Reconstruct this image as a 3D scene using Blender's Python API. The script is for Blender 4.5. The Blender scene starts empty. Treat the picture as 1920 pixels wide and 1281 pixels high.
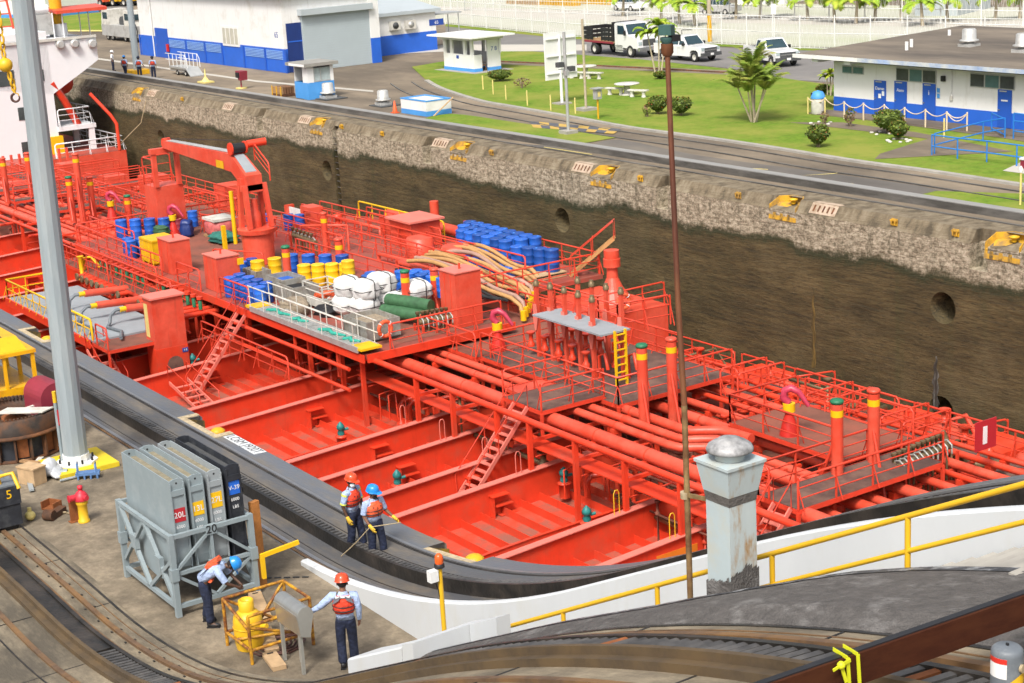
import bpy, math, random
from mathutils import Vector, Matrix
random.seed(7)
R_ = math.radians
scene = bpy.context.scene
COL = scene.collection

# ---------------------------------------------------------------- camera
H = 14.0
F, PITCH, YAW, ROLL = 3162.99, 0.264344, -0.987308, 0.0577292
_fw = Vector((math.sin(YAW)*math.cos(PITCH), math.cos(YAW)*math.cos(PITCH), -math.sin(PITCH)))
_r0 = Vector((math.cos(YAW), -math.sin(YAW), 0))
_d0 = _fw.cross(_r0)
_rt = _r0*math.cos(ROLL) + _d0*math.sin(ROLL)
_dn = -_r0*math.sin(ROLL) + _d0*math.cos(ROLL)
CAM = Vector((0, 0, H))
cam_d = bpy.data.cameras.new('camera')
cam = bpy.data.objects.new('camera', cam_d); COL.objects.link(cam)
cam.matrix_world = Matrix(((_rt.x, -_dn.x, -_fw.x, 0), (_rt.y, -_dn.y, -_fw.y, 0), (_rt.z, -_dn.z, -_fw.z, H), (0, 0, 0, 1)))
cam_d.sensor_width = 36; cam_d.lens = F/1920*36
cam_d.clip_start = 0.3; cam_d.clip_end = 4000
cam_d.dof.use_dof = True; cam_d.dof.focus_distance = 26.0; cam_d.dof.aperture_fstop = 7.0
scene.camera = cam

# ---------------------------------------------------------------- light
SUN_EL, SUN_AZ = R_(52), math.atan2(0.62, -0.78)      # azimuth from +Y, clockwise
sdir = Vector((math.sin(SUN_AZ)*math.cos(SUN_EL), math.cos(SUN_AZ)*math.cos(SUN_EL), math.sin(SUN_EL)))
sd = bpy.data.lights.new('sun', 'SUN'); sd.energy = 1.9; sd.angle = R_(12); sd.color = (1.0, 0.955, 0.89)
sun = bpy.data.objects.new('sun', sd); COL.objects.link(sun)
sun.rotation_euler = (-sdir).to_track_quat('-Z', 'Y').to_euler()
world = bpy.data.worlds.new('World'); scene.world = world; world.use_nodes = True
wn = world.node_tree; wn.nodes.clear()
_o = wn.nodes.new('ShaderNodeOutputWorld'); _b = wn.nodes.new('ShaderNodeBackground'); _s = wn.nodes.new('ShaderNodeTexSky')
_s.sky_type = 'NISHITA'; _s.sun_disc = False; _s.sun_elevation = SUN_EL; _s.sun_rotation = SUN_AZ
_s.air_density = 1.0; _s.dust_density = 6.0; _s.ozone_density = 1.0
_hs = wn.nodes.new('ShaderNodeHueSaturation'); _hs.inputs['Saturation'].default_value = 0.45
wn.links.new(_s.outputs[0], _hs.inputs['Color']); wn.links.new(_hs.outputs[0], _b.inputs[0]); wn.links.new(_b.outputs[0], _o.inputs[0])
_b.inputs[1].default_value = 0.115
scene.view_settings.view_transform = 'Standard'; scene.view_settings.look = 'None'
scene.view_settings.exposure = 0.62; scene.view_settings.gamma = 1.0
scene.cycles.use_adaptive_sampling = True
scene.cycles.max_bounces = 6; scene.cycles.diffuse_bounces = 1
scene.cycles.use_denoising = True

# ---------------------------------------------------------------- geometry of the place
def ray(x, y): return _rt*((x-960)/F) + _dn*((y-640.5)/F) + _fw
def Zp(x, y, z=0.0):
    d = ray(x, y); return CAM + d*((z-H)/d.z)
def Yp(x, y, Y):
    d = ray(x, y); return CAM + d*(Y/d.y)
def Xp(x, y, X):
    d = ray(x, y); return CAM + d*(X/d.x)
def zr(X):                                   # the lock's tow track: flat, incline, flattening crest
    if X < -32.13: return 0.0
    if X < -21: return 0.485*(X+32.13)**2/22.26
    if X < -17: return 2.7 + 0.485*(X+21)
    if X < -2: return 4.64 + 0.485*(X+17) - 0.01617*(X+17)**2
    return 8.28
def Gp(x, y, lift=0.0):                      # a point on that profile
    d = ray(x, y); t0, t1 = 4.0, 300.0
    n = 600; prev = t0
    for i in range(1, n+1):
        t = t0*(t1/t0)**(i/n); p = CAM + d*t
        if p.z < zr(p.x)+lift:
            a, b = prev, t
            for _ in range(40):
                m = (a+b)/2; q = CAM + d*m
                if q.z < zr(q.x)+lift: b = m
                else: a = m
            return CAM + d*b
        prev = t
    return CAM + d*t1
def up(P, py):                               # height over P at which a vertical reaches picture row py
    lo, hi = 0.0, 60.0
    for _ in range(50):
        m = (lo+hi)/2; v = P + Vector((0, 0, m)) - CAM
        if F*v.dot(_dn)/v.dot(_fw) + 640.5 > py: lo = m
        else: hi = m
    return lo

# ---------------------------------------------------------------- materials
MATS = {}
def V3(c): return (c[0], c[1], c[2], 1.0)
def mat(name, col, rough=0.6, metal=0.0, var=0.18, scale=1.2, col2=None, amt=0.35, scale2=0.35, bump=0.0, bscale=20.0,
        spec=0.5, stretch=(1, 1, 1), coat=0.0, streak=None, rnd=0):
    m = bpy.data.materials.new(name); m.use_nodes = True
    nt = m.node_tree; N, L = nt.nodes, nt.links; N.clear()
    out = N.new('ShaderNodeOutputMaterial'); b = N.new('ShaderNodeBsdfPrincipled')
    L.new(b.outputs[0], out.inputs[0])
    b.inputs['Roughness'].default_value = rough; b.inputs['Metallic'].default_value = metal
    b.inputs['Specular IOR Level'].default_value = spec
    if coat: b.inputs['Coat Weight'].default_value = coat
    g = N.new('ShaderNodeNewGeometry')
    mp = N.new('ShaderNodeMapping'); mp.inputs['Scale'].default_value = stretch
    L.new(g.outputs['Position'], mp.inputs[0])
    n1 = N.new('ShaderNodeTexNoise'); n1.inputs['Scale'].default_value = scale; n1.inputs['Detail'].default_value = 10; n1.inputs['Roughness'].default_value = 0.65
    L.new(mp.outputs[0], n1.inputs[0])
    r1 = N.new('ShaderNodeValToRGB'); r1.color_ramp.elements[0].position = 0.3; r1.color_ramp.elements[1].position = 0.7
    r1.color_ramp.elements[0].color = V3([c*(1-var) for c in col]); r1.color_ramp.elements[1].color = V3([min(1, c*(1+var)) for c in col])
    L.new(n1.outputs[0], r1.inputs[0]); last = r1.outputs[0]
    if col2 is not None:
        n2 = N.new('ShaderNodeTexNoise'); n2.inputs['Scale'].default_value = scale2; n2.inputs['Detail'].default_value = 8; n2.inputs['Roughness'].default_value = 0.7
        L.new(mp.outputs[0], n2.inputs[0])
        r2 = N.new('ShaderNodeValToRGB'); r2.color_ramp.elements[0].position = 0.62-amt*0.5; r2.color_ramp.elements[1].position = 0.78-amt*0.4
        L.new(n2.outputs[0], r2.inputs[0])
        mx = N.new('ShaderNodeMixRGB'); L.new(r2.outputs[0], mx.inputs[0]); L.new(last, mx.inputs[1]); mx.inputs[2].default_value = V3(col2)
        last = mx.outputs[0]
    if streak:                               # run-off marks, fine and vertical
        m4 = N.new('ShaderNodeMapping'); m4.inputs['Scale'].default_value = (3.2, 3.2, 0.35); L.new(g.outputs['Position'], m4.inputs[0])
        n4 = N.new('ShaderNodeTexNoise'); n4.inputs['Scale'].default_value = streak[2] if len(streak) > 2 else 1.0; n4.inputs['Detail'].default_value = 9; n4.inputs['Roughness'].default_value = 0.7; L.new(m4.outputs[0], n4.inputs[0])
        r4 = N.new('ShaderNodeValToRGB'); r4.color_ramp.elements[0].position = 0.56; r4.color_ramp.elements[1].position = 0.78; r4.color_ramp.elements[1].color = (streak[1],)*3 + (1,); L.new(n4.outputs[0], r4.inputs[0])
        x4 = N.new('ShaderNodeMixRGB'); L.new(r4.outputs[0], x4.inputs[0]); L.new(last, x4.inputs[1]); x4.inputs[2].default_value = V3(streak[0]); last = x4.outputs[0]
    if rnd:
        oi = N.new('ShaderNodeObjectInfo'); h5 = N.new('ShaderNodeHueSaturation'); mr = N.new('ShaderNodeMapRange'); mr.inputs[3].default_value = 1-rnd; mr.inputs[4].default_value = 1+rnd
        L.new(oi.outputs['Random'], mr.inputs[0]); L.new(mr.outputs[0], h5.inputs['Value']); L.new(last, h5.inputs['Color']); last = h5.outputs[0]
    L.new(last, b.inputs['Base Color'])
    if bump:
        n3 = N.new('ShaderNodeTexNoise'); n3.inputs['Scale'].default_value = bscale; n3.inputs['Detail'].default_value = 5
        L.new(mp.outputs[0], n3.inputs[0])
        bp = N.new('ShaderNodeBump'); bp.inputs['Strength'].default_value = bump; bp.inputs['Distance'].default_value = 0.05
        L.new(n3.outputs[0], bp.inputs['Height']); L.new(bp.outputs[0], b.inputs['Normal'])
    MATS[name] = m
    return m
def M(n): return MATS[n]

# ---------------------------------------------------------------- mesh builder
class MB:
    def __init__(s): s.v = []; s.f = []; s.mi = []; s.sm = []; s.mats = []
    def _m(s, m):
        if m is None: return 0
        m = MATS[m] if isinstance(m, str) else m
        if m not in s.mats: s.mats.append(m)
        return s.mats.index(m)
    def add(s, vs, fs, m=None, sm=False):
        o = len(s.v); s.v += [tuple(p) for p in vs]; k = s._m(m)
        for f in fs:
            s.f.append(tuple(i+o for i in f)); s.mi.append(k); s.sm.append(sm)
        return s
    def box(s, c, d, rz=0.0, m=None, mx=None):
        x, y, z = d[0]/2, d[1]/2, d[2]/2
        vs = [Vector((a*x, b*y, e*z)) for a in (-1, 1) for b in (-1, 1) for e in (-1, 1)]
        T = mx if mx else Matrix.Translation(Vector(c)) @ Matrix.Rotation(rz, 4, 'Z')
        vs = [T @ p for p in vs]
        return s.add(vs, [(0, 1, 3, 2), (4, 6, 7, 5), (0, 4, 5, 1), (2, 3, 7, 6), (0, 2, 6, 4), (1, 5, 7, 3)], m)
    def bx(s, a, b, m=None):                 # axis-aligned between two corners
        c = [(a[i]+b[i])/2 for i in range(3)]; d = [abs(a[i]-b[i]) for i in range(3)]
        return s.box(c, d, 0, m)
    def bar(s, p, q, w, h=None, m=None, upv=(0, 0, 1)):
        p, q = Vector(p), Vector(q); h = h or w
        d = q-p
        if d.length < 1e-6: return s
        d.normalize(); u = Vector(upv)
        if abs(d.dot(u)) > 0.98: u = Vector((0, 1, 0))
        a = d.cross(u).normalized(); b = a.cross(d).normalized()
        vs = [e + a*(i*w/2) + b*(j*h/2) for e in (p, q) for i, j in ((-1, -1), (1, -1), (1, 1), (-1, 1))]
        return s.add(vs, [(3, 2, 1, 0), (4, 5, 6, 7), (0, 1, 5, 4), (1, 2, 6, 5), (2, 3, 7, 6), (3, 0, 4, 7)], m)
    def tube(s, p, q, r, n=8, r2=None, m=None, caps=True):
        return s.path([p, q], r, n, m, caps, r2)
    def path(s, pts, r, n=6, m=None, caps=True, r2=None, closed=False):
        P = [Vector(p) for p in pts]; k = len(P)
        rs = r if isinstance(r, (list, tuple)) else ([r]*k if r2 is None else [r+(r2-r)*i/(k-1) for i in range(k)])
        ring = []; a = None
        for i in range(k):
            if closed: d = P[(i+1) % k]-P[i-1]
            else: d = P[min(i+1, k-1)]-P[max(i-1, 0)]
            if d.length < 1e-9: d = Vector((0, 0, 1))
            d.normalize()
            if a is None:
                u = Vector((0, 0, 1)) if abs(d.z) < 0.95 else Vector((1, 0, 0))
                a = d.cross(u).normalized()
            else:
                a = (a - d*a.dot(d))
                a = a.normalized() if a.length > 1e-6 else d.orthogonal().normalized()
            b = d.cross(a)
            ring.append([P[i] + (a*math.cos(2*math.pi*j/n) + b*math.sin(2*math.pi*j/n))*rs[i] for j in range(n)])
        vs = [p for rg in ring for p in rg]; fs = []
        for i in range(k if closed else k-1):
            for j in range(n):
                i2 = (i+1) % k
                fs.append((i*n+j, i*n+(j+1) % n, i2*n+(j+1) % n, i2*n+j))
        s.add(vs, fs, m, True)
        if caps and not closed:
            s.add(ring[0], [tuple(range(n-1, -1, -1))], m); s.add(ring[-1], [tuple(range(n))], m)
        return s
    def lathe(s, prof, c=(0, 0, 0), n=16, m=None, sm=True, cap=True, mx=None):
        c = Vector(c); vs = []; fs = []; k = len(prof)
        for r, z in prof:
            for j in range(n):
                t = 2*math.pi*j/n; vs.append(Vector((r*math.cos(t), r*math.sin(t), z)))
        for i in range(k-1):
            for j in range(n):
                fs.append((i*n+j, i*n+(j+1) % n, (i+1)*n+(j+1) % n, (i+1)*n+j))
        T = mx if mx else Matrix.Translation(c)
        vs = [T @ p for p in vs]
        s.add(vs, fs, m, sm)
        if cap:
            if prof[0][0] > 1e-4: s.add(vs[:n], [tuple(range(n-1, -1, -1))], m)
            if prof[-1][0] > 1e-4: s.add(vs[-n:], [tuple(range(n))], m)
        return s
    def ball(s, c, r, n=12, k=8, m=None, sc=(1, 1, 1), mx=None):
        prof = [(max(1e-5, math.sin(math.pi*i/k)), -math.cos(math.pi*i/k)) for i in range(k+1)]
        T = Matrix.Translation(Vector(c)) @ (mx or Matrix()) @ Matrix.Diagonal((r*sc[0], r*sc[1], r*sc[2], 1))
        return s.lathe(prof, n=n, m=m, mx=T, cap=False)
    def poly(s, pts, m=None): return s.add(pts, [tuple(range(len(pts)))], m)
    def prism(s, pts, d, m=None):            # extrude a polygon along d
        P = [Vector(p) for p in pts]; d = Vector(d); n = len(P)
        fs = [tuple(range(n-1, -1, -1)), tuple(range(n, 2*n))] + [(i, (i+1) % n, n+(i+1) % n, n+i) for i in range(n)]
        return s.add(P + [p+d for p in P], fs, m)
    def torus(s, c, R, r, n=20, k=8, m=None, mx=None):
        T = mx or Matrix.Translation(Vector(c))
        return s.path([T @ Vector((R*math.cos(2*math.pi*i/n), R*math.sin(2*math.pi*i/n), 0)) for i in range(n)], r, k, m, closed=True)
    def sweep(s, line, sec, m=None, sm=False):   # section [(y,z)] carried along line [(x, dz)] : straight lock furniture on the profile
        k = len(sec); vs = [(x, y, z0+z) for x, z0 in line for y, z in sec]; fs = []
        for i in range(len(line)-1):
            for j in range(k):
                fs.append((i*k+j, (i+1)*k+j, (i+1)*k+(j+1) % k, i*k+(j+1) % k))
        fs += [tuple(range(k)), tuple((len(line)-1)*k+j for j in range(k-1, -1, -1))]
        return s.add(vs, fs, m, sm)
    def build(s, name, m=None, parent=None, loc=None, rz=0.0):
        me = bpy.data.meshes.new(name); me.from_pydata(s.v, [], s.f)
        if m is not None:
            me.materials.append(MATS[m] if isinstance(m, str) else m)
            if not s.mats: s.mi = [0]*len(s.f)
        else:
            for x in s.mats: me.materials.append(x)
        if m is not None and s.mats:
            for x in s.mats: me.materials.append(x)
        me.polygons.foreach_set('material_index', s.mi if not (m is not None and s.mats) else [i+1 for i in s.mi])
        me.polygons.foreach_set('use_smooth', s.sm); me.update()
        o = bpy.data.objects.new(name, me); COL.objects.link(o)
        if parent is not None: o.parent = parent
        if loc is not None: o.location = loc
        if rz: o.rotation_euler = (0, 0, rz)
        return o
def tag(o, label=None, cat=None, group=None, kind=None):
    if label: o['label'] = label
    if cat: o['category'] = cat
    if group: o['group'] = group
    if kind: o['kind'] = kind
    return o
def empty(name, loc, label, cat, group=None, rz=0.0):
    o = bpy.data.objects.new(name, None); COL.objects.link(o); o.location = loc; o.rotation_euler = (0, 0, rz); o.empty_display_size = 0.2
    return tag(o, label, cat, group)
_kids = None
def copy_tree(o, loc=None, rz=None, label=None, parent=None, group=None):
    c = o.copy(); COL.objects.link(c)
    if parent is not None: c.parent = parent
    if loc is not None: c.location = loc
    if rz is not None: c.rotation_euler = (0, 0, rz)
    if label: c['label'] = label
    if group: c['group'] = group
    for ch in list(o.children): copy_tree(ch, parent=c)
    return c
def text(s, size, name, m, parent, mx, depth=0.004, name_align='CENTER'):
    cu = bpy.data.curves.new(name, 'FONT'); cu.body = s; cu.size = size; cu.align_x = name_align; cu.align_y = 'CENTER'; cu.extrude = depth
    t = bpy.data.objects.new(name, cu); COL.objects.link(t)
    dg = bpy.context.evaluated_depsgraph_get(); me = bpy.data.meshes.new_from_object(t.evaluated_get(dg))
    bpy.data.objects.remove(t); bpy.data.curves.remove(cu)
    me.materials.clear(); me.materials.append(MATS[m]); me.name = name
    o = bpy.data.objects.new(name, me); COL.objects.link(o)
    if parent is not None: o.parent = parent
    o.matrix_local = mx
    return o
def face_mx(c, right, upv):                  # frame for lettering: origin, reading direction, up
    r = Vector(right).normalized(); u = Vector(upv); u = (u - r*u.dot(r)).normalized(); n = r.cross(u)
    return Matrix(((r.x, u.x, n.x, c[0]), (r.y, u.y, n.y, c[1]), (r.z, u.z, n.z, c[2]), (0, 0, 0, 1)))

# ---- palette
mat('concrete_far', (0.27, 0.215, 0.15), 0.85, var=0.22, scale=0.5, col2=(0.125, 0.1, 0.072), amt=0.45, scale2=0.09, bump=0.15, bscale=3, stretch=(0.5, 1, 1))
mat('asphalt_far', (0.125, 0.112, 0.098), 0.85, var=0.2, scale=0.6, col2=(0.2, 0.175, 0.14), amt=0.3, scale2=0.12, stretch=(0.5, 1, 1))
mat('road_grey', (0.19, 0.18, 0.17), 0.9, var=0.12, scale=0.4, col2=(0.27, 0.25, 0.22), amt=0.2, scale2=0.08)
mat('lawn', (0.135, 0.225, 0.022), 0.9, var=0.28, scale=2.5, col2=(0.25, 0.27, 0.05), amt=0.42, scale2=0.22, bump=0.5, bscale=9, spec=0.15)
mat('pale_field', (0.4, 0.42, 0.28), 0.95, var=0.12, scale=0.3, col2=(0.5, 0.49, 0.42), amt=0.5, scale2=0.06, stretch=(0.3, 1, 1))
mat('pale_road', (0.5, 0.47, 0.41), 0.95, var=0.06, scale=0.3)
mat('kerb', (0.36, 0.34, 0.3), 0.85, var=0.2, scale=1.0)
mat('white_paint', (0.82, 0.82, 0.8), 0.55, var=0.03, scale=0.8, col2=(0.68, 0.66, 0.6), amt=0.15, scale2=0.5, streak=((0.5, 0.47, 0.4), 0.5))
mat('blue_paint', (0.022, 0.13, 0.62), 0.5, var=0.1, scale=0.7)
mat('blue_door', (0.018, 0.1, 0.5), 0.45, var=0.06, scale=2)
mat('blue_dark', (0.012, 0.035, 0.17), 0.45, var=0.1, scale=2)
mat('sky_blue', (0.08, 0.33, 0.75), 0.5, var=0.08, scale=0.8)
mat('roof_sheet', (0.45, 0.5, 0.52), 0.45, var=0.06, scale=0.5)
mat('shutter', (0.45, 0.52, 0.545), 0.4, var=0.04, scale=0.6)
mat('roof_tar', (0.2, 0.165, 0.125), 0.9, var=0.2, scale=0.5, col2=(0.095, 0.08, 0.066), amt=0.4, scale2=0.16, stretch=(0.35, 1.6, 1))
mat('glass_dark', (0.07, 0.085, 0.085), 0.12, var=0.3, scale=1.5)
mat('glass_teal', (0.1, 0.2, 0.2), 0.15, var=0.2, scale=1.5)
mat('vent_metal', (0.55, 0.55, 0.53), 0.45, metal=0.3, var=0.12, scale=2, col2=(0.36, 0.35, 0.32), amt=0.25, scale2=1.2)
mat('pad_dark', (0.075, 0.078, 0.08), 0.8, var=0.2, scale=2)
mat('yellow', (0.72, 0.4, 0.012), 0.5, var=0.12, scale=3, col2=(0.4, 0.2, 0.03), amt=0.15, scale2=2.5)
mat('yellow_clean', (0.78, 0.46, 0.02), 0.42, var=0.05, scale=3)
mat('yellow_pale', (0.75, 0.62, 0.22), 0.6, var=0.1, scale=3)
mat('grey_pole', (0.3, 0.35, 0.375), 0.5, var=0.08, scale=1.5, col2=(0.38, 0.42, 0.43), amt=0.3, scale2=0.8, stretch=(3, 3, 0.5))
mat('galv', (0.5, 0.51, 0.5), 0.45, metal=0.4, var=0.1, scale=3)
mat('black', (0.018, 0.018, 0.02), 0.5, var=0.2, scale=4)
mat('tyre', (0.025, 0.025, 0.026), 0.85, var=0.2, scale=5)
mat('stone_white', (0.62, 0.6, 0.54), 0.8, var=0.12, scale=2, col2=(0.42, 0.4, 0.34), amt=0.25, scale2=1.5)
mat('wood', (0.36, 0.21, 0.1), 0.75, var=0.25, scale=3, stretch=(1, 1, 6))
mat('wood_pale', (0.5, 0.34, 0.19), 0.75, var=0.2, scale=4)
mat('bark', (0.22, 0.17, 0.12), 0.9, var=0.25, scale=6)
mat('bark_pale', (0.45, 0.38, 0.27), 0.85, var=0.2, scale=6)
mat('leaf_dark', (0.075, 0.11, 0.018), 0.6, var=0.45, scale=3.0, spec=0.3)
mat('leaf_mid', (0.15, 0.2, 0.03), 0.6, var=0.45, scale=3.0, spec=0.3)
mat('leaf_bright', (0.27, 0.42, 0.03), 0.55, var=0.3, scale=2.0, col2=(0.45, 0.47, 0.05), amt=0.3, scale2=1.2, spec=0.3)
mat('leaf_palm', (0.19, 0.29, 0.035), 0.55, var=0.4, scale=1.5, col2=(0.4, 0.38, 0.09), amt=0.3, scale2=0.9, spec=0.3)
mat('leaf_brown', (0.2, 0.13, 0.06), 0.8, var=0.35, scale=3.0)
mat('leaf_red', (0.35, 0.06, 0.012), 0.6, var=0.3, scale=4.0)
mat('orange_cone', (0.8, 0.12, 0.03), 0.5, var=0.05)
mat('skin_dark', (0.1, 0.048, 0.028), 0.55, var=0.1, scale=8)
mat('skin_tan', (0.22, 0.105, 0.062), 0.55, var=0.1, scale=8)
mat('shirt_blue', (0.38, 0.48, 0.7), 0.8, var=0.2, scale=9, bump=0.8, bscale=14)
mat('navy', (0.012, 0.018, 0.045), 0.85, var=0.5, scale=9, bump=0.9, bscale=12)
mat('shirt_white', (0.8, 0.8, 0.8), 0.8, var=0.05)
mat('vest_red', (0.72, 0.055, 0.02), 0.7, var=0.25, scale=10, bump=0.7, bscale=12)
mat('vest_orange', (0.8, 0.12, 0.04), 0.7, var=0.25, scale=10, bump=0.7, bscale=12)
mat('vest_grey', (0.12, 0.12, 0.14), 0.8, var=0.15, scale=8)
mat('helmet_red', (0.8, 0.075, 0.02), 0.3, var=0.03, coat=0.4)
mat('helmet_blue', (0.02, 0.26, 0.72), 0.3, var=0.03, coat=0.4)
mat('helmet_white', (0.8, 0.8, 0.8), 0.3, var=0.03)
mat('car_white', (0.8, 0.8, 0.8), 0.28, var=0.02, coat=0.5)
mat('chrome', (0.6, 0.6, 0.6), 0.25, metal=0.8, var=0.05)
mat('car_glass', (0.03, 0.06, 0.075), 0.06, var=0.2, spec=0.8)
mat('light_red', (0.6, 0.03, 0.02), 0.3, var=0.05)
mat('crate_brown', (0.2, 0.1, 0.05), 0.8, var=0.3, scale=4)
mat('maroon', (0.27, 0.03, 0.05), 0.5, var=0.1, scale=3)
mat('water', (0.03, 0.035, 0.025), 0.15, var=0.2)
mat('plate_white', (0.62, 0.58, 0.5), 0.7, var=0.12, scale=5, col2=(0.4, 0.33, 0.24), amt=0.35, scale2=2)
mat('mark_yellow', (0.5, 0.33, 0.08), 0.85, var=0.2, scale=2)
mat('mark_grey', (0.1, 0.105, 0.12), 0.85, var=0.2, scale=2)
mat('sign_blue', (0.02, 0.07, 0.35), 0.5, var=0.02)
mat('fence_wire', (0.75, 0.75, 0.72), 0.6, var=0.05)
mat('rail_steel', (0.1, 0.095, 0.088), 0.45, metal=0.3, var=0.3, scale=2, col2=(0.2, 0.19, 0.175), amt=0.35, scale2=0.7, stretch=(0.4, 2, 2))
mat('rail_top', (0.34, 0.33, 0.31), 0.55, metal=0.2, var=0.12, scale=2, stretch=(0.4, 2, 2))
mat('rust', (0.16, 0.062, 0.022), 0.85, var=0.4, scale=5, col2=(0.07, 0.035, 0.02), amt=0.4, scale2=2)
mat('crust', (0.05, 0.038, 0.014), 0.6, var=0.5, scale=3, col2=(0.2, 0.13, 0.035), amt=0.4, scale2=2.0, stretch=(3, 1, 0.6))
mat('crust_dark', (0.03, 0.028, 0.022), 0.6, var=0.5, scale=3, col2=(0.2, 0.2, 0.18), amt=0.3, scale2=2.5, stretch=(4, 1, 0.5))
mat('plate_pink', (0.52, 0.4, 0.3), 0.75, var=0.15, scale=4, col2=(0.3, 0.22, 0.14), amt=0.35, scale2=2.5)
mat('worn_black', (0.1, 0.07, 0.03), 0.8, var=0.3, scale=6, col2=(0.5, 0.28, 0.03), amt=0.5, scale2=4)
mat('niche_yellow', (0.66, 0.36, 0.02), 0.65, var=0.15, scale=3, col2=(0.3, 0.19, 0.07), amt=0.38, scale2=1.6)
mat('louvre_pale', (0.3, 0.5, 0.85), 0.5, var=0.05)
mat('glass_pale', (0.55, 0.53, 0.44), 0.3, var=0.15, scale=2)
mat('glass_pale2', (0.4, 0.47, 0.48), 0.15, var=0.2, scale=2)
mat('roof_sheet2', (0.3, 0.29, 0.26), 0.7, var=0.15, scale=2)
mat('fascia_blue', (0.3, 0.4, 0.62), 0.6, var=0.2, scale=2, col2=(0.6, 0.62, 0.62), amt=0.45, scale2=0.9)
mat('post_cream', (0.75, 0.6, 0.42), 0.6, var=0.1)
mat('rail_blue', (0.02, 0.2, 0.62), 0.45, var=0.05)
mat('concrete_near', (0.26, 0.21, 0.145), 0.85, var=0.32, scale=4.5, col2=(0.12, 0.096, 0.066), amt=0.42, scale2=0.55, bump=0.35, bscale=14)
mat('concrete_track', (0.26, 0.213, 0.145), 0.85, var=0.32, scale=3.5, col2=(0.095, 0.08, 0.058), amt=0.42, scale2=0.5, bump=0.4, bscale=12, stretch=(0.55, 1.4, 1))
mat('slab_wet', (0.185, 0.152, 0.11), 0.5, var=0.34, scale=3.0, col2=(0.1, 0.102, 0.108), amt=0.55, scale2=0.6, bump=0.25, bscale=10, stretch=(0.5, 1.5, 1))
mat('slab_edge', (0.2, 0.165, 0.115), 0.4, var=0.3, scale=3, col2=(0.13, 0.14, 0.16), amt=0.6, scale2=0.5, bump=0.25, bscale=9, stretch=(0.45, 1.5, 1))
mat('tar', (0.098, 0.09, 0.084), 0.8, var=0.3, scale=9, col2=(0.23, 0.22, 0.21), amt=0.16, scale2=2.2, bump=0.6, bscale=30, stretch=(0.6, 1.2, 1))
mat('tar_edge', (0.06, 0.062, 0.07), 0.45, var=0.4, scale=3, col2=(0.45, 0.46, 0.47), amt=0.22, scale2=3.5, bump=0.5, bscale=12)  # pale flecks are highlights on the lap, painted into the colour
mat('grease', (0.017, 0.015, 0.013), 0.42, var=0.4, scale=2.5, col2=(0.05, 0.04, 0.032), amt=0.35, scale2=1.2, bump=0.2, bscale=10)
mat('rack_steel', (0.075, 0.072, 0.07), 0.5, metal=0.2, var=0.35, scale=4, col2=(0.15, 0.14, 0.13), amt=0.35, scale2=1.5)
mat('rail_rust', (0.14, 0.085, 0.05), 0.6, metal=0.1, var=0.35, scale=4, col2=(0.24, 0.13, 0.05), amt=0.4, scale2=0.8)
mat('rail_shine', (0.3, 0.3, 0.31), 0.35, metal=0.6, var=0.15, scale=3)
mat('wall_white', (0.62, 0.645, 0.66), 0.6, var=0.04, scale=0.9, col2=(0.6, 0.61, 0.59), amt=0.22, scale2=1.0, stretch=(1, 1, 0.4))
mat('niche_cream', (0.52, 0.42, 0.27), 0.75, var=0.2, scale=6, col2=(0.3, 0.23, 0.13), amt=0.3, scale2=5)
mat('steel_grey', (0.26, 0.315, 0.335), 0.5, var=0.05, scale=3, col2=(0.32, 0.37, 0.385), amt=0.25, scale2=2)
mat('steel_grey_pale', (0.31, 0.345, 0.36), 0.5, var=0.05, scale=3)
mat('fill_concrete', (0.25, 0.22, 0.15), 0.9, var=0.25, scale=6)
mat('sign_red', (0.45, 0.02, 0.03), 0.5, var=0.05)
mat('label_yellow', (0.85, 0.5, 0.005), 0.5, var=0.04)
mat('label_blue', (0.015, 0.13, 0.6), 0.5, var=0.04)
mat('stencil_white', (0.75, 0.76, 0.76), 0.6, var=0.05)
mat('stainless', (0.52, 0.52, 0.49), 0.3, metal=0.75, var=0.1, scale=2, stretch=(3, 1, 1))
mat('stainless_dull', (0.4, 0.4, 0.37), 0.45, metal=0.4, var=0.1, scale=2)
mat('cage_yellow', (0.7, 0.36, 0.02), 0.55, var=0.15, scale=4, col2=(0.17, 0.055, 0.02), amt=0.5, scale2=3.5)
mat('duct_paint', (0.46, 0.54, 0.555), 0.5, var=0.05, scale=2, col2=(0.5, 0.52, 0.47), amt=0.3, scale2=2.5)
mat('duct_rust', (0.46, 0.52, 0.52), 0.55, var=0.06, scale=2, col2=(0.36, 0.2, 0.06), amt=0.24, scale2=2.6, stretch=(2.2, 2.2, 0.6))
mat('duct_hood', (0.42, 0.42, 0.42), 0.55, metal=0.2, var=0.3, scale=5, col2=(0.2, 0.2, 0.2), amt=0.35, scale2=4)
mat('mast_rust', (0.095, 0.028, 0.014), 0.6, var=0.4, scale=6, col2=(0.19, 0.07, 0.025), amt=0.4, scale2=2, stretch=(1, 1, 0.3))
mat('mast_foot', (0.26, 0.17, 0.07), 0.7, var=0.35, scale=6, col2=(0.13, 0.055, 0.02), amt=0.4, scale2=2)
mat('mast_green', (0.045, 0.11, 0.1), 0.5, var=0.2, scale=4)
mat('beam_brown', (0.05, 0.013, 0.005), 0.85, var=0.25, scale=3, spec=0.2, col2=(0.07, 0.022, 0.008), amt=0.4, scale2=1.5, stretch=(0.6, 0.6, 2))
mat('bollard_grey', (0.14, 0.16, 0.18), 0.5, var=0.12, scale=8, col2=(0.22, 0.24, 0.25), amt=0.25, scale2=5)
mat('tape', (0.7, 0.72, 0.02), 0.5, var=0.05)
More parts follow.
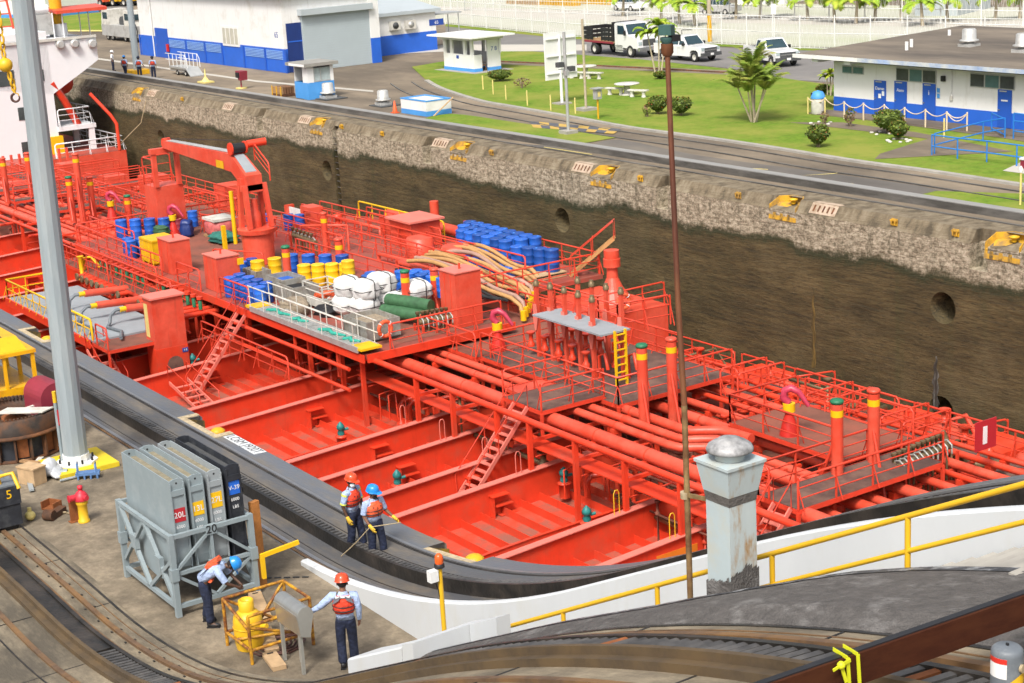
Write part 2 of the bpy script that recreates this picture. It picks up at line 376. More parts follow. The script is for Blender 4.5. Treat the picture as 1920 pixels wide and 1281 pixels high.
mat('cab_yellow', (0.85, 0.43, 0.008), 0.42, var=0.08, scale=2, col2=(0.6, 0.24, 0.015), amt=0.18, scale2=2.2)
mat('box_dark', (0.022, 0.025, 0.033), 0.6, var=0.35, scale=4, col2=(0.06, 0.065, 0.07), amt=0.25, scale2=3)
mat('hydrant_red', (0.6, 0.03, 0.05), 0.45, var=0.15, scale=6)
mat('plastic_sheet', (0.6, 0.62, 0.65), 0.3, var=0.2, scale=6)
mat('hook_brown', (0.1, 0.045, 0.035), 0.5, metal=0.3, var=0.3, scale=6)
mat('rope', (0.42, 0.33, 0.2), 0.9, var=0.25, scale=20)
mat('glove', (0.72, 0.45, 0.04), 0.8, var=0.15, scale=12)
mat('mask_white', (0.75, 0.8, 0.82), 0.7, var=0.04)
mat('beard', (0.015, 0.011, 0.01), 0.9, var=0.2)
mat('reflect', (0.7, 0.74, 0.12), 0.5, var=0.05)
mat('rust_bright', (0.26, 0.085, 0.025), 0.8, var=0.3, scale=6)
mat('rack_side_rust', (0.085, 0.06, 0.035), 0.7, var=0.35, scale=3, col2=(0.13, 0.085, 0.04), amt=0.4, scale2=1.0)
mat('rack_bed_light', (0.16, 0.14, 0.105), 0.9, var=0.3, scale=4)
mat('niche_lining', (0.32, 0.2, 0.02), 0.7, var=0.35, scale=3, col2=(0.075, 0.06, 0.03), amt=0.5, scale2=2.2)
mat('tar_band', (0.12, 0.11, 0.1), 0.8, var=0.3, scale=12, bump=0.4, bscale=30)
mat('base_yellow', (0.75, 0.55, 0.02), 0.6, var=0.1, scale=4)
mat('drum_dark', (0.045, 0.034, 0.028), 0.7, metal=0.1, var=0.4, scale=4, col2=(0.13, 0.055, 0.022), amt=0.4, scale2=1.8)
mat('cab_pane', (0.6, 0.4, 0.16), 0.4, var=0.2, scale=2)
mat('jig_blue', (0.1, 0.2, 0.4), 0.5, var=0.2, scale=5); mat('orange_timber', (0.5, 0.2, 0.05), 0.8, var=0.3, scale=5)
mat('beacon', (0.75, 0.12, 0.02), 0.25, var=0.08, scale=6)
mat('ship_red', (0.76, 0.056, 0.021), 0.38, var=0.09, scale=1.5, col2=(0.6, 0.085, 0.045), amt=0.25, scale2=0.6, streak=((0.36, 0.03, 0.02), 0.5))
mat('deck_bay', (0.66, 0.066, 0.03), 0.45, var=0.12, scale=1.5, col2=(0.3, 0.12, 0.085), amt=0.38, scale2=0.55, bump=0.1, bscale=6)
mat('ship_faded', (0.72, 0.1, 0.056), 0.42, var=0.12, scale=2.2, col2=(0.68, 0.06, 0.026), amt=0.35, scale2=0.7, streak=((0.33, 0.06, 0.035), 0.6))
mat('ship_rail', (0.68, 0.06, 0.028), 0.4, var=0.08, scale=2)
mat('ship_edge', (0.76, 0.2, 0.15), 0.45, var=0.08, scale=1.5)  # paler red: weathering plus sky light on top faces, mixed into the colour
mat('deck_brown', (0.19, 0.075, 0.05), 0.8, var=0.25, scale=0.9, col2=(0.3, 0.09, 0.055), amt=0.4, scale2=0.4)
mat('deck_red', (0.42, 0.07, 0.045), 0.6, var=0.2, scale=0.8, col2=(0.25, 0.085, 0.06), amt=0.4, scale2=0.35)
mat('grating', (0.11, 0.06, 0.048), 0.8, var=0.3, scale=3, col2=(0.2, 0.11, 0.08), amt=0.35, scale2=1.0)
mat('house_white', (0.84, 0.85, 0.86), 0.45, var=0.02, scale=1)
mat('drum_blue', (0.016, 0.11, 0.5), 0.42, var=0.2, scale=4, rnd=0.35, streak=((0.1, 0.2, 0.4), 0.6))
mat('drum_lid', (0.05, 0.22, 0.6), 0.45, var=0.25, scale=6, rnd=0.5)
mat('drum_yellow', (0.85, 0.5, 0.012), 0.42, var=0.1, scale=3, rnd=0.15, streak=((0.5, 0.25, 0.03), 0.5))
mat('bin_grey', (0.3, 0.29, 0.26), 0.7, var=0.2, scale=3, col2=(0.2, 0.16, 0.12), amt=0.3, scale2=2)
mat('bag_white', (0.72, 0.72, 0.7), 0.6, var=0.1, scale=3)
mat('net_green', (0.025, 0.16, 0.13), 0.8, var=0.3, scale=5)
mat('roll_green', (0.045, 0.13, 0.055), 0.6, var=0.3, scale=4)
mat('gang_alu', (0.42, 0.42, 0.4), 0.45, metal=0.3, var=0.15, scale=3)
mat('hose_tan', (0.5, 0.27, 0.1), 0.6, var=0.15, scale=2)
mat('hose_pink', (0.42, 0.25, 0.19), 0.6, var=0.15, scale=2)
mat('bronze', (0.22, 0.16, 0.085), 0.45, metal=0.4, var=0.3, scale=4)
mat('magenta', (0.5, 0.045, 0.09), 0.4, var=0.1, scale=3)
mat('cap_green', (0.02, 0.17, 0.08), 0.5, var=0.15, scale=3)
mat('valve_teal', (0.02, 0.19, 0.18), 0.5, var=0.3, scale=6)
mat('rope_net', (0.3, 0.24, 0.17), 0.9, var=0.4, scale=8)
mat('plate_grey', (0.3, 0.33, 0.35), 0.6, var=0.1, scale=2)
mat('cushion_pink', (0.6, 0.14, 0.13), 0.5, var=0.35, scale=3)
mat('sign_orange', (0.75, 0.22, 0.02), 0.5, var=0.1)
mat('net_strip', (0.04, 0.4, 0.3), 0.7, var=0.2, scale=6)
# ================================================================ materials of the place

def lock_wall_mat():
    m = bpy.data.materials.new('lock_wall'); m.use_nodes = True
    nt = m.node_tree; N, L = nt.nodes, nt.links; N.clear()
    out = N.new('ShaderNodeOutputMaterial'); b = N.new('ShaderNodeBsdfPrincipled'); L.new(b.outputs[0], out.inputs[0])
    b.inputs['Roughness'].default_value = 0.75
    g = N.new('ShaderNodeNewGeometry'); sx = N.new('ShaderNodeSeparateXYZ'); L.new(g.outputs['Position'], sx.inputs[0])
    def noise(sc, st, det=8, ro=0.65):
        mp = N.new('ShaderNodeMapping'); mp.inputs['Scale'].default_value = st; L.new(g.outputs['Position'], mp.inputs[0])
        n = N.new('ShaderNodeTexNoise'); n.inputs['Scale'].default_value = sc; n.inputs['Detail'].default_value = det; n.inputs['Roughness'].default_value = ro
        L.new(mp.outputs[0], n.inputs[0]); return n.outputs[0]
    def ramp(src, *els):
        r = N.new('ShaderNodeValToRGB'); L.new(src, r.inputs[0])
        e = r.color_ramp.elements
        while len(e) < len(els): e.new(0.5)
        for i, (p, c) in enumerate(els): e[i].position = p; e[i].color = V3(c) if isinstance(c, tuple) else (c, c, c, 1)
        return r.outputs[0]
    def mix(f, a, c):
        x = N.new('ShaderNodeMixRGB'); L.new(f, x.inputs[0]); L.new(a, x.inputs[1])
        if isinstance(c, tuple): x.inputs[2].default_value = V3(c)
        else: L.new(c, x.inputs[2])
        return x.outputs[0]
    def math_(op, a, bb):
        x = N.new('ShaderNodeMath'); x.operation = op
        for i, v in enumerate((a, bb)):
            if isinstance(v, (int, float)): x.inputs[i].default_value = v
            else: L.new(v, x.inputs[i])
        return x.outputs[0]
    base = ramp(noise(0.9, (0.35, 1, 1.6)), (0.3, (0.04, 0.029, 0.009)), (0.5, (0.088, 0.063, 0.022)), (0.7, (0.14, 0.1, 0.04)))
    base = mix(ramp(noise(5.0, (0.3, 1, 2.0), 15, 0.85), (0.49, 0.0), (0.57, 0.8)), base, (0.02, 0.016, 0.006))
    base = mix(ramp(noise(4.0, (0.5, 1, 1.7), 15, 0.9), (0.56, 0.0), (0.63, 0.75)), base, (0.2, 0.15, 0.08))
    base = mix(ramp(noise(1.7, (0.25, 1, 2.8), 12, 0.8), (0.63, 0.0), (0.75, 0.8)), base, (0.21, 0.165, 0.1))
    base = mix(ramp(noise(0.7, (0.5, 1, 2.5), 12, 0.85), (0.68, 0.0), (0.74, 0.6)), base, (0.28, 0.1, 0.06))
    base = mix(ramp(noise(0.55, (2.2, 1, 0.18), 6, 0.6), (0.56, 0.0), (0.75, 0.6)), base, (0.05, 0.052, 0.014))
    pale = ramp(noise(4.2, (1, 1, 1.5), 15, 0.88), (0.4, (0.06, 0.05, 0.03)), (0.49, (0.3, 0.25, 0.17)), (0.57, (0.6, 0.52, 0.39)))
    base = mix(ramp(noise(0.9, (0.13, 1, 3.5), 12, 0.8), (0.54, 0.0), (0.62, 0.75)), base, (0.032, 0.026, 0.012))
    base = mix(ramp(noise(0.33, (0.9, 1, 0.8), 9, 0.7), (0.5, 0.0), (0.7, 0.55)), base, (0.15, 0.115, 0.055))
    pale = mix(ramp(noise(1.6, (3.0, 1, 0.35), 6), (0.55, 0.0), (0.72, 0.75)), pale, (0.085, 0.075, 0.045))
    edge = math_('ADD', sx.outputs[2], math_('ADD', math_('MULTIPLY', noise(0.35, (1, 1, 1), 6, 0.6), 1.9), math_('MULTIPLY', noise(2.6, (1, 1, 1.2), 14, 0.85), 1.5)))
    fz = ramp(math_('ADD', math_('MULTIPLY', edge, 0.5), 0.5), (0.34, 0.0), (0.52, 1.0))
    col = mix(fz, base, pale)
    moss = ramp(math_('ADD', math_('MULTIPLY', edge, 0.5), 0.5), (0.16, 0.0), (0.33, 0.9), (0.48, 0.0))
    col = mix(moss, col, (0.022, 0.03, 0.009))
    cop = ramp(noise(1.3, (1.5, 1, 0.5), 8), (0.36, (0.085, 0.066, 0.04)), (0.5, (0.19, 0.148, 0.092)), (0.66, (0.28, 0.235, 0.16)))
    cz = ramp(math_('ADD', math_('MULTIPLY', math_('ADD', sx.outputs[2], math_('MULTIPLY', noise(2, (1, 1, 1)), 0.2)), 0.5), 0.5), (0.29, 0.0), (0.3, 1.0))
    col = mix(cz, col, cop)
    L.new(col, b.inputs['Base Color'])
    bp = N.new('ShaderNodeBump'); bp.inputs['Strength'].default_value = 0.8; bp.inputs['Distance'].default_value = 0.1
    L.new(noise(3.0, (0.35, 1, 2.0), 12, 0.75), bp.inputs['Height']); L.new(bp.outputs[0], b.inputs['Normal'])
    MATS['lock_wall'] = m
lock_wall_mat()

import bmesh
def boolean(o, cutter):
    for q in (o, cutter):
        b = bmesh.new(); b.from_mesh(q.data); bmesh.ops.remove_doubles(b, verts=b.verts, dist=1e-5); bmesh.ops.recalc_face_normals(b, faces=b.faces); b.to_mesh(q.data); b.free()
    bpy.context.view_layer.update()
    md = o.modifiers.new('cut', 'BOOLEAN'); md.operation = 'DIFFERENCE'; md.object = cutter; md.solver = 'EXACT'; md.use_self = True
    dg = bpy.context.evaluated_depsgraph_get(); me = bpy.data.meshes.new_from_object(o.evaluated_get(dg))
    o.modifiers.clear(); o.data = me; bpy.data.objects.remove(cutter)

def sheet(name, pts, z, m, kind='structure', thick=None):
    mb = MB()
    P = [Vector((p[0], p[1], z)) for p in pts]
    if thick: mb.prism([p - Vector((0, 0, thick)) for p in P], (0, 0, thick))
    else: mb.poly(P)
    o = mb.build(name, m); o['kind'] = kind; return o
def gz(*px): return [Zp(x, y, 0) for x, y in px]

# ================================================================ far bank ground
YF = 50.4
sheet('ground', [(-900, YF+0.8), (500, YF+0.8), (500, 900), (-900, 900)], -0.012, 'concrete_far')
sheet('water', [(-900, 17), (500, 17), (500, 52), (-900, 52)], -12.5, 'water')
def smooth_curve(pts, n=6):
    out = []
    for i in range(len(pts)-1):
        p0, p1, p2, p3 = [Vector(pts[max(0, min(len(pts)-1, i+k))]) for k in (-1, 0, 1, 2)]
        for j in range(n):
            t = j/n
            out.append(0.5*((2*p1) + (p2-p0)*t + (2*p0-5*p1+4*p2-p3)*t*t + (3*p1-p0-3*p2+p3)*t**3))
    out.append(Vector(pts[-1])); return out
kerb_px = [(800, 152), (830, 168), (900, 190), (960, 201), (1085, 223), (1185, 241), (1310, 258), (1440, 277), (1600, 303), (1740, 322), (1920, 349), (2200, 390)]
kerb = smooth_curve(gz(*kerb_px))
lawn_top = gz((2200, 118), (1560, 160), (1500, 152), (1365, 130), (1200, 112), (1000, 97), (940, 97), (900, 112), (830, 116), (772, 126))
sheet('lawn', kerb[:-1] + lawn_top, 0.03, 'lawn')
sheet('lawn', smooth_curve(gz((785, 226), (845, 214), (960, 229), (1070, 246), (1160, 258)), 4) + gz((1085, 271), (930, 251)), 0.02, 'lawn')
sheet('lawn', gz((1705, 371), (1755, 359), (1990, 366), (2200, 420), (2050, 425), (1920, 404)), 0.02, 'lawn')
sheet('asphalt', smooth_curve(gz((930, 268), (1085, 274), (1160, 262), (1300, 290), (1500, 318), (1700, 345), (1760, 357)), 3) + gz((1700, 371), (1920, 405), (2300, 470), (1600, 358), (1250, 299)), 0.006, 'asphalt_far')
# the road past the far lawn, its verge and the strip of old rail across the grass
sheet('road', gz((835, 50), (1100, 74), (1400, 92), (1640, 96), (2300, 110), (2300, 150), (1640, 160), (1480, 150), (1365, 128), (1200, 112), (1000, 97), (940, 97), (838, 96)), 0.012, 'road_grey')
sheet('road', gz((940, 97), (836, 97), (700, 104), (836, 84), (1100, 84), (1100, 95)), 0.018, 'pale_road')
sheet('verge', gz((835, 44), (1060, 66), (1500, 90), (2300, 108), (2300, 113), (1500, 95), (1060, 73), (835, 50)), 0.025, 'lawn')
sheet('field', gz((600, -6), (2300, 20), (2300, 104), (1500, 88), (1060, 65), (835, 43), (560, 20)), 0.01, 'pale_field')
sheet('road', gz((700, 8), (1200, 24), (2300, 46), (2300, 62), (1200, 40), (700, 24)), 0.02, 'pale_road')
MB().path([p + Vector((0, 0, 0.05)) for p in smooth_curve(gz((930, 117), (1100, 124), (1365, 138)), 4)], 0.09, 6).build('disused_rail', 'rust')
o = bpy.data.objects['disused_rail']; tag(o, 'rusty rail half sunk across the far lawn behind the picnic tables', 'rail')
sheet('rail_bed', gz((930, 114), (1365, 133), (1365, 141), (930, 121)), 0.036, 'concrete_far')
# kerb of the lawn, a low concrete edging
kb = MB()
for i in range(len(kerb)-1):
    a, b = kerb[i], kerb[i+1]; kb.bar(a + Vector((0, 0, 0.03)), b + Vector((0, 0, 0.03)), 0.34, 0.14)
o = kb.build('kerb', 'kerb'); tag(o, kind='structure')
# left background: grass and road behind the ship's bridge
sheet('lawn', gz((-60, 32), (90, 28), (250, 22), (250, 54), (215, 58), (130, 58), (-60, 66)), 0.02, 'lawn')
sheet('road', gz((-60, 22), (95, 22), (250, 9), (250, 20), (90, 27), (-60, 32)), 0.015, 'road_grey')
sheet('kerb', gz((128, 57), (216, 58), (216, 60), (128, 60)), 0.06, 'yellow_pale')
sheet('walk', gz((170, 107), (480, 151), (700, 170), (700, 173), (480, 154), (170, 110)), 0.01, 'pale_road')

# far tow track : two rails and the rack between them
def straight_bar(name, y0, y1, z0, z1, m, label, cat, x0=-330, x1=60):
    o = MB().bx((x0, y0, z0), (x1, y1, z1)).build(name, m); return tag(o, label, cat)
r = empty('tow_track', (-100, 53.2, 0), 'dark steel tow track running along the far lock edge', 'track')
def sub(mb, name, m, parent, label=None):    # child given in world coordinates under an un-rotated parent
    o = mb.build(name, m, parent); o.location = -Vector(parent.location)
    if label: o['label'] = label
    return o
sub(MB().bx((-330, 53.15, -0.02), (60, 53.75, 0.3)), 'rack', 'rail_steel', r)
sub(MB().bx((-330, 53.2, 0.301), (60, 53.72, 0.33)), 'rack_cover', 'rail_top', r)
sub(MB().bx((-330, 52.3, -0.02), (60, 52.4, 0.05)), 'rail', 'rail_steel', r)
sub(MB().bx((-330, 54.5, -0.02), (60, 54.6, 0.05)), 'rail', 'rail_steel', r)
for i, (off, lab) in enumerate(((1.15, 'inner'), (2.75, 'outer'))):
    pts = []
    for k in range(len(kerb)):
        d = (kerb[min(k+1, len(kerb)-1)] - kerb[max(k-1, 0)]).normalized(); nrm = Vector((d.y, -d.x, 0)); pts.append(kerb[k] + nrm*off + Vector((0, 0, 0.02)))
    mb = MB()
    for a, b in zip(pts, pts[1:]): mb.bar(a, b, 0.09, 0.06)
    tag(mb.build('return_rail', 'rail_steel'), 'dark %s rail of the curved return track beside the lawn kerb' % ('thin' if i else 'outer'), 'rail')
# painted speed bump
a, b, c, d = gz((992, 228), (1165, 243), (1150, 252), (1000, 240))
sb = MB(); n = 9
for i in range(n):
    for j in range(2):
        t0, t1 = i/n, (i+1)/n
        def q(t, s):
            A = a + (b-a)*t; B = d + (c-d)*t; p = A + (B-A)*s; p.z = 0.03; return p
        sb.poly([q(t0, j/2), q(t1, j/2), q(t1, (j+1)/2), q(t0, (j+1)/2)], 'mark_yellow' if (i+j) % 2 else 'mark_grey')
o = sb.build('speed_bump_marking'); tag(o, kind='structure')
for px in [((1335, 312), (1440, 318), (1440, 319), (1335, 313)), ((1520, 336), (1600, 345), (1600, 346), (1520, 337)), ((1500, 330), (1560, 326), (1580, 324), (1560, 327)), ((1020, 276), (1110, 290), (1110, 291), (1020, 277)), ((1240, 297), (1310, 306), (1310, 307), (1240, 298))]:
    sheet('road_marking', gz(*px), 0.02, 'yellow_pale')

# ================================================================ far lock wall
def far_wall():
    root = empty('lock_wall', (-90, YF, 0), 'tall algae-stained concrete lock wall behind the red ship, with pale band under its coping', 'lock wall')
    mb = MB()
    # section : face, chamfered coping, top
    sec = [(0, -13.5), (0, -0.5), (0.12, -0.42), (0.42, 0.0), (2.2, 0.0), (2.2, -13.5)]
    mb.sweep([(-330, 0), (80, 0)], sec)
    w = mb.build('wall_face', 'lock_wall', root); w.location = Vector((0, YF, 0)) - root.location
    bpy.context.view_layer.update()
    cut = MB()
    def hole(x, z, r, dep=1.2):
        T = Matrix.Translation((x, YF+dep, z)) @ Matrix.Rotation(R_(90), 4, 'X')
        cut.lathe([(r, 0), (r, dep+0.6)], n=20, mx=T)
    for px, py in ((302, 260), (613, 320), (1054, 413), (1768, 578)):
        p = Yp(px, py, YF); hole(p.x, p.z, 0.66)
    p = Yp(1765, 772, YF); hole(p.x, p.z, 0.66)
    p = Yp(625, 238, YF); cut.bx((p.x-0.3, YF-0.4, -12), (p.x+0.3, YF+0.5, -0.25))
    for px, py in ((485, 212), (798, 268), (1240, 346), (1835, 452), (60, 150)):
        p = Yp(px, py, YF); cut.bx((p.x-0.45, YF-0.4, -1.5), (p.x+0.45, YF+0.75, 0.3))
    for px, py in NICHE:
        p = Zp(px, py, 0); x = p.x
        cut.prism([(x-0.85, YF-0.5, -0.62), (x+0.85, YF-0.5, -0.62), (x+0.75, YF+0.55, -0.3), (x+0.3, YF+1.05, -0.3), (x-0.3, YF+1.05, -0.3), (x-0.75, YF+0.55, -0.3)], (0, 0, 1))
    c = cut.build('cutter'); bpy.context.view_layer.update()
    boolean(w, c)
    w.data.materials.clear(); w.data.materials.append(MATS['lock_wall'])
    for p in w.data.polygons: p.material_index = 0
    # ladder rungs in the recess
    p = Yp(625, 238, YF); lb = MB()
    for k in range(26): lb.tube((p.x-0.3, YF+0.12, -1-0.4*k), (p.x+0.3, YF+0.12, -1-0.4*k), 0.03, 5)
    sub(lb, 'ladder', 'rail_steel', root)
    # seepage streaks have their own shape : thin mineral crusts on the face
    for px, y0, y1, wd, m in ((1525, 540, 690, 0.22, 'crust'), (1755, 668, 770, 0.3, 'crust_dark')):
        a = Yp(px, y0, YF); b = Yp(px, y1, YF); s = MB(); n = 14; L = []; Rr = []
        for i in range(n+1):
            t = i/n; z = a.z + (b.z-a.z)*t; wv = wd*(0.15+0.85*min(1, t*2.2))*(0.8+0.4*random.random())*0.5; x = a.x + 0.05*math.sin(i*1.7)
            L.append((x-wv, YF-0.012, z)); Rr.append((x+wv, YF-0.012, z))
        s.prism(L + Rr[::-1], (0, 0.02, 0)); sub(s, 'mineral_crust', m, root)
    return root
NICHE = ((268, 165), (608, 222), (876, 267), (1140, 313), (1480, 371), (1897, 440))
far_wall()
def plate_on_coping(px, py, w, lab, pink=True):
    p = Zp(px, py, 0); x = p.x
    mb = MB(); y0, z0, y1, z1 = YF+0.1, -0.42, YF+0.40, -0.01
    n = Vector((0, -(z1-z0), (y1-y0))).normalized()*0.012
    A = [Vector((x-w/2, y0, z0)), Vector((x+w/2, y0, z0)), Vector((x+w/2, y1, z1)), Vector((x-w/2, y1, z1))]
    mb.prism([a + n*0.3 for a in A], n)
    mb.bx((x-w/2, YF+0.43, 0.002), (x+w/2, YF+0.72, 0.012))
    o = mb.build('painted_plate', 'plate_pink' if pink else 'plate_white'); tag(o, lab, 'plate', 'faded plates on the far coping')
    g = MB()
    for k in range(5):
        xx = x - w*0.36 + k*w*0.18
        q = lambda t, s: Vector((xx + s, y0+(y1-y0)*t, z0+(z1-z0)*t)) + n*1.4
        g.prism([q(0.2, -0.05), q(0.2, 0.05), q(0.8, 0.05), q(0.8, -0.05)], n*0.3)
    g.build('faded_lettering', 'rust', o)
for px, py, lab in ((287, 170, 'faded plate right beside the first yellow niche near the ladder end of the wall'), (417, 196, 'small faded plate alone on the coping below the yellow stand'), (578, 218, 'faded plate beside the yellow niche above the wall ladder'),
                    (826, 262, 'pinkish plate beside the yellow niche below the white planter box'), (1087, 308, 'faded lettered plate beside the niche left of the tall rusty mast'), (1545, 384, 'faded striped plate beside the yellow and black niche')):
    plate_on_coping(px, py, 1.55, lab)
# yellow bollard niches, a kind repeated along the coping
def niche():
    root = empty('bollard_niche', (0, YF, 0), 'x', 'bollard niche', 'yellow bollard niches along the far coping')
    b = MB(); e = 0.004
    b.prism([(-0.845, 0.0, -0.62+e), (0.845, 0.0, -0.62+e), (0.745, 0.55, -0.3+e), (0.3, 1.04, -0.3+e), (-0.3, 1.04, -0.3+e), (-0.745, 0.55, -0.3+e)], (0, 0, 0.02))
    for s in (-1, 1):
        b.prism([(s*0.84, 0.0, -0.6), (s*0.745, 0.54, -0.28), (s*0.71, 0.54, -0.28), (s*0.8, 0.0, -0.6)], (0, 0, 0.285))
        b.prism([(s*0.745, 0.55, -0.28), (s*0.3, 1.04, -0.28), (s*0.28, 1.0, -0.28), (s*0.72, 0.52, -0.28)], (0, 0, 0.285))
    b.prism([(-0.3, 1.04, -0.28), (0.3, 1.04, -0.28), (0.3, 1.0, -0.28), (-0.3, 1.0, -0.28)], (0, 0, 0.285))
    b.prism([(-0.86, -0.03, -0.95), (0.86, -0.03, -0.95), (0.86, 0.02, -0.62), (-0.86, 0.02, -0.62)], (0, 0.02, 0))
    b.build('lining', 'niche_yellow', root)
    c = MB().lathe([(0.1, 0), (0.1, 0.14), (0.2, 0.16), (0.2, 0.22), (0.02, 0.26)], (0.05, 0.62, -0.29), 14)
    c.build('bollard', 'yellow', root)
    s = MB()
    for k in range(3): s.prism([(-0.6+k*0.45, -0.046, -0.93), (-0.42+k*0.45, -0.046, -0.93), (-0.42+k*0.45, 0.0, -0.64), (-0.6+k*0.45, 0.0, -0.64)], (0, 0.012, 0))
    s.build('worn_stripe', 'worn_black', root)
    return root
nlab = ['yellow bollard niche at the far wall end above the mooring rope', 'yellow bollard niche directly above the ladder recess in the wall', 'yellow bollard niche below the white and blue planter box',
        'yellow bollard niche just left of the tall rusty mast', 'yellow and black worn bollard niche between mast and right building', 'yellow bollard niche at the picture edge beside the dark notch']
n0 = niche()
for i, (px, py) in enumerate(NICHE):
    x = Zp(px, py, 0).x
    o = n0 if i == 0 else copy_tree(n0)
    o.location = (x, YF, 0); o['label'] = nlab[i]
def bracket():
    b = MB().box((0, 0.17, -0.2), (0.3, 0.05, 0.3)); b.box((0, 0.13, -0.12), (0.34, 0.12, 0.06)); b.tube((-0.1, 0.08, -0.12), (-0.1, 0.08, -0.3), 0.03); b.tube((0.1, 0.08, -0.12), (0.1, 0.08, -0.3), 0.03)
    return b.build('coping_bracket', 'niche_yellow')
b0 = None
for i, (px, py) in enumerate(((348, 180), (652, 230), (727, 243), (930, 278), (1206, 326), (1390, 357), (1690, 405), (1790, 428))):
    o = b0.copy() if b0 else bracket()
    if b0: COL.objects.link(o)
    b0 = b0 or o
    o.location = (Zp(px, py, 0).x, YF-0.02, 0)
    tag(o, 'small yellow rope bracket on the coping, %s along the far wall from the ship bridge' % ('first second third fourth fifth sixth seventh eighth'.split()[i]), 'bracket', 'yellow brackets on the far coping')

# ================================================================ far buildings
def louvre(mb, x0, x1, y, z0, z1, n=6, m=None):
    for k in range(n):
        z = z0 + (z1-z0)*(k+0.5)/n; mb.box(((x0+x1)/2, y, z), (x1-x0, 0.05, (z1-z0)/n*0.42), 0, m)
def workshop():
    x0, x1, yf = -157.6, -126.8, 63.0; xr = -128.6
    root = empty('workshop_building', ((x0+x1)/2, yf, 0), 'long white workshop with blue lower walls, louvres and large grey roller door', 'building')
    h = 6.2
    sub(MB().bx((x0, yf, 1.95), (x1, yf+9.0, h)), 'wall', 'white_paint', root)
    sub(MB().bx((x0-0.005, yf-0.02, 0), (x1+0.004, yf+8.99, 1.95)), 'blue_base', 'blue_paint', root)
    sub(MB().bx((x0-0.5, yf-0.6, h), (x1+0.5, yf+9.3, h+0.2)), 'roof', 'roof_sheet', root)
    # blue panels between pilasters with louvres
    px = [265, 317, 350, 386, 419, 459, 498]
    xs = [Zp(p, 104+(p-260)*0.117, 0).x for p in px]
    for i, (a, b) in enumerate(((318, 349), (351, 384), (386, 416), (459, 496), (498, 531))):
        A, B = Yp(a, 90, yf).x, Yp(b, 90, yf).x
        l = MB(); louvre(l, A+0.15, B-0.15, yf-0.04, 1.05, 1.8, 6); sub(l, 'louvre', 'louvre_pale', root)
    for p in (265, 317, 350, 385, 417, 457, 497, 535):
        X = Yp(p, 90, yf).x
        sub(MB().bx((X-0.12, yf-0.09, 0), (X+0.12, yf-0.021, 1.95)), 'pilaster', 'blue_door', root)
    A, B = Yp(290, 50, yf).x, Yp(313, 50, yf).x
    d = sub(MB().bx((A, yf-0.06, 0), (B, yf-0.021, 2.75)), 'door', 'blue_door', root)
    MB().bx((A+0.2, yf-0.12, 1.1), (A+0.3, yf-0.061, 1.2)).build('handle', 'chrome', d)
    A, B = Yp(418, 70, yf).x, Yp(449, 70, yf).x
    w = sub(MB().bx((A, yf-0.08, 1.75), (B, yf-0.021, 3.5)), 'window', 'white_paint', root)
    MB().bx((A+0.2, yf-0.1, 1.95), (B-0.2, yf-0.081, 3.3)).build('pane', 'glass_pale', w)
    m = MB()
    for k in range(1, 4): m.bx((A+(B-A)*k/4-0.04, yf-0.12, 1.95), (A+(B-A)*k/4+0.04, yf-0.101, 3.3))
    m.build('mullion', 'white_paint', w)
    sub(MB().tube((Yp(288, 50, yf).x-0.2, yf-0.1, 0), (Yp(288, 50, yf).x-0.2, yf-0.1, h), 0.06, 6), 'downpipe', 'white_paint', root)
    # door bay and roller door on the gable side
    p0, p1 = Zp(572, 127, 0), Zp(697, 118, 0)
    sub(MB().bx((x1-2.4, yf+0.0, 0), (x1+0.02, yf+0.02, 0.01)), 'threshold', 'kerb', root)
    # dark blue double door : real recess is shallow, framed
    yd0, yd1 = Xp(540, 100, x1).y, Xp(571, 100, x1).y
    d = sub(MB().bx((x1+0.005, yd0, 0), (x1+0.05, yd1, 4.0)), 'side_door', 'blue_dark', root)
    MB().bx((x1+0.051, yd0+0.1, 2.45), (x1+0.07, yd1-0.1, 2.55)).build('rail', 'blue_paint', d)
    yr0, yr1 = Xp(571, 100, x1+0.25).y, Xp(697, 100, x1+0.25).y
    sub(MB().bx((x1+0.006, yr0, 0.0), (x1+0.25, yr1, 4.55)), 'roller_door', 'shutter', root)
    l = MB()
    for k in range(22): l.bx((x1+0.25, yr0+0.05, 0.1+k*0.2), (x1+0.262, yr1-0.05, 0.12+k*0.2))
    sub(l, 'shutter_rib', 'roof_sheet', root)
    sub(MB().bx((x1+0.006, yr0-0.25, 4.55), (x1+0.7, yr1+0.2, 5.05)), 'shutter_housing', 'roof_sheet', root)
    sub(MB().bx((x1+0.006, yr1, 2.1), (x1+0.35, yr1+0.9, 5.3)), 'door_jamb', 'white_paint', root)
    sub(MB().bx((x1+0.006, yr1+0.001, 0), (x1+0.36, yr1+0.9, 2.09)), 'door_jamb', 'blue_paint', root)
    for k, (px, py) in enumerate(((518, 66),)):
        p = Yp(px, py, yf)
        text('65', 0.7, 'number', 'sign_blue', root, face_mx((p.x - root.location.x, -0.01, p.z), (1, 0, 0), (0, 0, 1)))
    fx = MB().box((0, 0, 1.0), (0.22, 0.2, 0.7)); fe = fx.build('extinguisher', 'light_red', root); fe.location = (Yp(318, 90, yf).x-root.location.x, -0.2, 0)
    return root
workshop()
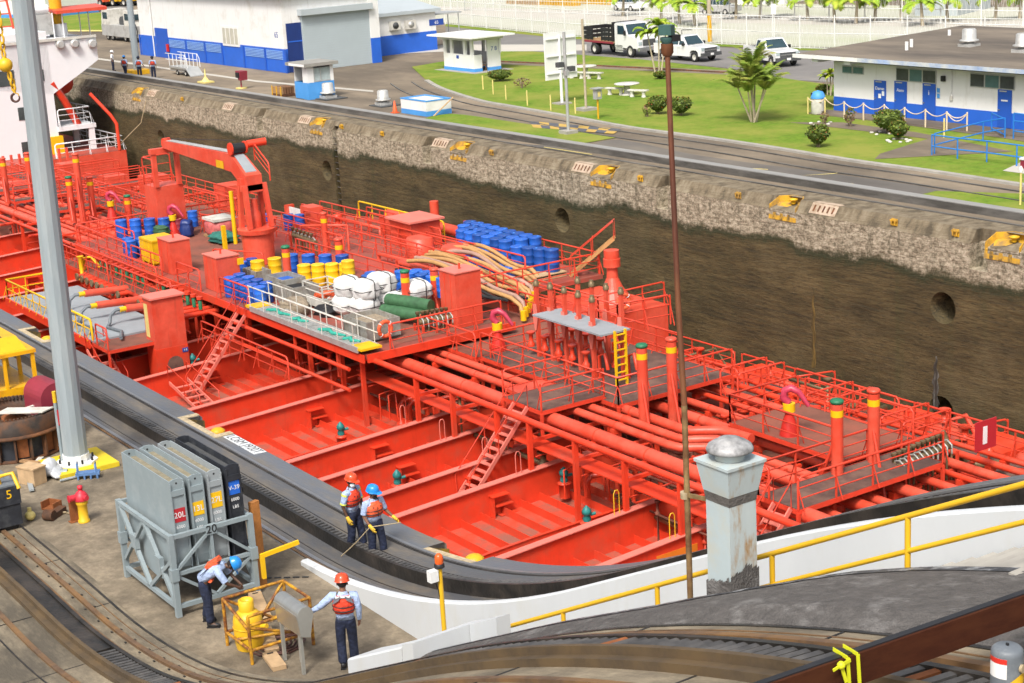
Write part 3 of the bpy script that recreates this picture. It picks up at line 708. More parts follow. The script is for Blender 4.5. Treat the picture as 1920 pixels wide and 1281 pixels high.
def annex():
    xa = -131.2; y0, y1 = 72.0, 80.4
    root = empty('annex_building', (xa-4, (y0+y1)/2, 0), 'low white annex with solid blue lower wall and two air conditioners', 'building')
    sub(MB().bx((xa-9, 72.05, 1.71), (xa, y1, 3.45)), 'wall', 'white_paint', root)
    sub(MB().bx((xa-9, 72.04, 0), (xa+0.02, y1+0.01, 1.71)), 'blue_base', 'blue_paint', root)
    sub(MB().prism([(xa+0.35, y0, 3.4), (xa+0.35, y0, 3.7), (xa-9, y0, 5.0), (xa-9, y0, 4.7)], (0, y1-y0+0.4, 0)), 'roof', 'roof_sheet', root)
    sub(MB().bx((xa-3, y1+0.02, 3.0), (xa-0.6, y1+3.2, 3.12)), 'canopy', 'galv', root)
    sub(MB().tube((xa-0.9, y1+3.0, 0), (xa-0.9, y1+3.0, 3.0), 0.05, 6), 'canopy_post', 'galv', root)
    sub(MB().tube((xa-2.7, y1+3.0, 0), (xa-2.7, y1+3.0, 3.0), 0.05, 6), 'canopy_post', 'galv', root)
    for k, (px, py) in enumerate(((738, 48), (767, 46))):
        p = Xp(px, py, xa); ac = sub(MB().bx((xa+0.001, p.y-0.5, p.z-0.38), (xa+0.38, p.y+0.5, p.z+0.38)), 'air_conditioner', 'stone_white', root)
        MB().lathe([(0.3, 0), (0.3, 0.015), (0.08, 0.02), (0.08, 0.03)], n=18, mx=Matrix.Translation((xa+0.381, p.y, p.z)) @ Matrix.Rotation(R_(90), 4, 'Y')).build('fan', 'vent_metal' if k else 'pad_dark', ac)
    p = Xp(818, 41, xa); sg = sub(MB().bx((xa+0.001, p.y-0.75, p.z-0.3), (xa+0.03, p.y+0.75, p.z+0.25)), 'house_sign', 'sign_blue', root)
    text('65', 0.4, 'number', 'white_paint', sg, face_mx((xa+0.032, p.y, p.z-0.05), (0, 1, 0), (0, 0, 1)))
annex()

def booth():
    p = Zp(580, 188, 0); x1, y0 = p.x, p.y; x0, y1 = x1-2.3, y0+2.1; h = 2.35
    root = empty('control_booth', (x1-1, y0+1, 0), 'small white and sky-blue booth with flat grey roof beside the far track', 'booth')
    t = 0.14
    W, B = MB(), MB()
    for mb, z0, z1 in ((B, 0, 1.2), (W, 1.2, h)):
        mb.bx((x1-0.75, y0, z0), (x1, y0+t, z1)); mb.bx((x0, y1-t, z0), (x1, y1, z1)); mb.bx((x0, y0+t, z0), (x0+t, y1-t, z1))
        if mb is B: mb.bx((x1-t, y0+t, z0), (x1, y1-t, z1))
        else: mb.bx((x1-t, y0+t, z0), (x1, y0+0.5, z1)); mb.bx((x1-t, y1-0.25, z0), (x1, y1-t, z1))
    sub(W, 'wall', 'white_paint', root); sub(B, 'blue_base', 'sky_blue', root)
    sub(MB().bx((x0+t, y0+0.05, 0.02), (x1-0.75, y0+0.09, 1.2)), 'half_door', 'sky_blue', root)
    w = sub(MB().bx((x1-0.09, y0+0.5, 1.3), (x1-0.05, y1-0.25, 2.2)), 'window', 'glass_pale2', root)
    m = MB(); m.bx((x1-0.04, y0+0.5, 1.3), (x1-0.0, y0+0.58, 2.2)); m.bx((x1-0.04, y0+0.5, 1.22), (x1-0.0, y1-0.25, 1.3)); m.bx((x1-0.04, (y0+y1)/2, 1.3), (x1, (y0+y1)/2+0.05, 2.2))
    m.build('frame', 'galv', w)
    sub(MB().bx((x0-0.35, y0-0.35, h), (x1+0.3, y1+0.3, h+0.22)), 'roof', 'roof_sheet2', root)
    sub(MB().bx((x0+0.2, y0-0.352, h+0.02), (x1+0.28, y0-0.349, h+0.2)), 'fascia', 'white_paint', root)
    return root
booth()
def crate():
    p = Zp(512, 180, 0); root = empty('timber_crate', (p.x+0.75, p.y+0.5, 0), 'low brown crate of dark timbers beside the blue booth', 'crate')
    for k in range(5): MB().box((0, -0.45+k*0.22, 0.45), (1.5, 0.16, 0.5)).build('timber', 'crate_brown' if k else 'wood', root)
    f = MB()
    for s in (-0.7, 0.0, 0.7): f.box((s, -0.56, 0.4), (0.08, 0.05, 0.75))
    f.build('batten', 'yellow', root); MB().box((0, 0, 0.1), (1.55, 1.1, 0.16)).build('base', 'rust', root)
crate()
def mushroom_vent(loc, s, label, pad=True, group=None):
    root = empty('roof_vent', loc, label, 'vent', group)
    MB().box((0, 0, 0.14*s), (1.0*s, 1.0*s, 0.28*s)).build('curb', 'vent_metal', root)
    MB().lathe([(0.3*s, 0.28*s), (0.3*s, 0.4*s), (0.62*s, 0.42*s), (0.62*s, 0.52*s), (0.46*s, 0.56*s), (0.44*s, 1.15*s), (0.36*s, 1.22*s), (0.02, 1.25*s)], n=20).build('hood', 'vent_metal', root)
    if pad: MB().box((0.15*s, 0.1, 0.03), (2.1*s, 1.9*s, 0.06)).build('pad', 'pad_dark', root)
    return root
mushroom_vent(Zp(609, 186, 0.0)+Vector((0, 0.3, 0)), 0.92, 'grey ventilator on dark pad against the blue booth')
mushroom_vent(Zp(712, 199, 0.0)+Vector((0, 0.3, 0)), 0.85, 'grey ventilator on dark pad between booth and white planter')
def planter():
    p = Zp(800, 219, 0); x1, y0 = p.x, p.y; x0, y1 = Zp(738, 214, 0).x, y0+1.9
    root = empty('planter_wall', ((x0+x1)/2, y0, 0), 'low white walled box with sky-blue base and rim on the far quay', 'planter')
    t = 0.16
    for nm, m, z0, z1, e in (('blue_base', 'sky_blue', 0, 0.32, 0.004), ('wall', 'white_paint', 0.32, 0.93, 0.0), ('rim', 'sky_blue', 0.93, 1.0, 0.02)):
        b = MB(); b.bx((x0-e, y0-e, z0), (x1+e, y0+t, z1)); b.bx((x0-e, y1-t, z0), (x1+e, y1+e, z1)); b.bx((x0-e, y0+t, z0), (x0+t, y1-t, z1)); b.bx((x1-t, y0+t, z0), (x1+e, y1-t, z1)); sub(b, nm, m, root)
    sub(MB().bx((x0+t, y0+t, 0.0), (x1-t, y1-t, 0.5)), 'fill', 'stone_white', root)
planter()
def plank():
    a = Zp(806, 217, 0)+Vector((0.45, 0, 0)); o = MB().bar(a, a+Vector((0.1, 1.5, 1.05)), 0.12, 0.05).build('leaning_plank', 'wood_pale'); tag(o, 'pale plank leaning against the end of the white planter', 'plank')
plank()
def cone(p, label):
    r = empty('traffic_cone', p, label, 'cone'); MB().box((0, 0, 0.03), (0.42, 0.42, 0.06)).build('base', 'orange_cone', r)
    MB().lathe([(0.17, 0.06), (0.04, 0.8), (0.0, 0.82)], n=14).build('body', 'orange_cone', r); MB().lathe([(0.118, 0.35), (0.085, 0.52)], n=14, cap=False).build('band', 'white_paint', r)
cone(Zp(741, 212, 0), 'orange traffic cone at the corner of the white planter')

def pavilion():
    p = Zp(890, 137, 0); x1, y0 = p.x, p.y; x0, y1 = x1-4.4, y0+2.5; h = 2.45; t = 0.16
    root = empty('open_pavilion', ((x0+x1)/2, y0+1.2, 0), 'white open-sided shelter with flat overhanging roof and blue foot on the lawn', 'shelter')
    W = MB(); B = MB()
    W.bx((x0, y0, 0.3), (x1, y0+t, 1.35)); W.bx((x0, y1-t, 0.3), (x1, y1, 1.35)); W.bx((x0, y0+t, 0.3), (x0+t, y1-t, h))
    for x in (x0, x0+1.0, x0+2.9, x1-t-0.35): W.bx((x+0.001, y0+0.005, 1.35), (x+0.35, y0+t-0.005, h))
    for x in (x0, x0+2.0, x1-t): W.bx((x+0.001, y1-t+0.005, 1.35), (x+0.3, y1-0.005, h))
    W.bx((x1-t, y1-1.2, 0.3), (x1, y1-t-0.001, h)); W.bx((x1-t, y0+t+0.001, 0.3), (x1, y0+0.75, 1.35))
    sub(W, 'wall', 'white_paint', root)
    B.bx((x0-0.02, y0-0.02, 0.05), (x1+0.02, y0+t, 0.3)); B.bx((x1-t, y1-1.2, 0.05), (x1+0.02, y1, 0.3)); B.bx((x1-t, y0+t, 0.05), (x1+0.021, y0+0.75, 0.3)); B.bx((x0, y1-t, 0.05), (x1-t, y1, 0.3))
    sub(B, 'blue_foot', 'sky_blue', root)
    sub(MB().bx((x0-0.6, y0-0.6, 0), (x1+0.9, y1+0.6, 0.05)), 'plinth', 'kerb', root)
    sub(MB().bx((x0-0.2, y0-0.2, h), (x1+0.2, y1+0.2, h+0.25)), 'ring_beam', 'white_paint', root)
    sub(MB().bx((x0-1.1, y0-0.8, h+0.25), (x1+1.0, y1+0.8, h+0.36)), 'roof', 'white_paint', root)
    text('7 8', 0.45, 'number', 'sign_blue', root, face_mx((x1-root.location.x+0.01, y1-0.6-root.location.y, 1.7), (0, 1, 0), (0, 0, 1)))
    sub(MB().bx((x0+1.9, y0-0.02, 1.0), (x0+2.25, y0-0.001, 1.25)), 'notice', 'sign_blue', root)
    c = empty('wooden_chair', (x1-0.55, y0+1.05, 0.05), 'brown wooden armchair inside the white lawn shelter', 'chair')
    MB().box((0, 0, 0.42), (0.5, 0.5, 0.06)).build('seat', 'wood', c); MB().box((-0.24, 0, 0.75), (0.05, 0.5, 0.62)).build('backrest', 'wood', c)
    for a in (-1, 1):
        for bq in (-1, 1): MB().box((a*0.22, bq*0.22, 0.2), (0.05, 0.05, 0.4)).build('leg', 'wood', c)
        MB().box((0, a*0.25, 0.62), (0.5, 0.05, 0.04)).build('armrest', 'wood', c)
pavilion()

# right-hand building with the blue doors
def washroom_block():
    yf, x0, x1, h = 71.3, -72.1, -44.0, 2.95
    root = empty('service_building', (-60, yf, 0), 'low white service building with blue doors and base under a wide brown roof', 'building')
    wl = MB().bx((x0, yf, 0.9), (x1, yf+11, h)); sub(wl, 'wall', 'white_paint', root)
    sub(MB().bx((x0-0.005, yf-0.02, 0.08), (x1, yf+10.99, 0.9)), 'blue_base', 'blue_paint', root)
    sub(MB().bx((x0-0.5, yf-1.7, 0.0), (x1, yf-0.02, 0.08)), 'plinth', 'concrete_far', root)
    rf = MB().prism([(x0-2.2, yf-1.1, 3.25), (x0-2.2, yf+13.5, 3.6), (x1, yf+13.5, 3.6), (x1, yf-1.1, 3.25)], (0, 0, 0.12)); sub(rf, 'roof', 'roof_tar', root)
    sub(MB().bx((x0-2.25, yf-1.16, 3.17), (x0+3.0, yf-1.103, 3.39)), 'fascia', 'white_paint', root)
    sub(MB().bx((x0+3.0, yf-1.16, 3.17), (x1, yf-1.103, 3.39)), 'fascia', 'fascia_blue', root)
    for x in (x0-0.6, x0+2.0): sub(MB().bx((x-0.25, yf-0.95, 2.951), (x+0.25, yf+0.6, 3.23)), 'roof_beam', 'white_paint', root)
    for nm, a, b, top in (('1', 1640, 1662, 2.05), ('2', 1678, 1701, 2.1), ('3', 1731, 1755, 2.1), ('4', 1872, 1898, 2.1)):
        A, B = Yp(a, 180, yf).x, Yp(b, 180, yf).x
        d = sub(MB().bx((A, yf-0.06, 0.1), (B, yf-0.021, top)), 'door', 'blue_door', root)
        MB().bx((A+0.08, yf-0.1, 1.0), (A+0.16, yf-0.061, 1.06)).build('handle', 'chrome', d)
        MB().bx((A+0.15, yf-0.1, top-0.1), (A+0.6, yf-0.061, top-0.04)).build('closer', 'vent_metal', d)
        if nm != '4':
            cx = (A+B)/2
            if nm == '1': lb, sz = 'Damas', 0.26
            elif nm == '2': lb, sz = 'Aseo', 0.26
            else: lb, sz = 'i', 0.4
            text(lb, sz, 'lettering', 'white_paint', d, face_mx((cx, yf-0.066, 1.6), (1, 0, 0), (0, 0, 1)))
        else: MB().bx(((A+B)/2-0.22, yf-0.07, 1.5), ((A+B)/2+0.22, yf-0.061, 1.58)).build('door_plate', 'white_paint', d)
        if nm == '1':
            n = MB(); n.bx((A+0.35, yf-0.07, 1.05), (A+0.55, yf-0.061, 1.3)); n.bx((A+0.62, yf-0.07, 1.2), (A+0.8, yf-0.061, 1.45)); n.build('notice', 'white_paint', d)
    for a, b, z0, z1, n in ((1681, 1756, 2.12, 2.86, 3), (1820, 1904, 2.12, 2.86, 3), (1600, 1620, 2.3, 2.75, 1), (1580, 1599, 2.3, 2.75, 1)):
        A, B = Yp(a, 140, yf).x, Yp(b, 140, yf).x
        w = sub(MB().bx((A, yf-0.05, z0), (B, yf-0.021, z1)), 'window', 'galv', root)
        for k in range(n): MB().bx((A+(B-A)*k/n+0.05, yf-0.062, z0+0.05), (A+(B-A)*(k+1)/n-0.05, yf-0.051, z1-0.05)).build('pane', 'glass_dark' if n == 3 and k != 1 else 'glass_teal', w)
    wlp = sub(MB().bx((Yp(1771, 135, yf).x-0.1, yf-0.2, 2.3), (Yp(1771, 135, yf).x+0.1, yf-0.021, 2.6)), 'wall_lamp', 'black', root)
    q = Yp(1760, 175, yf); nn = MB(); nn.bx((q.x-0.1, yf-0.035, 1.35), (q.x+0.1, yf-0.021, 1.6)); nn.bx((q.x-0.1, yf-0.035, 1.65), (q.x+0.1, yf-0.021, 1.9)); sub(nn, 'notice', 'sky_blue', root)
    q = Yp(1785, 180, yf); sub(MB().bx((q.x-0.09, yf-0.1, 1.3), (q.x+0.09, yf-0.021, 1.55)), 'switch_box', 'stone_white', root)
    sub(MB().tube((q.x, yf-0.05, 1.55), (q.x, yf-0.05, 2.94), 0.025, 5), 'conduit', 'white_paint', root)
    for px, py in ((1700, 93), (1709, 88), (1780, 70)):
        p = Zp(px, py, 3.5); sub(MB().tube((p.x, p.y, 3.35), (p.x, p.y, 3.95), 0.1, 8), 'vent_pipe', 'white_paint', root)
    sub(MB().bx((x0+8.5, yf+8.4, 3.6), (x0+13, yf+9.0, 3.9)), 'roof_duct', 'white_paint', root)
washroom_block()
for px, py, lab in ((1817, 86, 'grey roof ventilator standing whole on the brown roof'), (1918, 96, 'grey roof ventilator cut by the picture edge on the brown roof')):
    p = Zp(px, py, 3.55); mushroom_vent(p-Vector((0, 0, 0.12)), 0.9, lab, pad=False, group='ventilators on the brown roof')
# concrete apron paths by the building
sheet('path', gz((1480, 231), (1580, 231), (1720, 250), (1900, 286), (1640, 300), (1650, 290), (1740, 262), (1560, 240)), 0.045, 'concrete_far')
sheet('path', gz((1560, 214), (1572, 207), (1920, 252), (2100, 270), (2100, 300), (1890, 262), (1690, 235)), 0.05, 'concrete_far')
sheet('path', gz((1880, 322), (1920, 303), (2050, 318), (2050, 345)), 0.045, 'pale_road')

# ================================================================ plants
def leaf_quad(mb, c, s, rnd, m, long=1.6):
    a = Vector((rnd.uniform(-1, 1), rnd.uniform(-1, 1), rnd.uniform(-0.6, 1))).normalized()
    b = a.cross(Vector((rnd.uniform(-1, 1), rnd.uniform(-1, 1), rnd.uniform(-1, 1)))).normalized()
    mb.add([c - a*s*long*0.5, c + b*s*0.45, c + a*s*long*0.5, c - b*s*0.45], [(0, 1, 2, 3)], m)
def bush(loc, w, h, label, seed=1, shape='cup', mats=('leaf_dark', 'leaf_mid'), flower='leaf_red', n=900, gap=0.0):
    r = random.Random(seed); root = empty('shrub', loc, label, 'shrub', 'clipped shrubs on the far lawn')
    mb = MB(); zc = h*0.58
    for i in range(n):
        u = r.uniform(-1, 1); th = r.uniform(0, 2*math.pi); rad = r.uniform(0.72, 1.0)
        x = math.sqrt(1-u*u)*math.cos(th)*rad; y = math.sqrt(1-u*u)*math.sin(th)*rad; z = u*rad
        if shape == 'cup':
            k = 1.0 if z > 0 else 1.0 + 0.35*z
            z = min(z, 0.75+0.1*r.random())
        else: k = 1.0
        lump = 1 + 0.09*math.sin(3*th+seed) + 0.06*math.sin(5*u*2+seed*2)
        if gap and math.sin(7*x+seed)*math.sin(6*y)*math.sin(5*z) > gap: continue
        p = Vector((x*w/2*k*lump, y*w/2*k*lump, zc + z*h*0.45))
        leaf_quad(mb, p, r.uniform(0.07, 0.13), r, mats[0] if (z < 0.1 or r.random() < 0.35) else mats[1])
        if flower and r.random() < 0.09 and u > -0.5: leaf_quad(mb, p*1.0 + Vector((x, y, z))*0.05, 0.07, r, flower, 1.0)
    core = [(0.001, zc-h*0.38), (w*0.28, zc-h*0.28), (w*0.4, zc), (w*0.36, zc+h*0.2), (0.001, zc+h*0.3)]
    if not gap: mb.lathe(core, n=12, m=mats[0])
    mb.build('foliage', None, root)
    st = MB()
    for k in range(4): st.tube((0.05*k-0.08, 0.03*(k % 2), 0), (0.1*(k-1.5), 0.1*((k*7) % 3-1), zc), 0.03, 5)
    st.build('stem', 'bark', root)
    return root
for px, py, w, h, lab, sd in ((938, 152, 1.9, 0.85, 'wide low green shrub beside the white lawn shelter', 1), (1234, 214, 1.3, 1.15, 'clipped shrub just left of the tall rusty mast', 2), (1277, 217, 1.45, 1.15, 'clipped shrub just right of the tall rusty mast', 3),
                              (1534, 276, 1.25, 1.2, 'red-flecked clipped shrub alone near the kerb of the return track', 4), (1665, 250, 1.75, 1.3, 'broad clipped shrub in front of the second blue door', 5), (1684, 262, 1.05, 1.0, 'smaller shrub ringed by white stones in front of the blue doors', 6),
                              (1238, 148, 0.95, 0.55, 'low shrub at the foot of the small palms by the old rail', 7), (1543, 176, 0.9, 0.6, 'low dark shrub behind the blue-domed bin', 8)):
    bush(Zp(px, py, 0.03), w, h, lab, sd)
bush(Zp(979, 165, 0.03), 1.35, 0.7, 'dry brown leafless shrub between the shelter and white board', 9, 'ball', ('leaf_brown', 'bark'), None, 260, 0.02)
bush(Zp(1213, 219, 0.03), 0.55, 0.75, 'tiny thin shrub left of the clipped pair by the mast', 10, 'ball', ('leaf_mid', 'leaf_brown'), 'leaf_red', 160, 0.02)
bush(Zp(1594, 237, 0.05), 0.65, 1.05, 'thin reddish shrub beside the chain posts', 11, 'ball', ('leaf_brown', 'leaf_dark'), 'leaf_red', 260, 0.03)
bush(Zp(1546, 232, 0.05), 0.5, 0.7, 'sparse twiggy shrub below the blue-domed bin', 12, 'ball', ('leaf_brown', 'leaf_brown'), None, 110, 0.02)
sr = random.Random(3)
for px, py, nn, lab in ((1655, 250, 5, 'broad shrub'), (1684, 264, 9, 'smaller ringed shrub'), (1537, 232, 5, 'twiggy shrub')):
    c = Zp(px, py, 0.05)
    for k in range(nn):
        t = k/nn*6.28; q = c + Vector((math.cos(t)*0.55+sr.uniform(-.1, .1), math.sin(t)*0.55+sr.uniform(-.1, .1), 0.02))
        o = MB().ball((0, 0, 0), 0.1, 7, 5, sc=(1.3, 1, 0.6)).build('edging_stone', 'stone_white', loc=q, rz=t)
        tag(o, 'small white edging stone around the %s' % lab, 'stone', 'white stones around the %s' % lab)

def frond(mb, base, az, el, ln, droop, seed, wl=0.4, n=15, m='leaf_palm', lw=0.075):
    r = random.Random(seed); pts = []; p = Vector(base); e = el
    for i in range(n+1):
        pts.append(p.copy()); d = Vector((math.cos(az)*math.cos(e), math.sin(az)*math.cos(e), math.sin(e))); p = p + d*ln/n; e -= droop/n*(0.5+i/n)
    side = Vector((-math.sin(az), math.cos(az), 0))
    mb.path(pts, [0.022*(1-0.8*i/n) for i in range(n+1)], 4, m)
    for i in range(2, n+1):
        d = (pts[i]-pts[i-1]).normalized(); u = side.cross(d)
        w = wl*ln*0.5*math.sin(math.pi*(0.12+0.86*i/n))**0.6
        for s in (-1, 1):
            for h_ in (0, 0.5):
                b = pts[i-1].lerp(pts[i], h_); tip = b + side*s*w*r.uniform(0.8, 1.05) + d*w*0.55 - Vector((0, 0, w*r.uniform(0.15, 0.5))) - u*0.0
                k = d*lw; mid = b.lerp(tip, 0.5) + Vector((0, 0, 0.08*w))
                mb.add([b - k*0.5, b + k*0.5, mid + k*0.6, tip, mid - k*0.6], [(0, 1, 2, 3, 4)], m)
def palm(name, loc, stems, label, cat='palm tree', group=None, ln=1.3, nf=9, m='leaf_palm', seed=1, tr=0.05, tm='bark_pale', el=(0.5, 1.2), droop=1.7, lw=0.075):
    r = random.Random(seed); root = empty(name, loc, label, cat, group); cr = MB()
    for (dx, dy, lx, ly, h) in stems:
        t = MB(); top = Vector((lx, ly, h)); b = Vector((dx, dy, 0))
        pts = [b.lerp(top, i/6) + Vector((0, 0, 0)) for i in range(7)]
        t.path(pts, [tr*(1.25-0.45*i/6) for i in range(7)], 7); t.build('trunk', tm, root)
        for k in range(nf):
            az = 2*math.pi*k/nf + r.uniform(-.3, .3); frond(cr, top, az, r.uniform(*el), ln*r.uniform(0.75, 1.1), droop*r.uniform(0.8, 1.2), seed*100+k, m=m, lw=lw)
    cr.build('crown', None, root); return root
palm('areca_palm', Zp(1412, 229, 0.03), [(-0.15, 0, -0.9, -0.3, 1.9), (0, 0.1, -0.4, 0.2, 2.2), (0.1, 0, 0.15, -0.2, 2.6), (0.15, 0.1, 0.55, 0.5, 2.3), (0.2, -0.1, 1.0, 0.1, 1.9), (0, -0.1, 0.3, -0.6, 1.8), (-0.1, 0.15, -0.5, 0.7, 3.2), (0.05, 0.2, -0.7, 0.3, 2.9)],
     'clump of feathery palms with bundled pale stems on the lawn', nf=9, ln=1.8, seed=3, droop=1.35, el=(0.75, 1.45), lw=0.05)
palm('young_palm', Zp(1234, 140, 0.03), [(-0.3, 0, -0.7, -0.3, 2.9), (0.0, 0.1, 0.1, 0.1, 3.5), (0.35, 0.0, 0.5, 0.4, 2.9)], 'small bright palm clump behind the mast head in front of pickup', nf=13, ln=1.5, m='leaf_bright', seed=5, droop=2.2, tr=0.055)
palm('young_palm', Zp(1555, 179, 0.05), [(-0.15, 0, -0.2, 0, 1.1), (0, 0.1, 0, 0.1, 1.35), (0.12, 0, 0.25, 0.1, 1.15)], 'small bright palm at the corner of the white service building', nf=9, ln=0.85, m='leaf_bright', seed=8, droop=2.0, tr=0.04)
pr0 = None
for i, (px, py) in enumerate(((1168, 8), (1240, 16), (1275, 22), (1303, 26), (1380, 14), (1425, 14), (1450, 10), (1515, 16), (1565, 20), (1605, 22), (1640, 18), (1690, 16), (1730, 26), (1776, 18), (1866, 16), (1912, 14))):
    base = Yp(px, py, 118 + 2.0*math.sin(i*2.3)); hh = 2.6
    base = Zp(px, py+22, 0.02); top = up(base, py)
    if pr0 is None:
        pr0 = palm('coconut_palm', base, [(0, 0, 0.1, 0.1, 2.7)], 'x', group='row of palms behind the white fence', ln=2.2, nf=13, m='leaf_bright', seed=21, tr=0.12, tm='bark_pale', el=(0.15, 1.1), droop=2.3); o = pr0
    else: o = copy_tree(pr0)
    o.location = base; o.rotation_euler = (0, 0, i*1.3); s = top/2.7; o.scale = (1.15, 1.15, max(0.75, s))
    o['label'] = 'palm in the row behind the white fence, %s from the white workshop' % ('first second third fourth fifth sixth seventh eighth ninth tenth eleventh twelfth thirteenth fourteenth fifteenth sixteenth'.split()[i])

# ================================================================ street furniture on the lawn
def pole(name, loc, h, r, m, label, r2=None, base=None, lean=0.0, cat='pole'):
    root = empty(name, loc, label, cat)
    MB().tube((0, 0, 0.05), (0, 0, h), r, 12, r2 or r).build('shaft', m, root)
    if base: MB().prism([(-base, -base, 0), (base, -base, 0), (base, base, 0), (-base, base, 0)], (0, 0, 0.18)).build('base', 'kerb', root)
    return root
b = Zp(1066, 250, 0.02); lp = pole('lamp_post', b, up(b, 60), 0.09, 'galv', 'grey lamp post with two floodlights in front of the white board', base=0.4)
h = up(b, 122)
for s in (-1, 1):
    p = MB().box((0.0, s*0.38, h-0.1+s*-0.15), (0.3, 0.42, 0.28)); p.build('floodlight', 'pad_dark', lp)
MB().tube((0, -0.5, h-0.2), (0, 0.5, h-0.3), 0.03, 6).build('bracket', 'galv', lp); MB().box((0.05, 0, h-0.45), (0.25, 0.25, 0.3)).build('junction_box', 'galv', lp)
b = Zp(1099, 207, 0.02); pole('old_pole', b, up(b, 36), 0.08, 'bark_pale', 'thin weathered pole with rusty top on a stone base', base=0.5)
b = Zp(1054, 195, 0.02); sgn = empty('back_of_sign', b, 'large blank white board on a white post, seen from behind', 'sign board')
MB().tube((0, 0, 0), (0, 0, 4.4), 0.1, 10).build('post', 'white_paint', sgn); MB().box((0, 0, 0.05), (1.0, 0.9, 0.1)).build('base', 'kerb', sgn)
zt, zb = up(b, 60), up(b, 148); MB().box((-0.1, 0.12, (zt+zb)/2), (0.1, 2.5, zt-zb)).build('board', 'white_paint', sgn)
fr = MB()
for z in (zb+0.4, (zt+zb)/2, zt-0.4): fr.box((0.0, 0.12, z), (0.1, 2.3, 0.08))
fr.build('frame', 'white_paint', sgn)
b = Zp(1122, 223, 0.03); pb = empty('call_box', b, 'grey weather-hooded box on a yellow post by the kerb', 'call box'); MB().tube((0, 0, 0), (0, 0, 1.2), 0.06, 8).build('post', 'yellow', pb)
MB().box((0, 0, 1.5), (0.35, 0.4, 0.6)).build('housing', 'galv', pb); MB().box((0, 0, 1.84), (0.6, 0.65, 0.06)).build('hood', 'galv', pb); MB().box((0.18, 0, 1.5), (0.02, 0.2, 0.3)).build('plate', 'yellow_pale', pb)
def picnic(loc, rz, label):
    root = empty('picnic_table', loc, label, 'picnic table', rz=rz)
    MB().lathe([(0.01, 0.7), (0.82, 0.7), (0.85, 0.74), (0.82, 0.78), (0.01, 0.78)], n=24).build('table_top', 'stone_white', root)
    MB().lathe([(0.4, 0.0), (0.36, 0.08), (0.2, 0.14), (0.2, 0.6), (0.34, 0.7)], n=12).build('pedestal', 'stone_white', root)
    return root
def bench(loc, rz, label):
    root = empty('stone_bench', loc, label, 'bench', 'stone benches by the round tables', rz=rz)
    MB().prism([(-0.75, -0.12, 0.4), (-0.55, -0.2, 0.4), (0.55, -0.2, 0.4), (0.75, -0.12, 0.4), (0.75, 0.2, 0.4), (-0.75, 0.2, 0.4)], (0, 0, 0.08)).build('seat', 'stone_white', root)
    for s in (-0.45, 0.45): MB().lathe([(0.16, 0), (0.13, 0.1), (0.1, 0.2), (0.17, 0.4)], (s, 0, 0), 10).build('leg', 'stone_white', root)
c = Zp(1176, 178, 0.03); picnic(c, 0, 'round white stone table on the lawn right of the thin pole')
bench(Zp(1154, 178, 0.03), 0.35, 'stone bench on the lawn, shelter side of the table right of the pole'); bench(Zp(1196, 182, 0.03), 0.35, 'stone bench on the lawn, mast side of the table right of the pole')
c = Zp(1098, 143, 0.03); picnic(c, 0, 'round white stone table beside the white board near the old rail')
bench(Zp(1081, 147, 0.03), 0.3, 'stone bench partly behind the white board'); bench(Zp(1114, 148, 0.03), 0.3, 'stone bench beside the thin pole near the old rail')
for i, (px, py) in enumerate(((906, 168), (925, 177), (949, 187), (989, 198), (1033, 207), (1079, 213))):
    b = Zp(px, py, 0.03); o = MB().tube((0, 0, 0), (0, 0, 0.98), 0.045, 8).build('lawn_post', 'yellow_pale', loc=b); tag(o, 'thin yellow post along the lawn edge, %s from the white shelter' % ('first second third fourth fifth sixth'.split()[i]), 'post', 'yellow posts along the lawn kerb')
# chain fence before the service building
ch = [(1515, 214), (1547, 215), (1583, 223), (1619, 226), (1658, 229), (1696, 235), (1735, 239), (1775, 244), (1813, 246)]
P = [Zp(x, y, 0.05) for x, y in ch]
for i, p in enumerate(P):
    o = MB().tube((0, 0, 0), (0, 0, 1.0), 0.045, 8).build('chain_post', 'yellow_pale' if i < 2 else 'post_cream', loc=p); tag(o, 'pale chain post in front of the blue doors, %s from the blue-domed bin' % ('first second third fourth fifth sixth seventh eighth ninth'.split()[i]), 'post', 'chain posts by the service building')
p = Zp(1770, 258, 0.05); tag(MB().tube((0, 0, 0), (0, 0, 1.0), 0.045, 8).build('yellow_post', 'yellow_pale', loc=p), 'single yellow post standing forward of the chain posts', 'post')
for i in range(len(P)-1):
    mb = MB(); a, b2 = P[i], P[i+1]
    for sag, zz in ((0.28, 0.95),) + (((0.45, 0.95),) if i == 7 else ()):
        pts = [a.lerp(b2, t/10) + Vector((0, 0, zz - sag*4*(t/10)*(1-t/10))) for t in range(11)]; mb.path([q - a for q in pts], 0.028, 5)
    o = mb.build('chain', 'post_cream', loc=a); tag(o, 'sagging chain hung between posts, %s span counted from the blue-domed bin' % ('first second third fourth fifth sixth seventh eighth'.split()[i]), 'chain', 'chains by the service building')
b = Zp(1534, 213, 0.05); tb = empty('litter_bin', b, 'stone litter bin with blue dome lid near the building corner', 'bin')
MB().lathe([(0.38, 0), (0.4, 0.05), (0.4, 0.85), (0.38, 0.9)], n=20).build('body', 'stone_white', tb)
MB().lathe([(0.43, 0.9), (0.43, 0.98), (0.38, 1.12), (0.28, 1.28), (0.01, 1.36)], n=20).build('dome_lid', 'sky_blue', tb); MB().box((-0.28, -0.2, 1.12), (0.1, 0.3, 0.2), 0.6).build('opening', 'black', tb)
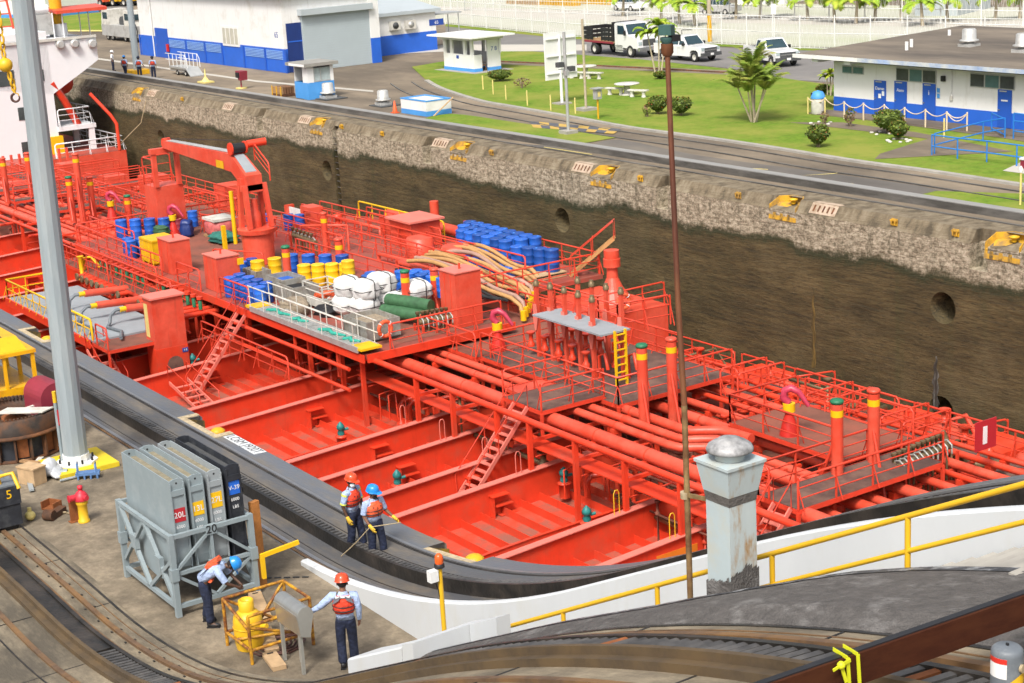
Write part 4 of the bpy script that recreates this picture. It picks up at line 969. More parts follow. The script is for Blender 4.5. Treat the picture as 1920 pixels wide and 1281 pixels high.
# blue handrails of the ramp
def handrail(name, pts, h, m, label, cat='handrail', mids=(0.5,), r=0.035, posts=None, group=None):
    root = empty(name, pts[0], label, cat, group); o0 = Vector(pts[0])
    Q = [Vector(p)-o0 for p in pts]
    for f_ in (1.0,)+tuple(mids): MB().path([q + Vector((0, 0, h*f_)) for q in Q], r, 7).build('rail', m, root)
    for q in (posts or Q): q = Vector(q) - (o0 if posts else Vector()); MB().tube(q, q + Vector((0, 0, h)), r, 7).build('post', m, root)
    return root
A = [Zp(x, y, 0.03) for x, y in ((1747, 291), (1795, 298), (1850, 304), (1906, 312), (1985, 323))]
handrail('blue_handrail', A, 1.0, 'rail_blue', 'long blue handrail along the lawn towards the picture edge', mids=(0.45,))
A = [Zp(x, y, 0.03) for x, y in ((1752, 289), (1843, 265), (1884, 258))]
handrail('blue_handrail', A, 1.0, 'rail_blue', 'blue handrail running back from the lawn corner to the building', mids=(0.45,))
A = [Zp(x, y, 0.05) for x, y in ((1859, 246), (1884, 258))]
handrail('blue_barrier', A, 0.95, 'rail_blue', 'short blue barrier beside the fourth blue door', mids=(0.15,))
A = [Zp(x, y, 0.05) for x, y in ((1900, 260), (1990, 272))]
handrail('blue_barrier', A, 1.3, 'rail_blue', 'blue barrier cut by the picture edge beside the fourth door', mids=(0.7, 0.3))
b = Zp(1913, 384, 0.02); sp = empty('signal_post', b, 'yellow post with white lamp and box on the small grass wedge', 'post'); MB().tube((0, 0, 0), (0, 0, 1.35), 0.045, 8).build('post', 'yellow_pale', sp)
MB().lathe([(0.07, 1.35), (0.09, 1.5), (0.05, 1.6), (0.01, 1.62)], n=12).build('lamp', 'white_paint', sp); MB().box((0.1, 0.25, 1.7), (0.3, 0.5, 0.35)).build('box', 'maroon', sp); MB().box((0.1, 0.25, 1.92), (0.36, 0.56, 0.08)).build('lid', 'white_paint', sp)
b = Zp(258, 139, 0.0); fp = empty('lamp_mast', b, 'tall grey mast on a yellow base beside the far workshop', 'mast'); MB().tube((0, 0, 0.3), (0, 0, 11), 0.33, 8, 0.24).build('shaft', 'grey_pole', fp); MB().prism([(-0.8, -0.8, 0), (0.8, -0.8, 0), (0.8, 0.8, 0), (-0.8, 0.8, 0)], (0, 0, 0.4)).build('base', 'yellow', fp)
b = Zp(1331, 78, 0.01); yp = empty('utility_pole', b, 'wooden utility pole with yellow lower half behind the white pickup', 'pole'); MB().tube((0, 0, 0), (0, 0, 2.2), 0.2, 10, 0.19).build('painted_foot', 'yellow', yp); MB().tube((0, 0, 2.2), (0, 0, 9), 0.19, 10, 0.15).build('shaft', 'bark_pale', yp)
# white chain-link fences
def fence(name, pts_px, h, label, every=2.9):
    P = gz(*pts_px); root = empty(name, P[0], label, 'fence'); o0 = P[0]; rails = MB(); posts = []
    L = sum((b-a).length for a, b in zip(P, P[1:])); wires = MB()
    for a, b in zip(P, P[1:]):
        n = max(1, int((b-a).length/every))
        for i in range(n): posts.append(a.lerp(b, i/n)-o0)
        for z in (0.1, h*0.5, h): rails.tube(a-o0+Vector((0, 0, z)), b-o0+Vector((0, 0, z)), 0.035, 5)
        m = int((b-a).length/0.45)
        for i in range(m):
            q = a.lerp(b, i/m)-o0; q2 = a.lerp(b, (i+1)/m)-o0; wires.bar(q+Vector((0, 0, 0.1)), q2+Vector((0, 0, h)), 0.012); wires.bar(q2+Vector((0, 0, 0.1)), q+Vector((0, 0, h)), 0.012)
    rails.build('top_rail', 'fence_wire', root); wires.build('wire_mesh', 'fence_wire', root)
    for q in posts: MB().tube(q, q+Vector((0, 0, h+0.2)), 0.055, 6).build('post', 'fence_wire', root)
fence('wire_fence', ((835, 46), (1060, 69), (1500, 92), (2000, 103)), 2.5, 'white chain-link fence along the far road')
fence('wire_fence', ((700, 13), (1200, 31), (2000, 52)), 2.6, 'second white chain-link fence in front of the palm row', 4.0)

# ================================================================ vehicles
def wheel(parent, x, y, r, w, side):
    T = Matrix.Translation((x, y, r)) @ Matrix.Rotation(R_(90), 4, 'X')
    t = MB().lathe([(r*0.6, -w/2), (r*0.92, -w/2), (r, -w*0.35), (r, w*0.35), (r*0.92, w/2), (r*0.6, w/2)], n=20, mx=T, cap=False).build('wheel', 'tyre', parent)
    MB().lathe([(r*0.6, -w*0.35), (r*0.3, -w*0.25), (0.01, -w*0.2), (0.01, w*0.2), (r*0.3, w*0.25), (r*0.6, w*0.35)], n=16, mx=T, cap=False).build('rim', 'stone_white', t)
def pickup(loc, rz, label, double=True):
    root = empty('pickup_truck', loc, label, 'pickup truck', 'white vehicles on the far road', rz=rz)
    W = 1.95; hw = W/2
    def slab(prof, m, nm, w=W, par=root):
        return MB().prism([(x, -w/2, z) for x, z in prof], (0, w, 0)).build(nm, m, par)
    body = slab([(-2.85, 0.55), (-2.85, 1.2), (-0.9, 1.22), (-0.9, 1.2), (0.85, 1.22), (2.3, 1.16), (2.62, 1.05), (2.7, 0.95), (2.7, 0.5), (2.35, 0.45), (2.3, 0.75), (2.1, 0.9), (1.6, 0.9), (1.4, 0.75), (1.35, 0.42), (-1.25, 0.42), (-1.3, 0.75), (-1.5, 0.9), (-2.0, 0.9), (-2.2, 0.75), (-2.25, 0.5)], 'car_white', 'body')
    MB().bx((-2.7, -hw+0.1, 1.19), (-1.0, hw-0.1, 1.221)).build('bed', 'pad_dark', body)
    for s in (-1, 1): MB().bx((-2.85, s*hw-0.05*(s > 0), 1.2), (-0.9, s*hw+0.05*(s < 0), 1.3)).build('bed_side', 'car_white', body)
    x0 = -0.9 if double else 0.0-0.5
    cab = MB(); cw0, cw1 = 0.93, 0.76
    pr = [(x0, 1.2), (x0+0.12, 1.85), (x0+0.4, 1.93), (0.35, 1.93), (1.0, 1.22)]
    n = len(pr); vs = []
    for s in (-1, 1):
        for x, z in pr: vs.append((x, s*(cw0 if z < 1.5 else cw1), z))
    cab.add(vs, [tuple(range(n-1, -1, -1)), tuple(range(n, 2*n))] + [(i, (i+1) % n, n+(i+1) % n, n+i) for i in range(n)])
    cb = cab.build('cab', 'car_white', root)
    g = MB(); d = 0.012
    g.add([(0.42, -0.68, 1.86+d), (0.42, 0.68, 1.86+d), (0.98, 0.82, 1.26+d), (0.98, -0.82, 1.26+d)], [(0, 1, 2, 3)])
    for i in range(4): g.v[i] = (g.v[i][0]+0.02, g.v[i][1], g.v[i][2])
    g.build('windscreen', 'car_glass', cb)
    for s in (-1, 1):
        def wq(xa, xb, xc, xd):
            f_ = lambda z: s*(cw0 + (cw1-cw0)*(z-1.2)/0.65 + 0.012)
            return MB().add([(xa, f_(1.26), 1.26), (xb, f_(1.26), 1.26), (xc, f_(1.8), 1.8), (xd, f_(1.8), 1.8)], [(0, 1, 2, 3)])
        wq(0.1, 0.85, 0.38, 0.1).build('side_window', 'car_glass', cb)
        if double: wq(x0+0.12, 0.0, 0.0, x0+0.22).build('side_window', 'car_glass', cb)
        MB().box((0.75, s*1.08, 1.32), (0.12, 0.2, 0.22)).build('mirror', 'black', cb)
        MB().bx((0.0, s*(hw+0.001), 0.55), (0.02, s*(hw+0.008), 1.18)).build('door_seam', 'vent_metal', body)
        MB().bx((0.1, s*(hw+0.001), 1.02), (0.25, s*(hw+0.02), 1.06)).build('door_handle', 'vent_metal', body)
        MB().box((2.66, s*0.78, 0.98), (0.1, 0.3, 0.24)).build('headlight', 'glass_pale2', body)
        MB().box((-2.86, s*0.9, 1.0), (0.03, 0.14, 0.4)).build('tail_light', 'light_red', body)
    MB().box((2.7, 0, 0.9), (0.06, 1.25, 0.36)).build('grille', 'pad_dark', body); MB().box((2.735, 0, 0.9), (0.01, 1.15, 0.05)).build('grille_bar', 'chrome', body)
    bp = MB().box((2.76, 0, 0.58), (0.24, 1.95, 0.26)).build('bumper', 'pad_dark', root); MB().box((2.885, 0, 0.6), (0.01, 0.32, 0.16)).build('number_plate', 'white_paint', bp)
    for x in (-1.78, 1.85):
        for s in (-1, 1): wheel(root, x, s*(hw-0.13), 0.39, 0.26, s)
    return root
def align(a, b): d = b-a; return math.atan2(d.y, d.x)
a, b = Zp(1240, 112, 0), Zp(1308, 117, 0)
rz = align(a, b); mid = (a+b)/2 + Vector((-math.sin(rz), math.cos(rz), 0))*0.85
p1 = pickup(mid, rz, 'white double-cab pickup with black bumper behind the rusty mast'); MB().path([(-0.9, 0.3, 1.9), (-0.9, 0.3, 2.25), (0.3, 0.3, 2.3)], 0.03, 5).build('roof_rack', 'black', p1)
a, b = Zp(1392, 116, 0), Zp(1448, 126, 0)
rz = align(a, b)-0.02; mid = b - Vector((math.cos(rz), math.sin(rz), 0))*1.85 + Vector((-math.sin(rz), math.cos(rz), 0))*0.85
pickup(mid, rz, 'white pickup half hidden behind the feathery palm clump')
def stake_truck(loc, rz):
    root = empty('stake_truck', loc, 'white flatbed truck with black stake sides on the far road', 'truck', 'white vehicles on the far road', rz=rz)
    MB().bx((-3.6, -0.5, 0.75), (3.0, 0.5, 0.98)).build('chassis', 'black', root)
    bd = MB().bx((-3.9, -1.2, 1.05), (0.55, 1.2, 1.2)).build('flatbed', 'wood', root); MB().bx((-3.9, -1.215, 1.0), (0.55, -1.201, 1.16)).build('edge', 'maroon', bd)
    def stakes(mb, p, q, h=1.05):
        p, q = Vector(p), Vector(q); n = max(2, int((q-p).length/0.45))
        for i in range(n+1): r = p.lerp(q, i/n); mb.bar(r, r+Vector((0, 0, h)), 0.07, 0.07)
        for k in range(3): mb.bar(p+Vector((0, 0, 0.2+k*0.35)), q+Vector((0, 0, 0.2+k*0.35)), 0.05, 0.29)
    for a, b in (((-3.85, -1.15, 1.2), (-2.5, -1.15, 1.2)), ((-1.2, -1.15, 1.2), (0.3, -1.15, 1.2)), ((-3.85, 1.15, 1.2), (0.3, 1.15, 1.2)), ((-3.85, -1.15, 1.2), (-3.85, 1.15, 1.2))):
        m = MB(); stakes(m, a, b, 1.05 if a[0] < -2 else 1.3); m.build('stake_side', 'black', root)
    MB().bx((0.4, -1.2, 1.0), (0.52, 1.2, 2.75)).build('headboard', 'black', root)
    cab = MB().prism([(0.65, -1.1, 0.75), (0.65, -1.1, 2.6), (0.85, -1.1, 2.72), (2.0, -1.1, 2.68), (2.45, -1.1, 1.75), (3.75, -1.1, 1.5), (3.85, -1.1, 0.75)], (0, 2.2, 0)).build('cab', 'car_white', root)
    MB().add([(2.06, -0.98, 2.6), (2.06, 0.98, 2.6), (2.44, 1.02, 1.82), (2.44, -1.02, 1.82)], [(0, 1, 2, 3)]).build('windscreen', 'car_glass', cab)
    for s in (-1, 1):
        MB().add([(1.05, s*1.108, 1.8), (2.2, s*1.108, 1.8), (1.9, s*1.108, 2.5), (1.05, s*1.108, 2.5)], [(0, 1, 2, 3)]).build('side_window', 'car_glass', cab)
        MB().bx((0.95, s*1.101, 0.85), (0.97, s*1.11, 2.55)).build('door_seam', 'vent_metal', cab)
        MB().box((2.25, s*1.25, 1.95), (0.1, 0.16, 0.4)).build('mirror', 'black', cab); MB().box((3.82, s*0.85, 1.15), (0.1, 0.3, 0.25)).build('headlight', 'glass_pale2', cab)
        MB().bx((0.7, s*1.05, 0.4), (1.7, s*1.12, 0.5)).build('step', 'vent_metal', root); MB().bx((0.7, s*0.7, 0.55), (1.7, s*1.1, 0.95)).build('fuel_tank', 'vent_metal', root)
        wheel(root, 2.75, s*0.98, 0.5, 0.28, s); wheel(root, -2.3, s*0.95, 0.5, 0.5, s)
    MB().box((3.86, 0, 1.2), (0.06, 1.2, 0.5)).build('grille', 'pad_dark', cab); MB().box((3.95, 0, 0.7), (0.2, 2.2, 0.3)).build('bumper', 'chrome', root)
a, b = Zp(1120, 102, 0), Zp(1183, 108, 0)
rz = align(a, b); mid = (a+b)/2 + Vector((-math.sin(rz), math.cos(rz), 0))*0.95
stake_truck(mid - Vector((math.cos(rz), math.sin(rz), 0))*0.2, rz)

# parked and working vehicles far beyond, small blurred shapes
for i, (px, py, cl, lab) in enumerate(((1180, 20, 'car_white', 'white car parked beyond the palms near the stake truck'), (1330, 22, 'car_white', 'white car parked beyond the palms above the pickup cab'), (1350, 27, 'vent_metal', 'silver car parked beyond the palms beside the utility pole'))):
    root = empty('parked_car', Zp(px, py, 0.02), lab, 'car', 'cars parked beyond the palm row', rz=0.1*i)
    MB().prism([(-2.1, -0.85, 0.35), (-2.1, -0.85, 0.9), (-1.2, -0.85, 1.0), (0.9, -0.85, 0.98), (2.1, -0.85, 0.8), (2.15, -0.85, 0.35)], (0, 1.7, 0)).build('body', cl, root)
    MB().prism([(-1.6, -0.75, 0.98), (-1.2, -0.7, 1.45), (0.2, -0.7, 1.45), (0.9, -0.75, 0.98)], (0, 1.5, 0)).build('cab', 'car_glass', root)
    for x in (-1.3, 1.3):
        for s in (-1, 1): wheel(root, x, s*0.78, 0.32, 0.2, s)
# distant works buildings and machines
def shed(px0, px1, py, h, d, m, label, blue=False):
    a, b = Zp(px0, py, 0), Zp(px1, py, 0); root = empty('distant_building', a, label, 'building'); w = (b-a).length; rz = align(a, b); root.rotation_euler = (0, 0, rz)
    MB().bx((0, 0, 0.5 if blue else 0), (w, d, h)).build('wall', m, root); MB().bx((-0.3, -0.3, h), (w+0.3, d+0.3, h+0.3)).build('roof', 'roof_sheet', root)
    if blue: MB().bx((-0.01, -0.02, 0), (w+0.01, d, 0.5)).build('blue_base', 'sky_blue', root)
    wn_ = MB()
    for k in range(int(w/3)): wn_.bx((k*3+0.8, -0.05, h*0.45), (k*3+2.2, -0.01, h*0.75))
    wn_.build('window', 'glass_dark', root)
shed(-40, 88, 34, 5.5, 9, 'white_paint', 'white building with blue base beyond the ship bridge', True)
shed(1715, 1795, 30, 3.5, 8, 'roof_sheet', 'grey shed beyond the palms at the picture top')
shed(1380, 1470, 8, 3.5, 8, 'white_paint', 'white building beyond the palms at the picture top')
def machine(px, py, L, Hh, m, label, cat):
    root = empty('work_vehicle', Zp(px, py, 0.02), label, cat, rz=0.25)
    MB().bx((-L/2, -1.1, 0.7), (L*0.1, 1.1, Hh*0.65)).build('body', m, root); MB().bx((L*0.15, -1.0, 0.7), (L/2, 1.0, Hh)).build('cab', 'car_white' if m == 'black' else m, root)
    MB().bx((L*0.4, -0.9, Hh*0.6), (L/2+0.02, 0.9, Hh*0.92)).build('windscreen', 'car_glass', root); MB().bx((-L/2, -0.8, 0.4), (L/2, 0.8, 0.7)).build('chassis', 'black', root)
    for x in (-L*0.35, -L*0.1, L*0.35):
        for s in (-1, 1): wheel(root, x, s*1.0, 0.55, 0.35, s)
machine(118, 20, 9, 3.0, 'black', 'dark flatbed lorry with white cab behind the ship bridge', 'lorry')
machine(184, 12, 6, 3.2, 'vest_orange', 'orange wheeled loader on the far road', 'loader')
machine(228, 11, 6, 2.6, 'yellow', 'yellow road machine beside the workshop corner', 'machine')
for px, py, lab in ((158, 12, 'small blue container between lorry and orange loader'), (206, 10, 'blue container between the orange and yellow machines')):
    o = MB().box((0, 0, 0.9), (2.6, 1.6, 1.8)); [o.box((-1.1+0.3*k, -0.82, 0.9), (0.12, 0.06, 1.6)) for k in range(8)]; o = o.build('container', 'blue_paint', loc=Zp(px, py, 0)); tag(o, lab, 'container')
for px, py, m, lab in ((985, 8, 'wood_pale', 'pale yellow stack of barrier frames beyond the fence, nearest the workshop'), (1050, 10, 'yellow', 'yellow scaffold frames beyond the fence in the row above the shelter'), (1125, 8, 'yellow', 'yellow scaffold frames beyond the fence above the stake truck')):
    mb = MB()
    for k in range(9): mb.box((k*0.8-3.2, 0, 1.1), (0.12, 1.2, 2.2)); mb.box((k*0.8-3.0, 0, 0.6+0.3*(k % 4)), (0.8, 0.1, 0.12))
    tag(mb.build('scaffold_frame', m, loc=Zp(px, py, 0)), lab, 'scaffold')
b = Zp(872, 21, 0); sg = empty('road_sign', b, 'blue square sign on a post beyond the far fence', 'sign'); MB().tube((0, 0, 0), (0, 0, 2.2), 0.06, 6).build('post', 'galv', sg); MB().box((0, -0.06, 2.3), (1.6, 0.05, 1.2)).build('panel', 'glass_teal', sg)
b = Zp(1452, 70, 0); sg = empty('fence_sign', b, 'small round-topped white sign by the far road fence', 'sign'); MB().tube((0, 0, 0), (0, 0, 2.2), 0.04, 6).build('post', 'fence_wire', sg); MB().box((0, -0.06, 2.4), (0.6, 0.04, 0.9)).build('panel', 'white_paint', sg)

# mule locomotive behind the mast
def mule():
    a = Zp(216, 74, 0); root = empty('tow_locomotive', Zp(240, 80, 0)+Vector((-3.0, 1.2, 0)), 'silver tow locomotive half hidden by the far grey mast', 'locomotive')
    MB().bx((-4.5, -1.1, 0.5), (4.5, 1.1, 1.7)).build('body', 'vent_metal', root)
    for s in (-1, 1):
        c = MB().prism([(s*4.4, -1.1, 1.7), (s*2.2, -1.1, 1.7), (s*2.2, -1.1, 3.3), (s*4.0, -1.1, 3.3)], (0, 2.2, 0)).build('cab', 'stone_white', root)
        MB().bx((s*2.5, -1.12, 2.3), (s*3.8, -1.101, 3.0)).build('side_window', 'car_glass', c); MB().box((s*4.25, 0, 2.65), (0.3, 1.6, 0.6)).build('windscreen', 'car_glass', c)
    MB().lathe([(0.7, -0.5), (0.7, 0.5)], n=16, mx=Matrix.Translation((0, 0, 1.9)) @ Matrix.Rotation(R_(90), 4, 'X')).build('winch', 'pad_dark', root)
    for x in (-3.2, -1.8, 1.8, 3.2):
        for s in (-1, 1): wheel(root, x, s*0.9, 0.45, 0.2, s)
    MB().path([(4.6, -0.8, 0.4), (5.0, -0.8, 1.2), (4.6, -0.8, 1.9)], 0.06, 6).build('guide_arm', 'black', root)
mule()
# gangway trolley, stands
def trolley():
    a, b = Zp(303, 141, 0), Zp(352, 143, 0); root = empty('boarding_trolley', (a+b)/2+Vector((0, 0.9, 0)), 'white railed boarding platform on small wheels by the far workers', 'trolley', rz=0.0)
    L = (b-a).length
    MB().bx((-L/2, -0.6, 0.55), (L/2, 0.6, 0.7)).build('platform', 'galv', root)
    MB().prism([(L/2, -0.6, 0.66), (L/2+0.9, -0.6, 0.0), (L/2+0.9, -0.6, 0.06), (L/2, -0.6, 0.72)], (0, 1.2, 0)).build('ramp', 'galv', root)
    for s in (-1, 1):
        m = MB()
        for k in range(5): x = -L/2+0.1+k*(L-0.2)/4; m.tube((x, s*0.57, 0.7), (x, s*0.57, 1.75), 0.03, 6)
        for z in (1.25, 1.75): m.tube((-L/2-0.6, s*0.57, z), (L/2, s*0.57, z), 0.03, 6)
        m.path([(L/2, s*0.57, 1.75), (L/2+0.35, s*0.57, 1.4), (L/2+0.4, s*0.57, 0.7)], 0.03, 6); m.build('railing', 'white_paint', root)
        wheel(root, -0.2, s*0.5, 0.22, 0.12, s); wheel(root, L/2-0.2, s*0.5, 0.22, 0.12, s)
    MB().bx((-L/2, -0.5, 0.3), (L/2-0.3, 0.5, 0.55)).build('frame', 'galv', root)
trolley()
b = Zp(386, 155, 0); st = empty('yellow_stand', b, 'pale yellow T-shaped stand on the far quay', 'stand'); MB().box((0, 0, 0.06), (1.3, 0.9, 0.12)).build('base', 'yellow_pale', st); MB().lathe([(0.35, 0.12), (0.12, 0.4), (0.06, 0.5), (0.05, 1.1)], n=10).build('post', 'yellow_pale', st)
b = Zp(453, 166, 0); st = empty('phone_hood', b, 'maroon hooded box on a post with yellow foot', 'call box'); MB().lathe([(0.45, 0), (0.45, 0.08)], n=14).build('base', 'yellow_pale', st); MB().tube((0, 0, 0.08), (0, 0, 0.65), 0.06, 8).build('post', 'maroon', st)
MB().prism([(-0.35, 0.35, 1.35), (0.55, 0.35, 1.35), (0.45, 0.35, 0.65), (0.1, 0.35, 0.65)], (0, -0.6, 0)).build('hood', 'maroon', st); MB().box((0.1, -0.3, 1.05), (0.5, 0.1, 0.4)).build('opening', 'black', st)

# ================================================================ near lock wall, tow tracks, yard
XS = [-330, -120, -80, -60, -50, -42, -38, -35, -33.5] + [-32.2+0.5*i for i in range(56)]
XS = [x for x in XS if x < -4.6]
LINE = [(x, zr(x)) for x in XS]
zi = lambda x: zr(x) - 0.17*min(1, max(0, (x+33)/6))        # the inner track sits a little lower on the incline
def band(y0, y1, za, zb, xa=-330, xb=-4.6):          # section strip on the profile
    g = zi if y1 < 10.99 else zr
    ln = [(x, g(x)) for x, z in LINE if xa < x < xb]
    ln = [(xa, g(xa))] + ln + [(xb, g(xb))]
    return MB().sweep(ln, [(y0, za), (y0, zb), (y1, zb), (y1, za)])
def B_(y0, y1, za, zb, name, m, xa=-330, xb=-4.6, label=None, cat=None, kind=None, parent=None):
    o = band(y0, y1, za, zb, xa, xb).build(name, m, parent)
    if label or kind: tag(o, label, cat, kind=kind)
    return o
YE = 17.75
# ship-side wall head : slab under the tow track, edged by the chamber
nw = empty('lock_wall', (0, YE, 0), 'near lock wall head with wet dark coping beside the red ship', 'lock wall')
slab = band(16.1, YE-0.05, -1.4, 0.0).build('wall_head', 'slab_wet', nw); slab.location = -Vector(nw.location)
o = band(14.95, 16.099, -1.4, -0.2).build('road_slab', 'slab_wet', nw); o.location = -Vector(nw.location)
edge = MB(); edge.sweep([(x, z) for x, z in LINE], [(YE-0.75, -0.3), (YE-0.75, 0.004), (YE-0.07, 0.004), (YE, -0.05), (YE, -13.0), (YE-0.2, -13.0)])
cop = edge.build('coping', 'slab_edge', nw); cop.location = -Vector(nw.location)
def near_niche(xc, label, depth=0.46):
    c = MB(); z0 = zr(xc); w = 1.0
    c.prism([(xc-w, YE-depth, z0-0.55), (xc+w, YE-depth, z0-0.55), (xc+w*0.95, YE+0.5, z0-0.62), (xc-w*0.95, YE+0.5, z0-0.62)], (0, 0, 2.0))
    c = c.build('cutter')
    for o in (slab, cop):
        d = c.copy(); d.data = c.data.copy(); COL.objects.link(d); bpy.context.view_layer.update(); boolean(o, d)
    bpy.data.objects.remove(c)
    root = empty('bollard_niche', (xc, YE, z0), label, 'bollard niche', 'cream-edged bollard niches in the near coping')
    sl = (zr(xc+0.8)-zr(xc-0.8))/1.6
    q = lambda x, y, z: Vector((x, y, z + sl*x))
    f = MB()
    for a, b in (((-w-0.24, -depth-0.22), (w+0.24, -depth)), ((-w-0.24, -depth), (-w, -0.06)), ((w, -depth), (w+0.24, -0.06))):
        f.prism([q(a[0], a[1], 0.006), q(b[0], a[1], 0.006), q(b[0], b[1], 0.006), q(a[0], b[1], 0.006)], (0, 0, 0.02))
    f.build('painted_edge', 'niche_cream', root)
    l = MB(); e = 0.012
    l.prism([q(-w+e, -depth+e, -0.54), q(w-e, -depth+e, -0.54), q(w-e, 0.2, -0.6), q(-w+e, 0.2, -0.6)], (0, 0, 0.03))
    for s in (-1, 1): l.prism([q(s*(w-e), -depth+e, -0.5), q(s*(w-e), 0.05, -0.56), q(s*(w-e), 0.05, -0.16), q(s*(w-e), -depth+e, -0.01)], (-s*0.03, 0, 0))
    l.prism([q(-w+e, -depth+e, -0.5), q(w-e, -depth+e, -0.5), q(w-e, -depth+e, -0.01), q(-w+e, -depth+e, -0.01)], (0, 0.03, 0))
    l.build('lining', 'niche_lining', root)
    MB().lathe([(0.13, -0.52), (0.13, -0.2), (0.2, -0.16), (0.21, -0.06), (0.12, 0.0), (0.01, 0.02)], (0.45, -depth*0.4, sl*0.45), 14).build('bollard', 'yellow', root)
for px, py, lab in ((392, 797, 'cream-edged bollard niche in the near coping above the white lettered plate'), (880, 1031, 'cream-edged bollard niche in the near coping behind the amber beacon post'), (72, 628, 'cream-edged bollard niche in the near coping behind the tall grey mast')):
    near_niche(Gp(px, py).x, lab)
# rails and rack of the ship-side tow track
tr = empty('tow_track', (0, 16.3, 0), 'near ship-side tow track, two rails and a slotted rack bending up the incline', 'track')
def trk(y0, y1, za, zb, name, m, root, **k):
    o = B_(y0, y1, za, zb, name, m, parent=root, **k); o.location = -Vector(root.location); return o
trk(17.0, 17.08, -0.05, 0.045, 'rail', 'rail_shine', tr); trk(16.94, 16.999, -0.05, 0.012, 'rail_flange', 'grease', tr)
trk(15.3, 15.39, -0.25, -0.13, 'rail', 'rail_shine', tr); trk(15.25, 15.299, -0.25, -0.17, 'rail_flange', 'rail_rust', tr)
trk(16.02, 16.099, -0.25, 0.1, 'rack_side', 'grease', tr); trk(16.3, 16.34, -0.05, 0.05, 'rack_side', 'rack_steel', tr); trk(16.1, 16.299, -0.05, 0.012, 'rack_bed', 'grease', tr); trk(16.44, 16.46, -0.02, 0.01, 'slot_plate', 'grease', tr)
rg = MB(); x = -75.0
while x < -9:
    z = zr(x); s = (zr(x+0.1)-zr(x-0.1))/0.2; rg.bar((x, 16.1, z+0.04), (x, 16.3, z+0.04), 0.085, 0.07); x += 0.17
o = rg.build('rack_tooth', 'rack_steel', tr); o.location = -Vector(tr.location)
trk(15.1, 15.14, -0.21, -0.19, 'slot_plate', 'grease', tr); trk(15.6, 15.62, -0.21, -0.19, 'slot_plate', 'grease', tr)
# lettered plate on the coping
P = [Gp(*q, 0.012) for q in ((418, 819), (440, 815), (500, 847), (476, 852))]
lp_ = MB().prism([p - Vector((0, 0, 0.006)) for p in P], (0, 0, 0.01)).build('lettered_plate', 'wall_white'); tag(lp_, 'white lettered plate lying on the wet coping beside the red deck', 'plate')
c_ = (P[0]+P[1]+P[2]+P[3])/4
text('LC6M J920T', 0.36, 'lettering', 'pad_dark', lp_, face_mx(c_ + Vector((0, 0, 0.006)), P[2]-P[1], P[1]-P[2]+(P[1]-P[0])*9 if False else (P[1]-P[0])), 0.002)

# the yard between the two tracks, the inner track slab and the wall between
sheet('yard_ground', [(-330, 10.9), (-13, 10.9), (-13, 15.0), (-330, 15.0)], -0.006, 'concrete_near')
sheet('ground', [(-330, -80), (-32.13, -80), (-32.13, 2.2), (-330, 2.2)], -0.02, 'concrete_near')
B_(2.0, 10.98, -1.2, 0.0, 'track_slab', 'concrete_track', kind='structure')
sheet('ground', [(-32.13, -80), (60, -80), (60, 2.0), (-32.13, 2.0)], -0.5, 'concrete_near')
it = empty('tow_track', (0, 9.6, 0), 'inner tow track with rusty rails and dark open rack curving over the incline crest', 'track')
trk(10.3, 10.4, -0.05, 0.06, 'rail', 'rail_rust', it); trk(8.7, 8.8, -0.05, 0.05, 'rail', 'rail_rust', it); trk(10.78, 10.83, -0.02, 0.012, 'slot_plate', 'grease', it); trk(10.6, 10.62, -0.02, 0.012, 'slot_plate', 'rail_rust', it)
trk(8.35, 8.38, -0.02, 0.012, 'slot_plate', 'grease', it); trk(7.6, 7.66, -0.02, 0.02, 'rail', 'rail_rust', it); trk(6.9, 7.0, -0.02, 0.016, 'slot_plate', 'kerb', it)
trk(9.4, 9.48, -0.05, 0.2, 'rack_side', 'rack_side_rust', it); trk(9.84, 9.92, -0.05, 0.18, 'rack_side', 'grease', it); trk(9.481, 9.839, -0.05, 0.045, 'rack_bed', 'rack_bed_light', it, xa=-29.5); trk(9.481, 9.839, -0.05, 0.14, 'rack_cover', 'grease', it, xb=-29.6)
trk(9.26, 9.399, -0.05, 0.1, 'rack_foot', 'rack_side_rust', it); trk(9.921, 10.05, -0.05, 0.05, 'rack_foot', 'rail_rust', it)
rg = MB(); x = -29.4
while x < -5:
    z = zi(x); rg.bar((x, 9.48, z+0.12), (x+0.05, 9.84, z+0.12), 0.075, 0.1, 'rust_bright' if int(x*5.3) % 23 == 0 else 'rack_steel'); x += 0.17
o = rg.build('rack_tooth', None, it); o.location = -Vector(it.location)

# low seam lines of the slabs : real narrow gaps filled with dark mortar
sm = MB()
for x in [-60+3.05*i for i in range(19)]:
    z = zi(x); s_ = (zi(x+0.03)-z)/0.03; sm.bar((x, 5.0, z+0.002), (x, 9.25, z+0.002), 0.025, 0.01); sm.bar((x+0.4, 10.42, z+0.002+0.4*s_), (x+0.4, 10.77, z+0.002+0.4*s_), 0.025, 0.01)
for k in range(48):
    x = -44 + 0.74*k; z = zi(x)
    for y in (10.25, 10.45): sm.box((x, y, z+0.015), (0.06, 0.035, 0.014))
o = sm.build('slab_joint', 'grease'); tag(o, kind='structure')
